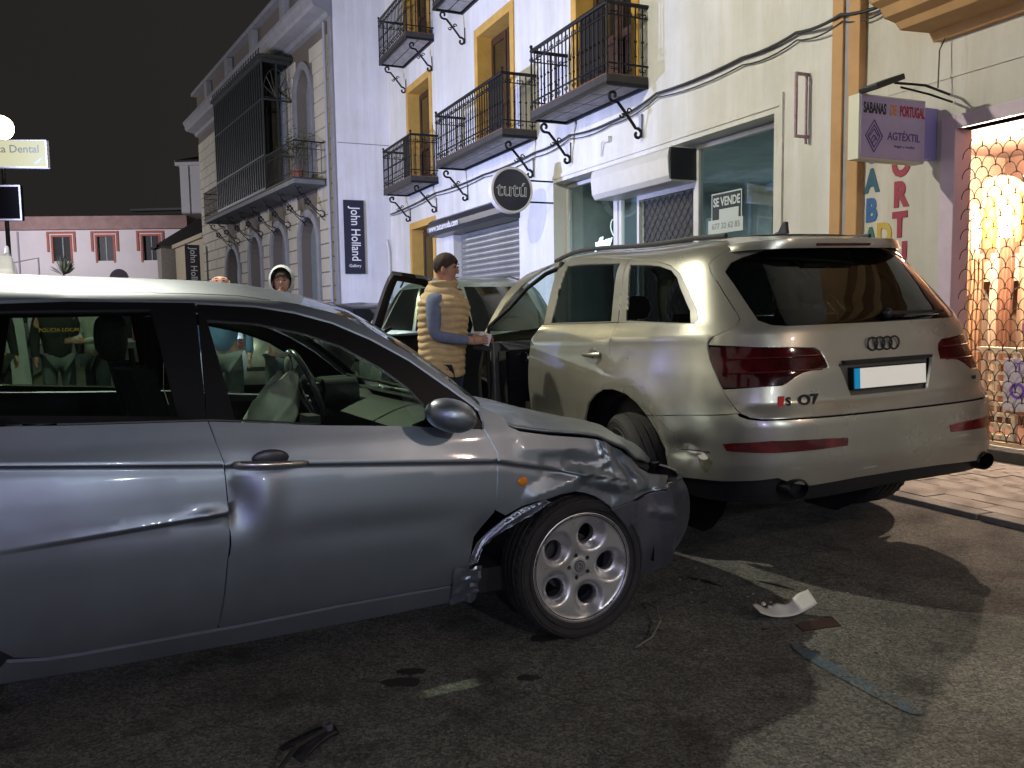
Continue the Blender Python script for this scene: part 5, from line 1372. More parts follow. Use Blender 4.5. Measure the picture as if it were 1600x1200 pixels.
# torn flake of bare plastic at the damaged corner
panel('paint_scar', SBU, smooth_loop([(.435,.635),(.50,.640),(.565,.600),(.60,.575),(.555,.560),(.52,.585),(.46,.590)], 1), mat('bare_plastic', (.62, .60, .54), .7, var=.15, vscale=30), bu, step=.02, off=.0015, gap=0, flange=.0015)
panel('paint_scar', SBU, smooth_loop([(.545,.600),(.62,.575),(.60,.530),(.575,.490),(.55,.53),(.53,.565)], 1), mat('scuffed_plastic', (.10, .095, .05), .8, var=.4, vscale=30), bu, step=.02, off=.001, gap=0, flange=.001)
for sd in (1, -1):
    u0 = .93 if sd > 0 else PI-.93; p = Vector(S(u0, .44))
    b = MB(); b.lathe([(.052, -.02), (.060, -.012), (.060, .10), (.048, .10), (.048, -.02)], 28, axis='x'); b.lathe([(0, .06), (.05, .06)], 20, axis='x')
    b.xf(Matrix.Translation((p.x-.02, p.y*.98, .435)) @ Matrix.Diagonal((1, 1.15, .85, 1))); b.build('exhaust_pipe', mat('sooty_steel', (.035, .034, .034), .35, metal=.8), suv, smooth=50)
# roof
outer = [SUVS(1)(u, ZTOP) for u in [-2.06+i*(PI+4.12)/110 for i in range(111)]]
def roofz(x, y):
    zz = 1.76+dzx(x)-.002
    e = sst(-.52, .35, x); return zz + .048*e*(1-min(1, abs(y)/.52)**2.2) + .010*(1-min(1, abs(y)/.5)**2)*(1-e)
V, Fc = fill([(p[0], p[1]) for p in outer], [], .10)
P = [Vector((a, c, roofz(a, c))) for a, c in V]; F2 = [f if (P[f[1]]-P[f[0]]).cross(P[f[2]]-P[f[0]]).z > 0 else tuple(reversed(f)) for f in Fc]
raw('roof', P, F2, P_SUV, suv, True)
b = MB(); b.prism([(-.09, 0), (.07, 0), (-.02, .02), (-.065, .075), (-.085, .07)], -.014, .014); b.xf(Matrix.Translation((-.20, 0, 1.793))); b.build('roof_antenna', m_blk, suv, bevel=.004)
# windscreen, bonnet, nose (far side of the car)
Lw = [SUVS(1)(u, z) for u, z in UZ([(-2.46,1.25),(-2.41,1.40),(-2.33,1.55),(-2.22,1.66)])+[(-2.06, ZTOP)]]
def wsf(u, v):
    i = min(3, int(u*4)); f_ = u*4-i; a = Vector(Lw[i]).lerp(Vector(Lw[i+1]), f_); y = a.y*(1-2*v); q = 1-(1-2*v)**2
    return (a.x+.30*q*(1-.4*u), y, a.z+.05*q*u)
MB().grid(wsf, 8, 12).build('windscreen', glass('clear_car_glass', (.62, .74, .70)), suv, smooth=180)
def bon(u, v):
    x = 2.50+1.40*u; hw = .93*(1-.20*max(0, (x-2.7)/1.25)**2); y = hw*(1-2*v); z = 1.26-.06*u-.30*u**3; return (x+.05, y, z+.07*(1-(2*v-1)**2)-.02)
MB().grid(bon, 12, 12).build('bonnet', P_SUV, suv, smooth=180)
MB().grid(lambda u, v: (3.93+.12*math.sin(PI*u), .76*(1-2*u), .42+.52*v), 12, 4).build('front_bumper', P_SUV, suv, smooth=180)
# underbody, cabin
b = MB(); b.box(-.86, 3.7, -.58, .58, .34, .42); b.build('underbody', m_dark, suv)
for q in ((-.60, 2.4, -.86, -.83), (-.60, 1.35, .83, .86), (-.84, -.80, -.62, .62)): MB().box(q[0], q[1], q[2], q[3], .40, 1.13).build('cabin_lining', m_dark, suv)
seat(suv, 1.35, .38, .42); seat(suv, 1.35, -.38, .42); seat(suv, .42, .40, .46); seat(suv, .42, -.40, .46)
def dsh(u, v):
    y = -.84+1.68*u; a = v*PI*.62; return (2.22-.24*math.sin(a)-.0+.30*(1-v)*.0+.20*(1-math.cos(a)), y, .98+.19*math.cos(a*.9)+.02*math.sin(u*12))
b = MB(); b.grid(lambda u, v: (2.10+.42*v, -.84+1.68*u, 1.13+.07*math.sin(v*PI*.8)), 12, 6); b.grid(lambda u, v: (2.10-.05*math.sin(v*PI)+.12*v, -.84+1.68*u, 1.13-.45*v), 12, 6); b.build('dashboard', m_dash, suv, smooth=60)
for y, r_, zz in ((.30, .055, 1.13), (.46, .055, 1.13), (.72, .035, 1.07), (-.05, .035, 1.07), (-.17, .035, 1.07)):
    MB().lathe([(r_, 2.07), (r_+.007, 2.06), (r_+.007, 2.10)], 20, axis='x', c=(0, y, zz)).build('gauge_ring', m_chrome, suv, smooth=60)
b = MB(); b.lathe([(0, 2.072), (.052, 2.072)], 20, axis='x', c=(0, .30, 1.13)); b.build('gauge_face', mat('gauge_dim', (.02, .02, .03), .4, emis=(.25, .3, .5), estr=.25), suv)
MB().box(2.05, 2.07, .25, .29, 1.08, 1.10).build('warning_lamp', mat('red_warn', (.8, .05, .03), .4, emis=(1, .12, .06), estr=2.0), suv)
steering_wheel(suv, 1.90, .38, 1.12)
# blue and white items on the rear seats
MB().cbox((.55, .55, 1.20), (.30, .18, .04), Matrix.Rotation(.2, 3, 'Y')).build('folded_leaflet', mat('pale_blue_paper', (.25, .38, .7), .6, var=.4, vscale=9), suv)
MB().cbox((-.25, .55, 1.20), (.10, .06, .10)).build('white_box', mat('white_card', (.6, .62, .7), .6), suv)
# wheels
spoke_wheel(suv, .05, .86, .385, 1, toe=-.24, camber=.10); spoke_wheel(suv, .04, -.845, .375, -1); spoke_wheel(suv, 3.05, .83, .46, 1); spoke_wheel(suv, 3.05, -.83, .46, -1)
# open front left door
hx, hy, ang = 2.45, .90, R(76)
Md = Matrix.Translation((hx, hy, 0)) @ Matrix.Rotation(-ang, 4, 'Z') @ Matrix.Translation((-hx, -hy, 0))
S = SUVS(1)
dl = [(-1.42,.42),(-1.42,.75),(-1.44,.91),(-1.46,1.11),(-1.445,1.22),(-1.33,1.265),(-2.41,1.24),(-2.42,1.1),(-2.42,.42)]
fd = panel('front_door', S, dl, P_SUV, suv, step=.08, post=Md)
fd['label'] = 'wide open front left door'
fro = UZ([(-1.31,1.272),(-1.42,1.79),(-1.72,1.755),(-1.96,1.66),(-2.19,1.51),(-2.28,1.37),(-2.27,1.25)]); fri = UZ([(-1.40,1.31),(-1.48,1.735),(-1.70,1.70),(-1.90,1.61),(-2.09,1.48),(-2.17,1.37),(-2.17,1.31)])
panel('door_frame', S, fro, m_trimb, fd, holes=[fri], step=.07, post=Md, flange=.04)
panel('window', S, fri, MATS['clear_car_glass'], fd, step=.1, off=-.015, post=Md, flange=0, gap=-.003)
panel('inner_trim', S, offset(dl, .01), m_trimb, fd, step=.08, off=-.055, post=Md, flange=-.03)
b = MB(); b.cbox((1.80, .86, 1.02), (.62, .05, .05)); b.cbox((1.85, .87, .70), (.7, .05, .14)); b.xf(Md); b.build('armrest', mat('armrest_grey', (.10, .10, .095), .6), fd, bevel=.012)
b = MB(); b.ball((2.25, 1.05, 1.25), (.07, .13, .09), 16); b.xf(Md); b.build('door_mirror', P_SUV, fd, smooth=180)
MB().box(2.30, 2.40, .80, .90, .42, 1.20).build('hinge_post', P_SUVD, suv, bevel=.01)
MB().box(2.12, 2.28, .70, .86, .42, 1.12).build('kick_panel', m_dark, suv)
# rubber seals round the open doorway
b = MB(); b.tube([(x, .93-.0*x, z) for x, z in ((2.36, .45), (2.34, 1.1), (2.30, 1.33))] + [(x, SUVS(1)(-x, un(x, z))[1]-.03, z-.02) for x, z in ((2.16, 1.50), (1.93, 1.65), (1.70, 1.745), (1.42, 1.785))], .018, 6)
b.build('door_seal', m_trimb, suv, smooth=60)
b = MB(); b.tube([(1.38, .89, .45), (1.40, .90, 1.1), (1.33, .86, 1.30), (1.40, .66, 1.78)], .03, 6); b.build('door_pillar', m_trimb, suv, smooth=60)
# ================================================================== the crashed silver-blue hatchback
AM = car_matrix(-.06, 4.12, -.01, R(27.5), .025, -.01)
alf = thing('crashed_hatchback', 'silver-blue hatchback with crumpled front wing and dented doors in the foreground', 'car', mtx=AM)
P_ALF = paint('steel_blue_paint', (.250, .298, .348), .37, .80, dirt=(.19, .21, .245), coat=.22)
m_frame = mat('gloss_black_frame', (.006, .006, .007), .32, spec=.25)
G_ALF = glass('green_car_glass', (.66, .78, .68), ior=1.42)
CREASE = [(-3.3,.93),(-2.1,.873),(-1.464,.831),(-.464,.772),(-.256,.732),(-.12,.701),(.1,.66)]
def pl1(L, x):
    if x <= L[0][0]: return L[0][1]
    for (a, b), (c, d) in zip(L, L[1:]):
        if x < c: return b+(d-b)*(x-a)/(c-a)
    return L[-1][1]
def fold(u, z, a, b, w, d, p=1.0):
    q = dseg((u, z), a, b); return d*max(0, 1-q/w)**p
def dmg(u, z):
    d = 0.0
    # crushed wing: sharp creases where the sheet folded, the nose pushed in
    k = sst(-.16, .12, u)*sst(.45, .58, z)
    d -= .026*sst(-.02, .16, u)*math.exp(-((z-.68)/.08)**2)
    d -= .007*sst(-.29, -.25, u)*(1-sst(-.18, -.13, u))*sst(.690, .725, z)*(1-sst(.770, .800, z))
    d += fold(u, z, (-.34,.815), (-.02,.795), .050, .007)
    d += fold(u, z, (.004,.845), (.022,.765), .011, .011) - fold(u, z, (.030,.845), (.048,.762), .022, .010)
    d -= fold(u, z, (-.13,.752), (.03,.705), .050, .020)
    d += fold(u, z, (-.31,.628), (-.09,.694), .050, .016) + fold(u, z, (-.09,.694), (.05,.735), .028, .012)
    d -= fold(u, z, (-.09,.655), (.08,.60), .045, .016)
    d += fold(u, z, (.05,.79), (.17,.66), .045, .022) - fold(u, z, (.13,.78), (.24,.66), .040, .018)
    d += fold(u, z, (.03,.66), (.22,.625), .040, .018) + fold(u, z, (.20,.72), (.33,.63), .035, .014)
    d += .020*k*noise.noise((u*4.3+3, z*5.1, 2.0)) + .005*k*abs(noise.noise((u*12, z*14, 7.0)))
    # rear door / front door dent along the scrape
    zs = .655+.045*sst(-2.1, -1.45, u)-.10*sst(-1.44, -.9, u)*0
    if u < -1.45:
        e = sst(-2.25, -1.5, u)
        zl = .622+.05*(u+2.12)/.65; d -= .012*e*sst(zl+.004, zl-.010, z)*math.exp(-max(0, zl-z)/.10); d += .004*e*math.exp(-((z-zl-.006)/.010)**2)*(1+.6*noise.noise((u*26, 1, 1))) + .008*math.exp(-((u+1.53)/.05)**2-((z-zl-.012)/.018)**2)
    else:
        d -= .020*math.exp(-((u+1.43)/.055)**2-((z-.70)/.085)**2)
        d += .010*math.exp(-((u+1.33)/.05)**2-((z-.72)/.10)**2)
        d -= .006*math.exp(-((z-.575)/.05)**2)*sst(-1.45, -1.0, u)*sst(-.5, -.8, u) 
        d += .006*math.exp(-((u+.62)/.10)**2-((z-.40)/.08)**2) - .014*math.exp(-((u+.52)/.06)**2-((z-.47)/.09)**2)
    d += .0022*noise.noise((u*3.1, z*3.7, 1.0))
    return d if u < -.42 else d*.85
def ALFS(side, hurt=True):
    def S(u, z):
        W, a, n = lut(ALFT, z)
        if u <= 0: x, y = u, W
        elif u <= PI:
            su, cu = math.sin(u), math.cos(u); r = (abs(su)**n+abs(cu)**n)**(-1/n); x, y = a*r*su, W*r*cu
        else: x, y = -(u-PI), -W
        zc = pl1(CREASE, x)
        if u < .4 and z < 1.0:
            dz_ = z-zc; fq = 1-sst(.05, .38, u); yb_ = y
            y += .013*sst(-.004, .006, dz_)*math.exp(-max(0, dz_)/.055) - .003*math.exp(-((dz_+.012)/.010)**2)
            if x < -2.2 or x > -.8:
                q = math.hypot(x-(-2.55 if x < -1.5 else 0), z-.31); y += .016*math.exp(-((q-.36)/.06)**2)
            y = yb_+(y-yb_)*fq
        if x < -2.35: y *= 1-.22*((-2.35-x)/.95)**2.2 if x > -3.3 else .78
        d = dmg(u, z) if (hurt and z < 1.0 and u < 2.2) else 0
        if hurt and u > .25 and z < .6: d += .012*noise.noise((u*5, z*4, 5)) + sst(.25, .40, u)*(fold(u, z, (.44,.60), (.60,.24), .07, .030) - fold(u, z, (.58,.60), (.78,.28), .06, .035) + fold(u, z, (.74,.56), (.95,.24), .07, .030) + fold(u, z, (.36,.50), (.70,.43), .03, .014))
        if u > .05 and d: 
            l = math.hypot(x, y) or 1; x += d*x/l; y += d*y/l
        else: y += d
        return (x, side*y, z)
    return S
DR = [(-1.504,.978),(-1.497,.953),(-1.463,.84),(-1.456,.701),(-1.45,.665),(-1.452,.566),(-1.46,.508),(-1.471,.393),(-1.485,.304),(-1.491,.279)]
DF = [(-.572,.352),(-.570,.415),(-.556,.489),(-.476,.581),(-.472,.618),(-.463,.716),(-.461,.806),(-.483,.858),(-.504,.900)]
DBOT = [(-1.439,.279),(-1.075,.297),(-.66,.307),(-.61,.310)]
BELT = [(-.8,.927),(-1.133,.947)]
FRM = [(-1.509,1.373),(-1.309,1.364),(-1.175,1.343),(-1.039,1.305),(-.902,1.244),(-.763,1.164),(-.624,1.06),(-.526,.985)]
SIL = [(-1.509,1.408),(-1.366,1.404),(-1.169,1.378),(-.998,1.334),(-.896,1.28),(-.758,1.193),(-.619,1.089),(-.500,.985)]
GLS = [(-1.478,1.313),(-1.415,.983),(-1.133,.955),(-.804,.930),(-.735,.950),(-.724,.986),(-.781,1.058),(-.882,1.138),(-1.017,1.217),(-1.151,1.266),(-1.317,1.302)]
RB = [(-2.36,1.0),(-2.34,.86),(-2.28,.66),(-2.20,.47),(-2.13,.33),(-2.08,.285),(-2.0,.270),(-1.9,.267)]
CRL = [[(x_, pl1(CREASE, x_)+dz_) for x_ in [-3.2+i*.1 for i in range(33)]] for dz_ in (-.026, -.014, -.006, .001, .007, .018, .034)]
CRL2 = CRL + [[(x_, .622+.05*(x_+2.12)/.65+dz_) for x_ in [-2.6+.05*i for i in range(24)]] for dz_ in (-.012, -.004, .003, .010, .02)]
def offz(L, dz): return [(a, b+dz) for a, b in L]
for side, hurt in ((-1, True), (1, False)):
    S = ALFS(side, hurt); st = .022 if hurt else .09
    fd_ = panel('front_door', S, DR + DBOT + DF + BELT, P_ALF, alf, step=st, lines=CRL)
    panel('door_frame', S, [(-1.509,.982)] + [FRM[0]] + FRM[1:] + [(-.503,.904)] + offz(BELT, .003), m_frame, fd_, holes=[GLS], step=.05, off=-.004)
    panel('window', S, GLS, G_ALF, fd_, step=.08, off=-.014, gap=-.004, flange=0)
    rr = panel('rear_door', S, RB + [(-1.495,.277)] + DR[::-1] + [(-1.9,.985)], P_ALF, alf, step=.024 if hurt else .09, lines=CRL2 if hurt else CRL)
    rgl = [(-2.14,1.335),(-1.66,1.348),(-1.600,1.000),(-1.9,1.015),(-2.20,1.03)]
    panel('door_frame', S, [(-2.36,1.002),(-2.20,1.36),(-1.9,1.376),(-1.512,1.378),(-1.506,.981),(-1.9,.988)], m_frame, rr, holes=[rgl], step=.07, off=-.004)
    panel('window', S, rgl, glass('rear_car_glass', (.40, .50, .42), ior=1.42), rr, step=.1, off=-.014, gap=-.004, flange=0)
    # handle
    p0 = Vector(S(-1.31, .832)); h_ = MB()
    def hx_(dx, dy, dz, p0=p0, side=side): return (p0.x+dx, p0.y+side*dy, p0.z+dz)
    h_.tube([hx_(-.125, .004, .004), hx_(-.10, .018, .003), hx_(-.04, .034, .001), hx_(.05, .034, -.003), hx_(.10, .020, -.006), hx_(.118, .004, -.007)], [.010, .013, .0125, .0115, .010, .006], 10)
    h_.build('door_handle', mat('handle_metal', (.55, .53, .50), .26, metal=.9), fd_, smooth=180)
    MB().ball(hx_(-.005, -.004, .016), (.062, .010, .030), 16).build('handle_recess', mat('recess_blue', (.035, .036, .05), .35), fd_, smooth=180)
    MB().lathe([(0, .030), (.009, .030), (.012, .024)], 14, axis='y').xf(Matrix.Translation(hx_(-.088, 0, .003)) @ Matrix.Diagonal((1, side, 1, 1))).build('key_lock', m_chrome, fd_)
    # roof side / A-pillar band
    panel('roof_side', S, [(-2.8,1.30),(-2.5,1.395),(-2.2,1.408),(-1.9,1.409)] + SIL + [(-.505,.965),(-.528,.984)] + FRM[::-1] + [(-1.9,1.380),(-2.2,1.362),(-2.30,1.22),(-2.36,1.006),(-2.40,1.0)], P_ALF, alf, step=.05)
    panel('sill', S, [(-2.10,.276),(-2.0,.262),(-1.9,.260),(-1.49,.271),(-1.439,.271),(-1.075,.289),(-.66,.300),(-.61,.302),(-.585,.255),(-.62,.232),(-.909,.218),(-1.367,.204),(-1.8,.196),(-2.16,.20)], P_ALF, alf, step=.04)
    # rear quarter
    arc = [(-2.55+.345*math.cos(a*PI/10), .30+.345*math.sin(a*PI/10)) for a in range(0, 11)]
    panel('rear_quarter', S, [(-2.365,1.0),(-2.345,.86),(-2.285,.66),(-2.205,.47)] + [p for p in arc if p[0] < -2.205] + [(-2.95,.26),(-3.28,.28),(-3.28,.95),(-2.9,.99)], P_ALF, alf, step=.08, lines=CRL)
    wheel_liner(alf, 0, side*.80, side*.48, .30, .345, m_dark); wheel_liner(alf, -2.55, side*.80, side*.48, .30, .35, m_dark)
# front wing with the crushed nose (right side) and its plain counterpart
FT = [(-.515,.990),(-.413,.945),(-.393,.905),(-.349,.884),(-.218,.862),(-.049,.842),(.067,.821),(.172,.778),(.258,.738),(.312,.697),(.38,.665),(.55,.64)]
WS = [(.50,.600),(.40,.585),(.336,.578),(.197,.559),(.081,.540)]
WARCH = [(.038,.571),(-.016,.598),(-.070,.618),(-.124,.630),(-.19,.626),(-.25,.612),(-.300,.605),(-.36,.590),(-.43,.560),(-.474,.585)]
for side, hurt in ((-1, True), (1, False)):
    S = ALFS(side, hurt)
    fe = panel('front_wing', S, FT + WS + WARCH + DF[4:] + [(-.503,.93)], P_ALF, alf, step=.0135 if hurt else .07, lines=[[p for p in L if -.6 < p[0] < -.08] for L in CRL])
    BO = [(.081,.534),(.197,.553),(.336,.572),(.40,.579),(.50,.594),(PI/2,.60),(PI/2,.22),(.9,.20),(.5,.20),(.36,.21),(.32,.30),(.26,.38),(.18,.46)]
    panel('front_bumper', S, BO, paint('shaded_grimy_bumper_paint', (.12, .13, .16), .48, .55, dirt=(.035, .036, .04), coat=.1) if hurt else P_ALF, alf, step=.020 if hurt else .08)  # shadow on the crushed bumper put into a darker paint, plus grime
# bent wing lip: bright torn sheet folded towards the door
S = ALFS(-1, True)
lipO = [(-.262,.612),(-.305,.600),(-.36,.582),(-.44,.545),(-.50,.500),(-.545,.462),(-.572,.415),(-.575,.385)]; lipI = [(-.548,.392),(-.520,.435),(-.485,.468),(-.42,.505),(-.36,.535),(-.30,.570),(-.245,.603)]
def SL_(u, z):
    p = Vector(S(u, z)); o = dseg((u, z), (-.56,.40), (-.28,.605)); q = 0
    dO = min(dseg((u, z), a, c) for a, c in zip(lipO, lipO[1:]))
    t = min(1, dO/.04); p.y -= .018*math.sin(PI*t*.9)+.004*math.sin(t*9+u*20) + .0015*noise.noise((u*30, z*30, 1)) - .016*t; return tuple(p)
panel('bent_wing_lip', SL_, lipO + lipI, mat('torn_metal', (.26, .29, .36), .34, metal=.85, var=.15, vscale=30), fe, step=.010, flange=.004, gap=0, off=.003)
rag = MB()
L = [(-.576,.385)]+[(a, c) for a, c in lipI]
rag.tube([tuple(Vector(SL_(a, c))+Vector((0, -.003, 0))+Vector(noise.noise_vector((a*40, c*40, 0)))*.006) for a, c in resample(L, .012)[:-30]], .0022, 4)
rag.build('torn_edge', mat('bright_tear', (.6, .65, .75), .25, metal=.8), fe)
# crumpled sill end behind the wheel
cr = MB()
def crf(u, v):
    x = -.64+.11*u; z = .225+.15*v; p = Vector(ALFS(-1)(x, z)); q = noise.noise_vector((x*38, z*38, 4))
    return (p.x+.012*q.x, p.y-.006+.018*q.y*(.3+u)-.02*u*v, p.z+.012*q.z)
cr.grid(crf, 12, 12); cr.build('crumpled_sill_end', MATS['torn_metal'], alf, smooth=28)
# side indicator
p = Vector(S(-.355, .690)); b = MB(); b.ball((0, 0, 0), (.024, .008, .018), 16); b.xf(Matrix.Translation(p)); b.build('side_indicator', mat('amber_lens', (.72, .22, .01), .2, coat=.6, var=.3, vscale=60), fe, smooth=180)
# bonnet: buckled upwards, gap to the wing
E_ = [(-.475,.975,.70),(-.42,.935,.735),(-.385,.915,.745),(-.33,.893,.752),(-.21,.874,.765),(-.04,.856,.772),(.06,.838,.765),(.15,.800,.745),(.235,.758,.715),(.33,.705,.66),(.45,.665,.57),(.58,.63,.42)]
H0 = [(-.55,1.00),(-.45,.995),(-.15,.952),(.08,.888),(.35,.827),(.507,.772),(.671,.700),(.74,.65),(.80,.60)]
def bonf(u, v):
    s = v*2-1; k = u*(len(E_)-1); i = min(len(E_)-2, int(k)); f_ = k-i
    e = [E_[i][j]+(E_[i+1][j]-E_[i][j])*f_ for j in range(3)]
    xc = -.52+1.30*u; q = 1-abs(s)**2.2; x = e[0]*(1-q)+xc*q; y = -e[2]*s*-1
    z0 = pl1(H0, xc); z = e[1]*(1-q)+z0*q
    z += .012*noise.noise((x*4, y*4, 3))*sst(-.2, .4, x) - .010*math.exp(-((abs(y)-.36-.2*u)/.03)**2)*(1-u) + .006*math.exp(-((abs(y)-.41-.2*u)/.03)**2)
    z += .014*fold(x, y, (.25,-.7), (.45,.1), .10, 1.0)
    return (x, y, z)
b = MB(); b.grid(bonf, 44, 44); 
bo_ = b.build('bonnet', P_ALF, alf, smooth=180)
sm = bo_.modifiers.new('thickness', 'SOLIDIFY'); sm.thickness = .012; sm.offset = -1
b = MB(); b.grid(lambda u, v: (lambda p: (p[0]*.98-.0, p[1]*1.03, p[2]-.035))(bonf(u, v)), 16, 12); b.build('engine_bay', m_dark, alf)
b = MB()
for q in range(5): b.tube([(-.45+.012*q, -.55, .985-.004*q), (-.47+.012*q, 0, 1.0-.004*q), (-.45+.012*q, .55, .985-.004*q)], .006, 4)
b.grid(lambda u, v: (-.58+.14*u-.03*math.sin(PI*v), -.70+1.4*v, .985-.01*u), 2, 10); b.build('scuttle_vent', m_trimb, alf)
b = MB(); b.tube([(-.47, -.60, .985), (-.52, -.35, 1.0), (-.58, .2, 1.03)], .008, 6); b.tube([(-.47, .05, .99), (-.55, .3, 1.02), (-.62, .62, 1.04)], .008, 6); b.build('wiper_arm', m_trimb, alf)
# roof + windscreen
def edge(x):
    z = pl1([(-3.0,1.18),(-2.8,1.30),(-2.5,1.395),(-2.2,1.408)]+SIL, x); return lut(ALFT, z)[0], z
def roof_(u, v):
    x = -2.95+1.80*u; w, z = edge(x); s = 2*v-1; q = 1-abs(s)**2.3
    cr_ = .075*sst(-3.0, -2.3, x); return (x+.10*q*(u**3), s*w*1.0, z+cr_*q - .02*q*(u**6))
MB().grid(roof_, 26, 22).build('roof', P_ALF, alf, smooth=180)
def wsc(u, v):
    x = -1.15+.65*u; w, z = edge(x); s = 2*v-1; q = 1-abs(s)**2.2; return (x+.10*q+.06*u*q, s*w*.995, z+.055*(1-u)*q+.02*u*q)
MB().grid(wsc, 12, 18).build('windscreen', G_ALF, alf, smooth=180)
b = MB()
for v_ in (0.035, .965):
    b.grid(lambda a, u, v_=v_: tuple(Vector(wsc(u, v_*(1-a)+(0 if v_ < .5 else 1)*a))+Vector((0, 0, -.012))), 2, 12)
b.build('windscreen_border', m_trimb, alf)
def rw(u, v):
    x = -2.95-.33*u; s = 2*v-1; q = 1-abs(s)**2.4; return (x-.05*q, s*(.64+.05*u), 1.17-.25*u+.07*(1-u)*q)
MB().grid(rw, 6, 10).build('rear_window', G_ALF, alf, smooth=180)
MB().grid(lambda u, v: (-3.28-.07*math.sin(PI*v)*1-.03*u, .665*(2*v-1), .93-.65*u), 6, 12).build('tailgate', P_ALF, alf, smooth=180)
# mirror
p = Vector(ALFS(-1)(-.67, .978))
o = bpy.data.objects.new('door_mirror', None); COL.objects.link(o); o.parent = alf; o.location = (p.x-.01, p.y-.12, .968)
b = MB()
b.grid(lambda u, v: ((.098*math.cos(2*PI*u)*math.sin(PI*v)**.8), (-.078*math.cos(PI*v)), (.062*math.sin(2*PI*u)*math.sin(PI*v)**.8)), 28, 14); b.xf(Matrix.Rotation(-.28, 4, 'Z') @ Matrix.Rotation(.25, 4, 'Y'))
b.build('mirror_housing', P_ALF, o, smooth=180)
b = MB(); b.tube([(.03, .13, -.03), (.02, .06, -.025), (.01, .01, -.01)], [.03, .024, .03], 10); b.build('mirror_stalk', m_trimb, o, smooth=60)
# cabin
b = MB(); b.box(-3.2, .5, -.66, .66, .20, .30); b.build('underbody', m_dark, alf)
b = MB()
for s in (-1, 1): b.box(-2.95, -.55, s*.80-.01, s*.80+.01, .30, .90)
b.box(-3.2, -3.15, -.62, .62, .3, .92); b.box(-3.1, -2.45, -.62, .62, .60, .86); b.build('cabin_lining', m_dark, alf)
for s in (-1, 1): MB().tube([(-1.56, s*.74, .32), (-1.56, s*.71, .95), (-1.58, s*.54, 1.33)], .03, 6).build('door_pillar', m_dark, alf)
seat(alf, -1.28, -.36, .26, tilt=.30); seat(alf, -1.28, .36, .26, tilt=.30); seat(alf, -2.25, -.36, .28); seat(alf, -2.25, .36, .28)
def dsh2(u, v):
    y = -.74+1.48*u; return (-.80+.36*v, y, .90+.065*math.sin(v*PI*.75)+.02*(1 if .68 < u < .82 else 0)*math.sin(v*PI))
b = MB(); b.grid(dsh2, 24, 8); b.grid(lambda u, v: (-.80+.10*v, -.74+1.48*u, .90-.45*v), 12, 4)
for y in (.27, .43): b.lathe([(.06, 0), (.068, 0), (.075, .16)], 18, axis='x', c=(-.84, y, .975))
b.build('dashboard', m_dash, alf, smooth=60)
b = MB(); b.box(-1.0, -.94, -.07, .07, .78, .90); b.tube([(-1.05, .0, .55), (-1.08, .0, .74)], .012, 6); b.ball((-1.08, 0, .76), .028, 10); b.build('centre_console', m_dash, alf, smooth=40)
steering_wheel(alf, -.90, .36, 1.0, .185, mat('wheel_sheen', (.10, .10, .11), .25, coat=.7), tilt=.40)
def bag(u, v):
    a = 2*PI*u; r = .050+.085*math.sin(min(1, v*1.25)*PI*.55)+.014*math.sin(a*5+v*4)*v+.012*noise.noise((math.cos(a)*2, math.sin(a)*2, v*5))
    zz = 1.07-.27*v; return (-.985-.12*v+r*math.cos(a)*.85, .36+r*math.sin(a)*1.1, zz+.014*math.sin(a*3+v*7))
b = MB(); b.grid(bag, 40, 18); b.grid(lambda u, v: (-1.10-.12*u+.01*math.sin(v*20), .30+.16*v, .83-.01*u+.012*math.sin(v*15+u*5)), 8, 12)
b.build('airbag', mat('airbag_cloth', (.74, .76, .66), .85, bump=.25, bscale=30), alf, smooth=180)
MB().ball((-.985, .36, 1.10), (.014, .06, .05), 14).build('airbag_cover', mat('cover_grey', (.30, .30, .24), .6), alf, smooth=180)
b = MB(); b.tube([(-.62, -.12, 1.29), (-.66, -.06, 1.26)], .008, 5); b.tube([(-.66, -.06, 1.26), (-.98, 0, 1.27)], .008, 5); b.ball((-.98, .0, 1.27), (.025, .11, .035), 12); b.build('inner_mirror', m_blk, alf, smooth=60)
holed_wheel(alf, -.045, -.735, .295, -1, toe=-.035); holed_wheel(alf, 0.02, .72, .30, 1); holed_wheel(alf, -2.55, -.735, .30, -1); holed_wheel(alf, -2.55, .735, .30, 1)
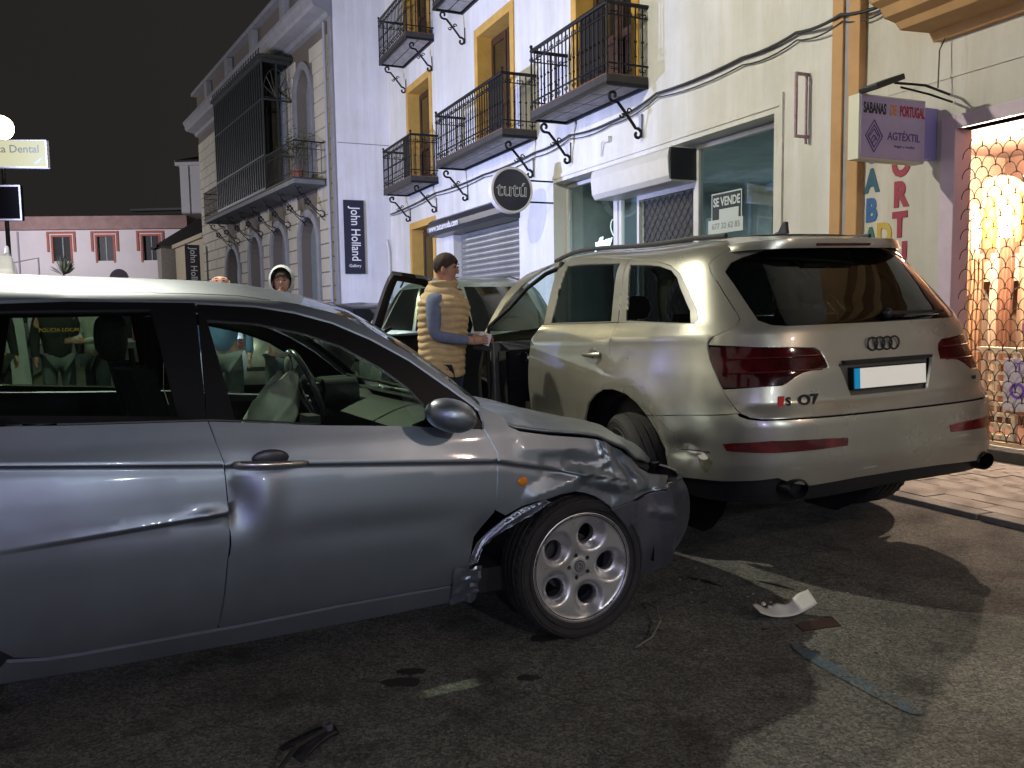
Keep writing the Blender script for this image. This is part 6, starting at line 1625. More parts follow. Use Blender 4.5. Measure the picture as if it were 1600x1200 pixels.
# ================================================================== other parked vehicles
def road_car(name, label, x, y, h, paint_m, L=4.4, Wd=1.8, H=1.6, belt=1.0, glassm=None, hatch=True, rear_light=True, group='cars parked further up the street', roofz=None):
    o = thing(name, label, 'car', (x, y, 0), h, group)
    a = L/2; w = Wd/2; r = 5.0
    T = [(.22, w*.90, -a*.93, a*.93, 4.), (.35, w*.97, -a*.985, a*.985, 4.), (.55, w, -a, a, 4.), (.75, w, -a*.99, a*.97, 4.), (belt-.08, w*.985, -a*.965, a*.86 if belt > .85 else a*.8, 3.6), (belt, w*.96, -a*.94, a*.52, 3.4),
         (belt+(H-belt)*.45, w*.86, -a*.82, a*.30, 3.4), (belt+(H-belt)*.80, w*.77, -a*.70, a*.12, 3.4), (belt+(H-belt)*.95, w*.66, -a*.60, a*.0, 3.2), (H, w*.50, -a*.48, -a*.10, 3.)]
    def S(u, z):
        W, xr, xf, n = lut(T, z); c = (xr+xf)/2; e = (xf-xr)/2; cu, su = math.cos(u), math.sin(u); q = (abs(cu)**n+abs(su)**n)**(-1/n); return (c+e*q*cu, W*q*su, z)
    nz = 26; nu = 64; b = MB()
    zs = [.22+(H-.22)*i/nz for i in range(nz+1)]
    for z in zs:
        for j in range(nu): b.v.append(Vector(S(2*PI*j/nu, z)))
    wr = .33; 
    for i in range(nz):
        for j in range(nu):
            j2 = (j+1) % nu; c = (b.v[i*nu+j]+b.v[(i+1)*nu+j2])/2
            if any(math.hypot(c.x-q, c.z-wr) < wr+.05 for q in (-a*.60, a*.62)) and abs(c.y) > w*.5: continue
            b.f.append((i*nu+j, i*nu+j2, (i+1)*nu+j2, (i+1)*nu+j))
    k = len(b.v); b.v.append(Vector((lut(T, H)[1]/2+lut(T, H)[2]/2, 0, H+.03)))
    for j in range(nu): b.f.append((nz*nu+j, nz*nu+(j+1) % nu, k))
    b.build('body', paint_m, o, smooth=60)
    MB().box(-a*.85, a*.85, -w*.8, w*.8, .2, belt-.2).build('underbody', m_dark, o)
    gm = glassm or mat('dark_car_glass', (.010, .012, .012), .06, coat=1.0)
    zb, zt = belt+.03, belt+(H-belt)*.80
    def quad(name, us, parent=o, zz=(zb, zt), m=gm, off=.006):
        q = MB(); nU = 10
        def f(u, v):
            uu = us[0]+(us[1]-us[0])*u; 
            if len(us) == 4: uu = (us[0]+(us[1]-us[0])*u)*(1-v)+(us[2]+(us[3]-us[2])*u)*v
            p = Vector(S(uu, zz[0]+(zz[1]-zz[0])*v)); c = Vector((0, 0, p.z)); n_ = (p-c); n_.z = 0; n_.normalize(); return p+n_*off
        q.grid(f, nU, 6); return q.build(name, m, parent, smooth=180)
    for s in (1, -1):
        quad('side_window', (s*.62, s*1.18, s*.80, s*1.22)); quad('side_window', (s*1.25, s*1.98, s*1.29, s*1.92)); quad('side_window', (s*2.04, s*2.42, s*1.98, s*2.30))
    quad('rear_window', (PI-.48, PI+.48)); quad('windscreen', (-.45, .45))
    lm = MATS['red_lens']
    for s in (1, -1): quad('tail_light', (PI-s*.52, PI-s*.80), zz=(belt-.20, belt-.02), m=lm); quad('headlight', (s*.45, s*.75), zz=(.66, .80), m=mat('headlight_glass', (.4, .42, .42), .1, coat=1))
    quad('rear_bumper_strip', (PI-.6, PI+.6), zz=(.45, .52), m=m_blk)
    MB().cbox((-a-.005, 0, .72), (.02, .52, .11)).build('number_plate', mat('plate_plain', (.5, .5, .46), .5), o)
    for s in (1, -1):
        b = MB(); p = Vector(S(s*.62, belt+.03)); b.ball((p.x+.02, p.y+s*.09, belt+.10), (.06, .11, .07), 12); b.build('door_mirror', paint_m, o, smooth=180)
        b = MB(); b.tube([(-a*.45, s*w*.60, H-.03), (-a*.3, s*w*.62, H+.03), (a*.0, s*w*.62, H+.02), (a*.08, s*w*.62, H-.08)], .014, 5); b.build('roof_rail', m_blk, o)
        for q in (-a*.60, a*.62):
            wl = bpy.data.objects.new('wheel', None); COL.objects.link(wl); wl.parent = o; wl.location = (q, s*(w-.11), wr); wl.rotation_euler = (0, 0, 0 if s < 0 else PI)
            b = MB(); b.lathe([(.20, -.09), (.22, -.10), (.31, -.10), (.33, -.07), (.33, .09)], 28, axis='y'); b.build('tyre', m_rub, wl, smooth=45)
            b = MB(); b.lathe([(0, -.06), (.06, -.07), (.07, -.04), (.16, -.05), (.205, -.08), (.22, -.10)], 20, axis='y'); b.build('rim', m_rim, wl, smooth=45)
    return o
P_TEAL = paint('pale_teal_paint', (.33, .40, .37), .28, .6); P_DK = paint('dark_grey_paint', (.05, .05, .055), .3, .6); P_LG = paint('light_grey_paint', (.30, .29, .27), .35, .5)
c1 = DV*10.6 + NV*3.85
road_car('parked_crossover', 'pale teal crossover parked just ahead of the beige SUV', c1.x, c1.y, _h-.0, P_TEAL, L=4.6, Wd=1.9, H=1.78, belt=1.12)
c2 = DV*16.6 + NV*4.0
road_car('parked_car', 'dark car parked ahead of the pale teal crossover', c2.x, c2.y, _h, P_DK, L=4.2, Wd=1.75, H=1.55, belt=1.0)
c3 = DV*16.0 + NV*1.9
road_car('parked_car', 'small light grey car standing beyond the hatchback roofline', c3.x, c3.y, _h+.15, P_LG, L=3.9, Wd=1.7, H=1.58, belt=1.0)
# police van at far left with blue beacon
pv = thing('police_van', 'white police van with blue beacon, only its roof edge showing at the far left', 'van', VAN, R(120))
m_pv = paint('van_white', (.62, .63, .66), .35, .1)
prof = [(-2.6,.35),(2.5,.35),(2.62,.75),(2.45,1.05),(1.75,1.25),(1.15,2.05),(.8,2.2),(-2.45,2.22),(-2.62,2.0)]
b = MB(); k = len(prof); W_ = .95
for s, inset in ((-1, 1), (1, 1)):
    pass
rings = [(-W_, .92), (-W_*.94, 1.0), (W_*.94, 1.0), (W_, .92)]
for y, q in rings: b.v += [Vector((p[0]*(.98 if q < 1 else 1), y*(1-.12*sst(1.1, 2.2, p[1])), .35+(p[1]-.35)*(q if p[1] > 1.0 else 1))) for p in prof]
for i in range(3):
    for j in range(k): b.f.append((i*k+j, i*k+(j+1) % k, (i+1)*k+(j+1) % k, (i+1)*k+j))
b.f.append(tuple(range(k))); b.f.append(tuple(range(4*k-1, 3*k-1, -1)))
b.build('body', m_pv, pv, bevel=.04)
b = MB(); b.grid(lambda u, v: (1.22+.52*(1-u)+.01, -.72+1.44*v, 1.30+.66*u+.02), 4, 8); b.build('windscreen', mat('dark_car_glass', (.010, .012, .012), .06, coat=1.0), pv)
for s in (-1, 1):
    for xa, xb in ((-2.3, -1.1), (-1.0, .05), (.12, 1.15)):
        MB().box(xa, xb, s*.905-.03, s*.905+.03, 1.30, 1.85).build('side_window', MATS['dark_car_glass'], pv, bevel=.01)
    MB().box(-2.4, 2.3, s*.952-.008, s*.952+.008, .85, 1.02).build('blue_stripe', mat('police_blue', (.01, .03, .25), .4), pv)
    MB().tube([(-2.3, s*.74, 2.24), (-2.2, s*.74, 2.33), (.4, s*.74, 2.33), (.6, s*.74, 2.22)], .025, 6).build('roof_rack_bar', m_alu, pv)
for x in (-1.6, 1.7):
    for s in (-1, 1):
        wl = bpy.data.objects.new('wheel', None); COL.objects.link(wl); wl.parent = pv; wl.location = (x, s*.86, .34); wl.rotation_euler = (0, 0, 0 if s < 0 else PI)
        b = MB(); b.lathe([(.20, -.10), (.31, -.10), (.34, -.07), (.34, .09)], 24, axis='y'); b.build('tyre', m_rub, wl, smooth=45)
        b = MB(); b.lathe([(0, -.07), (.2, -.08)], 16, axis='y'); b.build('rim', m_rim, wl)
b = MB(); b.box(-.25, .25, -.62, .62, 2.24, 2.30); b.build('beacon_base', m_blk, pv)
for y in (-.40, .40): MB().lathe([(0, 2.46), (.10, 2.44), (.14, 2.30)], 16, c=(0, y, 0)).build('blue_beacon', g3, pv, smooth=60)
MB().lathe([(0, 2.44), (.05, 2.43), (.07, 2.30)], 12, c=(0, 0, 0)).build('white_beacon', glow_mat('white_glow', (.9, .92, 1), 9), pv, smooth=60)

pv2 = copy_tree(pv, None, VAN2 + DV*-1.0, R(112), 'white police van with blue beacon parked behind the camera')
# ------------------------------------------------------------------ signs at the far left
cl = thing('clinic_sign', 'lit pale yellow Clínica Dental lightbox at the left edge', 'sign', (-9.95, 16, 4.2), R(6))
MB().box(-.5, 1.22, -.06, .06, 0, .52).build('casing', m_alu, cl, bevel=.01)
MB().box(-.48, 1.20, -.068, -.061, .02, .50).build('face', mat('clinic_face', (.03, .03, .018), .5, emis=(1.0, .98, .62), estr=.50), cl)
text_obj('lettering', 'Clínica Dental', .20, mat('clinic_ink', (.08, .09, .08), .5, emis=(.5, .55, .40), estr=.20), cl, TXT(.52, -.0715, .34), depth=.002, bold=.002)
b = MB(); b.tube([(1.0, -.072, .08), (1.12, -.072, .18), (1.05, -.072, .10)], .012, 4); b.build('logo_swoosh', mat('clinic_blue', (.2, .3, .6), .5, emis=(.3, .4, .8), estr=.5), cl)
MB().tube([(-.5, 0, .25), (-1.6, .2, .25)], .03, 6).build('bracket_bar', m_iron, cl)
c_ = thing('dark_sign', 'dark rectangular sign with thin pale rim below the lit clinic sign', 'sign', (-9.95, 16, 3.22), R(6))
MB().box(-.6, .70, -.05, .05, 0, .66).build('panel', mat('sign_dark', (.006, .006, .006), .9, spec=0.0), c_)
b = MB(); b.box(-.6, .70, -.062, -.0505, 0, .03); b.box(-.6, .70, -.062, -.0505, .63, .66); b.box(.67, .70, -.062, -.0505, .03, .63); b.build('rim', m_alu, c_)
text_obj('lettering', 'BAR', .16, mat('faded_ink', (.10, .10, .10), .6), c_, TXT(.2, -.053, .40), depth=.001)
for o in (c_,): o.children[-1]; bpy.data.objects.remove([q for q in o.children if q.name.startswith('lettering')][0])
MB().tube([(-.6, 0, .4), (-1.6, .2, .4)], .03, 6).build('bracket_bar', m_iron, c_)
lp = thing('cloth_awning', 'grey folded shop awning seen edge-on at the far left', 'awning', (-9.0, 13.2, 1.95), R(-16))
b = MB(); b.grid(lambda u, v: (-1.4+2.3*u, -.8*v, .75-.40*v-.45*u+.03*math.sin(v*9)), 4, 8); q = b.build('cloth', mat('awning_grey', (.16, .19, .20), .8, var=.2, vscale=4), lp); q.modifiers.new('t', 'SOLIDIFY').thickness = .02
b = MB(); b.tube([(-1.4, -.8, .36), (.9, -.8, -.10)], .03, 6); b.tube([(-1.4, 0, .76), (.9, 0, .30)], .025, 6); b.tube([(.9, 0, .30), (.9, -.8, -.10)], .02, 6); b.tube([(-1.4, 0, .7), (-1.4, 0, -1.95)], .03, 6); b.tube([(.85, 0, .3), (.85, 0, -1.95)], .025, 6); b.build('frame', m_iron, lp)
# satellite dish and pole on the street
vp = thing('far_street_plant', 'small grey-green spiky plant standing before the far house', 'plant', (-21.3, 40, 0))
b = MB()
b.tube([(0, 0, 0), (0, 0, 3.4)], .07, 6); rnd = random.Random(9)
for i in range(60):
    a = rnd.random()*6.28; e = rnd.uniform(.2, 1.4); b.add([(0, 0, 3.4), (.35*math.cos(a)*math.cos(e)-.02, .35*math.sin(a)*math.cos(e), 3.5+.5*math.sin(e)), (.6*math.cos(a)*math.cos(e), .6*math.sin(a)*math.cos(e), 3.5+.9*math.sin(e)), (.35*math.cos(a)*math.cos(e)+.03, .35*math.sin(a)*math.cos(e)+.03, 3.42+.5*math.sin(e))], [(0, 1, 2, 3)])
b.build('crown', mat('spiky_green', (.06, .075, .05), .7), vp)
rs = thing('round_road_sign', 'round dark road sign seen from behind before the far house', 'road sign', (-17.7, 38, 0))
MB().tube([(0, 0, 0), (0, 0, 2.9)], .05, 8).build('post', m_alu, rs); MB().lathe([(0, -.03), (.42, -.03), (.44, 0), (0, 0)], 24, axis='y', c=(0, -.06, 3.1)).build('disc', mat('sign_back', (.12, .09, .14), .5), rs)

# ================================================================== people
def bm_skin(name, V, E, rad, m, parent, root=0, sub=2):
    import bmesh
    me = bpy.data.meshes.new(name); me.from_pydata([tuple(v) for v in V], E, []); me.update()
    o = bpy.data.objects.new(name, me); COL.objects.link(o)
    md = o.modifiers.new('skin', 'SKIN'); md.use_smooth_shade = True
    for i, s in enumerate(me.skin_vertices[0].data):
        r = rad[i]; s.radius = r if isinstance(r, tuple) else (r, r); s.use_root = (i == root)
    o.modifiers.new('sub', 'SUBSURF').levels = sub; o.modifiers['sub'].render_levels = sub
    bpy.context.view_layer.update()
    nm = bpy.data.meshes.new_from_object(o.evaluated_get(bpy.context.evaluated_depsgraph_get()))
    bpy.data.objects.remove(o); bpy.data.meshes.remove(me)
    nm.name = name; nm.materials.clear(); nm.materials.append(m); nm.shade_smooth()
    return put(name, nm, None, parent)
m_skin = mat('skin', (.50, .27, .19), .5, var=.06, vscale=12); m_skin2 = mat('pale_skin', (.58, .33, .26), .5, var=.06, vscale=12)
def person(label, loc, rz, H=1.75, top=(.1, .1, .12), legs=(.03, .035, .05), skin=None, hair=(.03, .018, .01), hairkind='short', arms='front', vest=False, hood=False, long=1.0, group=None, lean=0.0, girth=1.0, stride=.0):
    k = H/1.75; o = thing('person', label, 'person', loc, rz, group); skin = skin or m_skin
    def P(x, y, z): return Vector(((x+lean*max(0, z-.9))*k, y*k, z*k))
    J = dict(pel=P(0, 0, .93), bel=P(.01, 0, 1.08), che=P(.0, 0, 1.30), nek=P(0, 0, 1.465), nk2=P(.015, 0, 1.53), hd1=P(.02, 0, 1.62), hd2=P(.015, 0, 1.69))
    for s, q in ((1, 'l'), (-1, 'r')):
        J['sh'+q] = P(-.01, s*.185, 1.42)
        if arms == 'front': J['el'+q] = P(.02, s*.235, 1.16); J['wr'+q] = P(.25, s*.13, 1.12); J['ha'+q] = P(.31, s*.105, 1.125)
        elif arms == 'pocket': J['el'+q] = P(-.04, s*.27, 1.15); J['wr'+q] = P(.08, s*.20, .98); J['ha'+q] = P(.12, s*.17, .95)
        else: J['el'+q] = P(-.02, s*.24, 1.14); J['wr'+q] = P(.03, s*.25, .90); J['ha'+q] = P(.04, s*.25, .84)
        J['hi'+q] = P(0, s*.085, .87); J['th'+q] = P(.01+s*stride*.3, s*.10, .76); J['kn'+q] = P(.02+s*stride, s*.11, .49); J['an'+q] = P(-.02+s*stride*1.6, s*.115, .08); J['to'+q] = P(.14+s*stride*1.6, s*.135, .035)
    names = list(J); ix = {n: i for i, n in enumerate(names)}
    E = [('pel','bel'),('bel','che'),('che','nek'),('nek','nk2'),('nk2','hd1'),('hd1','hd2')]
    for q in 'lr': E += [('che','sh'+q),('sh'+q,'el'+q),('el'+q,'wr'+q),('wr'+q,'ha'+q),('pel','hi'+q),('hi'+q,'th'+q),('th'+q,'kn'+q),('kn'+q,'an'+q),('an'+q,'to'+q)]
    rad = dict(pel=(.125,.115), bel=(.125,.105), che=(.14,.115), nek=.06, nk2=.055, hd1=(.075,.088), hd2=(.072,.086), sh=.062, el=.042, wr=.028, ha=(.020,.038), hi=.090, th=.080, kn=.058, an=.042, to=(.04,.03))
    def rr(n, g=1.0, add=0.0):
        r = rad.get(n) or rad[n[:2]]; r = r if isinstance(r, tuple) else (r, r); return (r[0]*k*g+add, r[1]*k*g+add)
    V = [J[n] for n in names]; EE = [(ix[a], ix[c]) for a, c in E]
    RR = [rr(n) for n in names]
    # fingers on both hands, part of the same skin
    for s, q in ((1, 'l'), (-1, 'r')):
        d = (J['ha'+q]-J['wr'+q]).normalized(); side = Vector((0, s, 0)) if abs(d.y) < .8 else Vector((1, 0, 0)); up = d.cross(side).normalized(); up = up if up.z > 0 else -up
        for f_ in range(4):
            b0 = J['ha'+q]+up*((f_-1.5)*.018*k)+d*.012*k; L_ = (.030, .034, .032, .026)[f_]*k
            p1 = b0+d*L_; p2 = p1+(d*.6-side*.8).normalized()*L_*.8
            n0 = len(V); V += [p1, p2]; EE += [(ix['ha'+q], n0), (n0, n0+1)]; RR += [(.0095*k, .0095*k), (.0085*k, .0085*k)]
        t1 = J['wr'+q]+d*.02*k+up*.03*k-side*.012*k; t2 = t1+(d+up*.5).normalized()*.04*k; n0 = len(V); V += [t1, t2]; EE += [(ix['wr'+q], n0), (n0, n0+1)]; RR += [(.012*k, .012*k), (.010*k, .010*k)]
    body = bm_skin('body', V, EE, RR, skin, o, root=0)
    hd = J['hd1']
    f = MB(); f.ball(hd+Vector((.080*k, 0, -.008*k)), (.014*k, .011*k, .022*k), 10); f.ball(hd+Vector((.045*k, 0, -.078*k)), (.034*k, .036*k, .030*k), 12)
    for s in (1, -1): MB().ball(hd+Vector((.0, s*.086*k, -.005*k)), (.016*k, .010*k, .030*k), 10).build('ear', skin, o, smooth=180)
    f.build('nose_and_chin', skin, o, smooth=180)
    MB().tube([hd+Vector((.082*k-.010*k*abs(q)**2, q*.024*k, -.052*k)) for q in (-1, -.5, 0, .5, 1)], .004*k, 6).build('mouth', mat('lip_red', (.30, .12, .10), .5), o)
    for s in (1, -1):
        MB().ball(hd+Vector((.076*k, s*.032*k, .020*k)), (.007*k, .012*k, .006*k), 8).build('eye', mat('eye_dark', (.03, .02, .02), .3), o, smooth=180)
        MB().tube([hd+Vector((.084*k-.01*k*q, s*(.018+.028*q)*k, (.040+.004*math.sin(3*q))*k)) for q in (0, .5, 1)], .004*k, 5).build('eyebrow', mat('brow_dark', (.04, .025, .018), .8), o)
    hm = mat('hair_%d' % int(hair[0]*1000), hair, .8, bump=.5, bscale=80)
    if hairkind != 'bald':
        f = MB(); c = hd+Vector((-.004*k, 0, .034*k))
        def hf(u, v):
            a = 2*PI*u; fr = max(0, math.cos(a)); lim = .60-.20*fr**2+.12*max(0, -math.cos(a)); t = PI*v*lim; w = 1+.03*math.sin(a*9+v*6)
            return c+Vector((.088*k*math.sin(t)*math.cos(a)*(1.0 if fr else 1.06)*w, .088*k*math.sin(t)*math.sin(a)*w, .092*k*math.cos(t)))
        f.grid(hf, 32, 12)
        f.build('hair', hm, o, smooth=180)
    # garments: same joints, wider skin
    tm = mat('cloth_%d_%d_%d' % tuple(int(c*999) for c in top), top, .85, var=.15, vscale=14, bump=.7, bscale=14)
    lm = mat('cloth_%d_%d_%d' % tuple(int(c*999) for c in legs), legs, .9, var=.2, vscale=18, bump=.4, bscale=16)
    def sub(nl, el, g, add, m, nm, root): 
        ii = {n: i for i, n in enumerate(nl)}; return bm_skin(nm, [J[n] for n in nl], [(ii[a], ii[c]) for a, c in el], [rr(n, g, add) for n in nl], m, o, root=ii[root])
    tl = ['pel','hil','hir','thl','thr','knl','knr','anl','anr']
    sub(tl, [('pel','hil'),('hil','thl'),('thl','knl'),('knl','anl'),('pel','hir'),('hir','thr'),('thr','knr'),('knr','anr')], 1.06, .014, lm, 'trousers', 'pel')
    J['hem'] = P(0, 0, .93-.16*(long-1)-.02); rad['hem'] = (.135, .125)
    tn = ['hem','bel','che','nek','shl','shr','ell','elr','wrl','wrr']; te = [('hem','bel'),('bel','che'),('che','nek'),('che','shl'),('shl','ell'),('ell','wrl'),('che','shr'),('shr','elr'),('elr','wrr')]
    if not vest: sub(tn, te, 1.05*girth, .012, tm, 'jacket', 'che')
    else:
        sm_ = mat('shirt_blue', (.16, .20, .32), .85, var=.2, vscale=14, bump=.3, bscale=16)
        sub(tn[1:], te[1:], 1.0, .006, sm_, 'shirt', 'che')
        f = MB()                              # quilted body of the vest
        def vf(u, v):
            a = 2*PI*u; z = .87+.63*v; q = v*13; q += .10*math.sin(a*2+1)+.05*math.sin(a*5); pf = abs(math.sin(PI*q))**.7*.011*(1+.5*noise.noise((a*2, z*9, 1)))-.008*math.exp(-(a-PI*.0)**2/.01)
            w = (.212-.02*math.sin(PI*v)+(.015 if v > .6 else 0))*(1-.45*sst(.80, 1.0, v)); dth = (.168-.012*math.cos(PI*v))*(1-.35*sst(.80, 1.0, v))
            w *= girth; dth *= girth
            return P((dth+pf)*math.cos(a)+.01, (w+pf)*math.sin(a), z+.006*math.sin(a*4+v*5)-.02*math.cos(a)*v)
        f.grid(vf, 48, 110); f.build('quilted_vest', tm, o, smooth=180)
        f = MB(); f.grid(lambda u, v: P((.088+.02*v)*math.cos(2*PI*u)+.0, (.098+.015*v)*math.sin(2*PI*u), 1.47+.07*v), 28, 5); q = f.build('collar', tm, o, smooth=180); q.modifiers.new('t', 'SOLIDIFY').thickness = .02
    if hood:
        f = MB(); c = hd+Vector((-.01*k, 0, .0))
        def hof(u, v):          # v from the face opening to the back; open towards +x
            a = 2*PI*u; t = .30*PI+.70*PI*v; r = .118*k*math.sin(t)
            return c+Vector((-.135*k*-math.cos(t), r*math.cos(a)*1.0, r*math.sin(a)*1.22+.02*k-(.03*k if math.sin(a) < -.6 else 0)*v))
        f.grid(hof, 30, 12)
        f.build('hood', tm, o, smooth=180)
    f = MB()
    for q in 'lr':
        c = J['an'+q]; f.grid(lambda u, v, c=c: c+Vector((.045*k+(.135*k*math.cos(2*PI*u))*(1 if v < .5 else 1-(v-.5)*1.3), .048*k*math.sin(2*PI*u)*(1-.4*max(0, v-.5)), -.08*k+.085*k*v)), 20, 5)
    f.build('shoes', mat('shoe_black', (.02, .018, .016), .5), o, smooth=60)
    return o
man = person('man in a sand-yellow quilted vest and dark jeans holding a paper at the SUV door', (-.53, 6.15, 0), R(-12), H=1.80, top=(.62, .46, .25), legs=(.020, .028, .055), hair=(.045, .028, .018), vest=True, arms='front', lean=.06, girth=1.0)
pp = thing('held_paper', 'white folded paper held out by the man in the quilted vest', 'paper', (-.19, 6.00, 1.145), R(-12))
MB().cbox((0, 0, .02), (.085, .012, .085), Matrix.Rotation(.3, 3, 'Y')).build('sheet', mat('bright_paper', (.85, .86, .9), .6), pp)
MB().cbox((-.02, .01, -.03), (.13, .02, .07), Matrix.Rotation(.2, 3, 'Y')).build('phone', m_blk, pp, bevel=.004)
person('bald man in a blue shirt standing behind the hatchback', (-2.98, 8.6, 0), R(-70), H=1.83, top=(.10, .22, .45), legs=(.09, .11, .13), skin=m_skin2, hairkind='bald', arms='down')
person('person in a white hooded jacket looking down at a phone', (-2.18, 8.0, 0), R(-80), H=1.80, top=(.52, .56, .60), legs=(.06, .07, .09), skin=m_skin2, hood=True, arms='front')
person('person in a dark jacket with orange lettering and grey jeans beyond the rear window', (-5.45, 10.0, 0), R(-50), H=1.72, top=(.018, .022, .02), legs=(.12, .14, .15), arms='down', long=1.6, girth=1.15)
person('person in a pale top and dark trousers beside the one in the dark jacket', (-4.92, 9.9, 0), R(-120), H=1.70, top=(.40, .42, .38), legs=(.03, .04, .05), arms='front')
person('person all in black at the left edge of the rear window', (-6.05, 9.7, 0), R(-30), H=1.74, top=(.02, .02, .022), legs=(.02, .02, .02), arms='down', long=1.5)
person('distant figure in dark trousers walking up the street', (-13.2, 24.0, 0), R(80), H=1.75, top=(.2, .2, .24), legs=(.02, .02, .03), arms='down', stride=.05)
jl = text_obj('jacket_lettering', 'POLICIA LOCAL', .062, mat('orange_print', (.75, .38, .08), .6), None, Matrix.Translation((0, 0, 0)), depth=.003)
jp = [o for o in bpy.data.objects if o.get('label', '').startswith('person in a dark jacket')][0]
jl.parent = jp; jl.data.transform(Matrix.Translation((.165, 0, 1.22)) @ Matrix.Rotation(PI/2, 4, 'Z') @ Matrix.Rotation(PI/2, 4, 'X'))

# ================================================================== marks and debris on the road
def ground_sheet(name, pts, z, m, label=None, cat=None, parent=None, sub=0):
    k = len(pts); b = MB(); b.add([(p[0], p[1], z) for p in pts], [tuple(range(k))]); o = b.build(name, m, parent)
    return o
m_bl = asphalt('worn_blue_paint', (.075, .165, .24))
c = [(1.12,3.26,.035),(1.17,3.08,.05),(1.23,2.93,.05),(1.29,2.79,.055),(1.345,2.66,.045)]
pts = [(x-w*.55+.008*math.sin(y*40), y-w*.35) for x, y, w in c] + [(x+w*.55+.008*math.sin(y*53), y+w*.35) for x, y, w in reversed(c)]
tag(ground_sheet('paint_mark', smooth_loop(pts, 2), .004, m_bl), 'worn light blue paint streak on the asphalt at lower right', 'paint mark')
rnd = random.Random(5); m_sp = mat('black_spot', (.030, .028, .026), .6)
for i, (x, y, s, lab) in enumerate(((-.40, 3.05, .035, 'black oil spot in front of the hatchback sill, left one'), (.05, 2.98, .03, 'black oil spot on bare asphalt near the frame centre'), (-.42, 2.96, .05, 'broad dark drip mark below the hatchback door'), (.12, 3.35, .045, 'small dark drip mark beside the front tyre'))):
    pts = [(x+s*(1+.4*rnd.random())*1.3*math.cos(a*PI/6), y+s*(.6+.4*rnd.random())*math.sin(a*PI/6)) for a in range(12)]
    tag(ground_sheet('oil_spot', smooth_loop(pts, 1), .005, m_sp), lab, 'stain')
# white curved shell of broken trim
wd = thing('broken_trim', 'curved white piece of broken bumper trim lying on the road', 'debris', (1.185, 3.55, .0), R(12))
b = MB()
b.grid(lambda u, v: (-.135+.27*u, -.03+.075*v+.02*math.sin(PI*u), .010+.055*(2*u-1)**2*(.7+.3*(u > .5))+.035*v*(.3+u)+.008*math.sin(u*17)*v), 22, 6)
q = b.build('shell', mat('white_shell', (.66, .66, .60), .4, var=.08, vscale=20), wd, smooth=180); q.modifiers.new('t', 'SOLIDIFY').thickness = .004
MB().ball((-.095, .02, .065), (.010, .012, .008), 8).ball((-.06, .03, .045), (.008, .01, .006), 8).build('clip_stub', MATS['white_shell'], wd)
bs = thing('brown_shard', 'flat dark brown shard beside the white trim piece', 'debris', (1.31, 3.46, .0), R(20))
MB().add([(-.12, -.03, .004), (.07, -.04, .004), (.09, .045, .012), (-.10, .04, .006)], [(0, 1, 2, 3)]).build('shard', mat('brown_shard', (.045, .022, .018), .5, var=.2), bs).modifiers.new('t', 'SOLIDIFY').thickness = .004
br = thing('black_bracket', 'torn black plastic bracket with a round hole lying at the bottom edge', 'debris', (-.68, 2.50, .0), R(28))
out = [(-.05,-.035),(-.085,0),(-.06,.045),(-.02,.055),(.05,.05),(.12,.055),(.125,.0),(.06,-.025),(.0,-.06),(-.08,-.15),(-.17,-.24),(-.15,-.13),(-.08,-.06)]
hole = [(-.025+.026*math.cos(a*PI/7), .008+.022*math.sin(a*PI/7)) for a in range(14)]
V, Fc = fill(out, [hole], .03); b = MB(); b.add([(a, c, .012+.018*math.sin(a*17)+.01*c*8) for a, c in V], Fc)
q = b.build('bracket_plate', m_blk, br, smooth=50); q.modifiers.new('t', 'SOLIDIFY').thickness = .008
MB().lathe([(.012, 0), (.018, 0), (.018, .03), (.012, .03)], 14, c=(.095, .03, .02)).build('socket', mat('grey_plastic', (.10, .10, .11), .35), br)
MB().tube([(-.15, -.20, .02), (-.03, -.07, .05), (.08, .0, .045)], .008, 5).build('rib', m_blk, br)
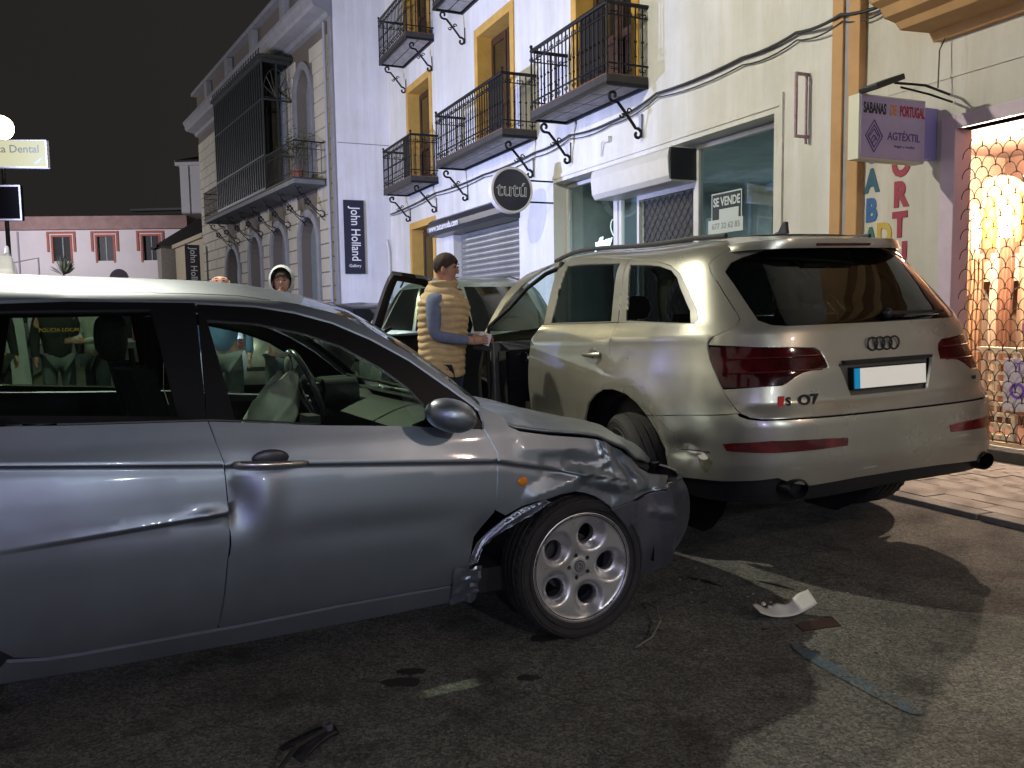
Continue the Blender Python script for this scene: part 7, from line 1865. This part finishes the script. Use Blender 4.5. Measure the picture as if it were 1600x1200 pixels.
b = MB(); pts = [cam_p for cam_p in [(.60, 3.74, .01), (.63, 3.60, .035), (.62, 3.46, .03), (.56, 3.32, .015), (.48, 3.24, .006)]]
tag(b.tube(pts, .0035, 5).build('loose_wire', mat('dull_wire', (.20, .19, .17), .5)), 'thin loose wire curling on the road right of the front wheel', 'wire')
for (x, y, l, w, a, lab) in ((.95, 4.05, .22, .035, -50, 'black splinter under the bent bumper corner'), (1.28, 3.98, .20, .022, -48, 'long black splinter behind the white trim piece'), (.87, 3.75, .05, .02, 10, 'small black chip beside the loose wire'), (1.05, 3.42, .03, .014, 0, 'tiny black chip in front of the white trim piece')):
    o = thing('plastic_splinter', lab, 'debris', (x, y, .0), R(a)); MB().add([(-l/2, -w*.3, .003), (0, -w/2, .008), (l/2, 0, .003), (0, w/2, .006)], [(0, 1, 2, 3)]).build('splinter', m_blk, o).modifiers.new('t', 'SOLIDIFY').thickness = .006
b = MB(); rnd = random.Random(11)
for i in range(420):
    a = rnd.random()
    x = rnd.uniform(-.9, 3.1); y = rnd.uniform(2.2, 4.6); s = rnd.uniform(.0015, .0045); t = rnd.random()*6.28
    b.add([(x+s*math.cos(t), y+s*math.sin(t), .001), (x+s*math.cos(t+2.1), y+s*math.sin(t+2.1), .001), (x+s*math.cos(t+4.2), y+s*math.sin(t+4.2), .001), (x, y, s*1.1)], [(0, 1, 3), (1, 2, 3), (2, 0, 3)])
for i in range(170):
    x = rnd.gauss(1.0, .45); y = rnd.gauss(3.75, .38); s = rnd.uniform(.004, .011); t = rnd.random()*6.28
    if (x < .75 and y > 3.2): continue
    P3 = [(x+s*math.cos(t+q), y+s*.7*math.sin(t+q), .001+rnd.random()*s*.5) for q in (0, 1.4, 3.0, 4.5)]
    b.add(P3+[(x, y, s*.8)], [(0, 1, 4), (1, 2, 4), (2, 3, 4), (3, 0, 4)])
g = stuff(b.build('grit', mat('grit_stone', (.03, .03, .03), .4, col2=(.40, .40, .38), vscale=40, contrast=(.45, .6)))); g['label'] = 'loose grit and glass crumbs scattered on the asphalt'; g['category'] = 'grit'
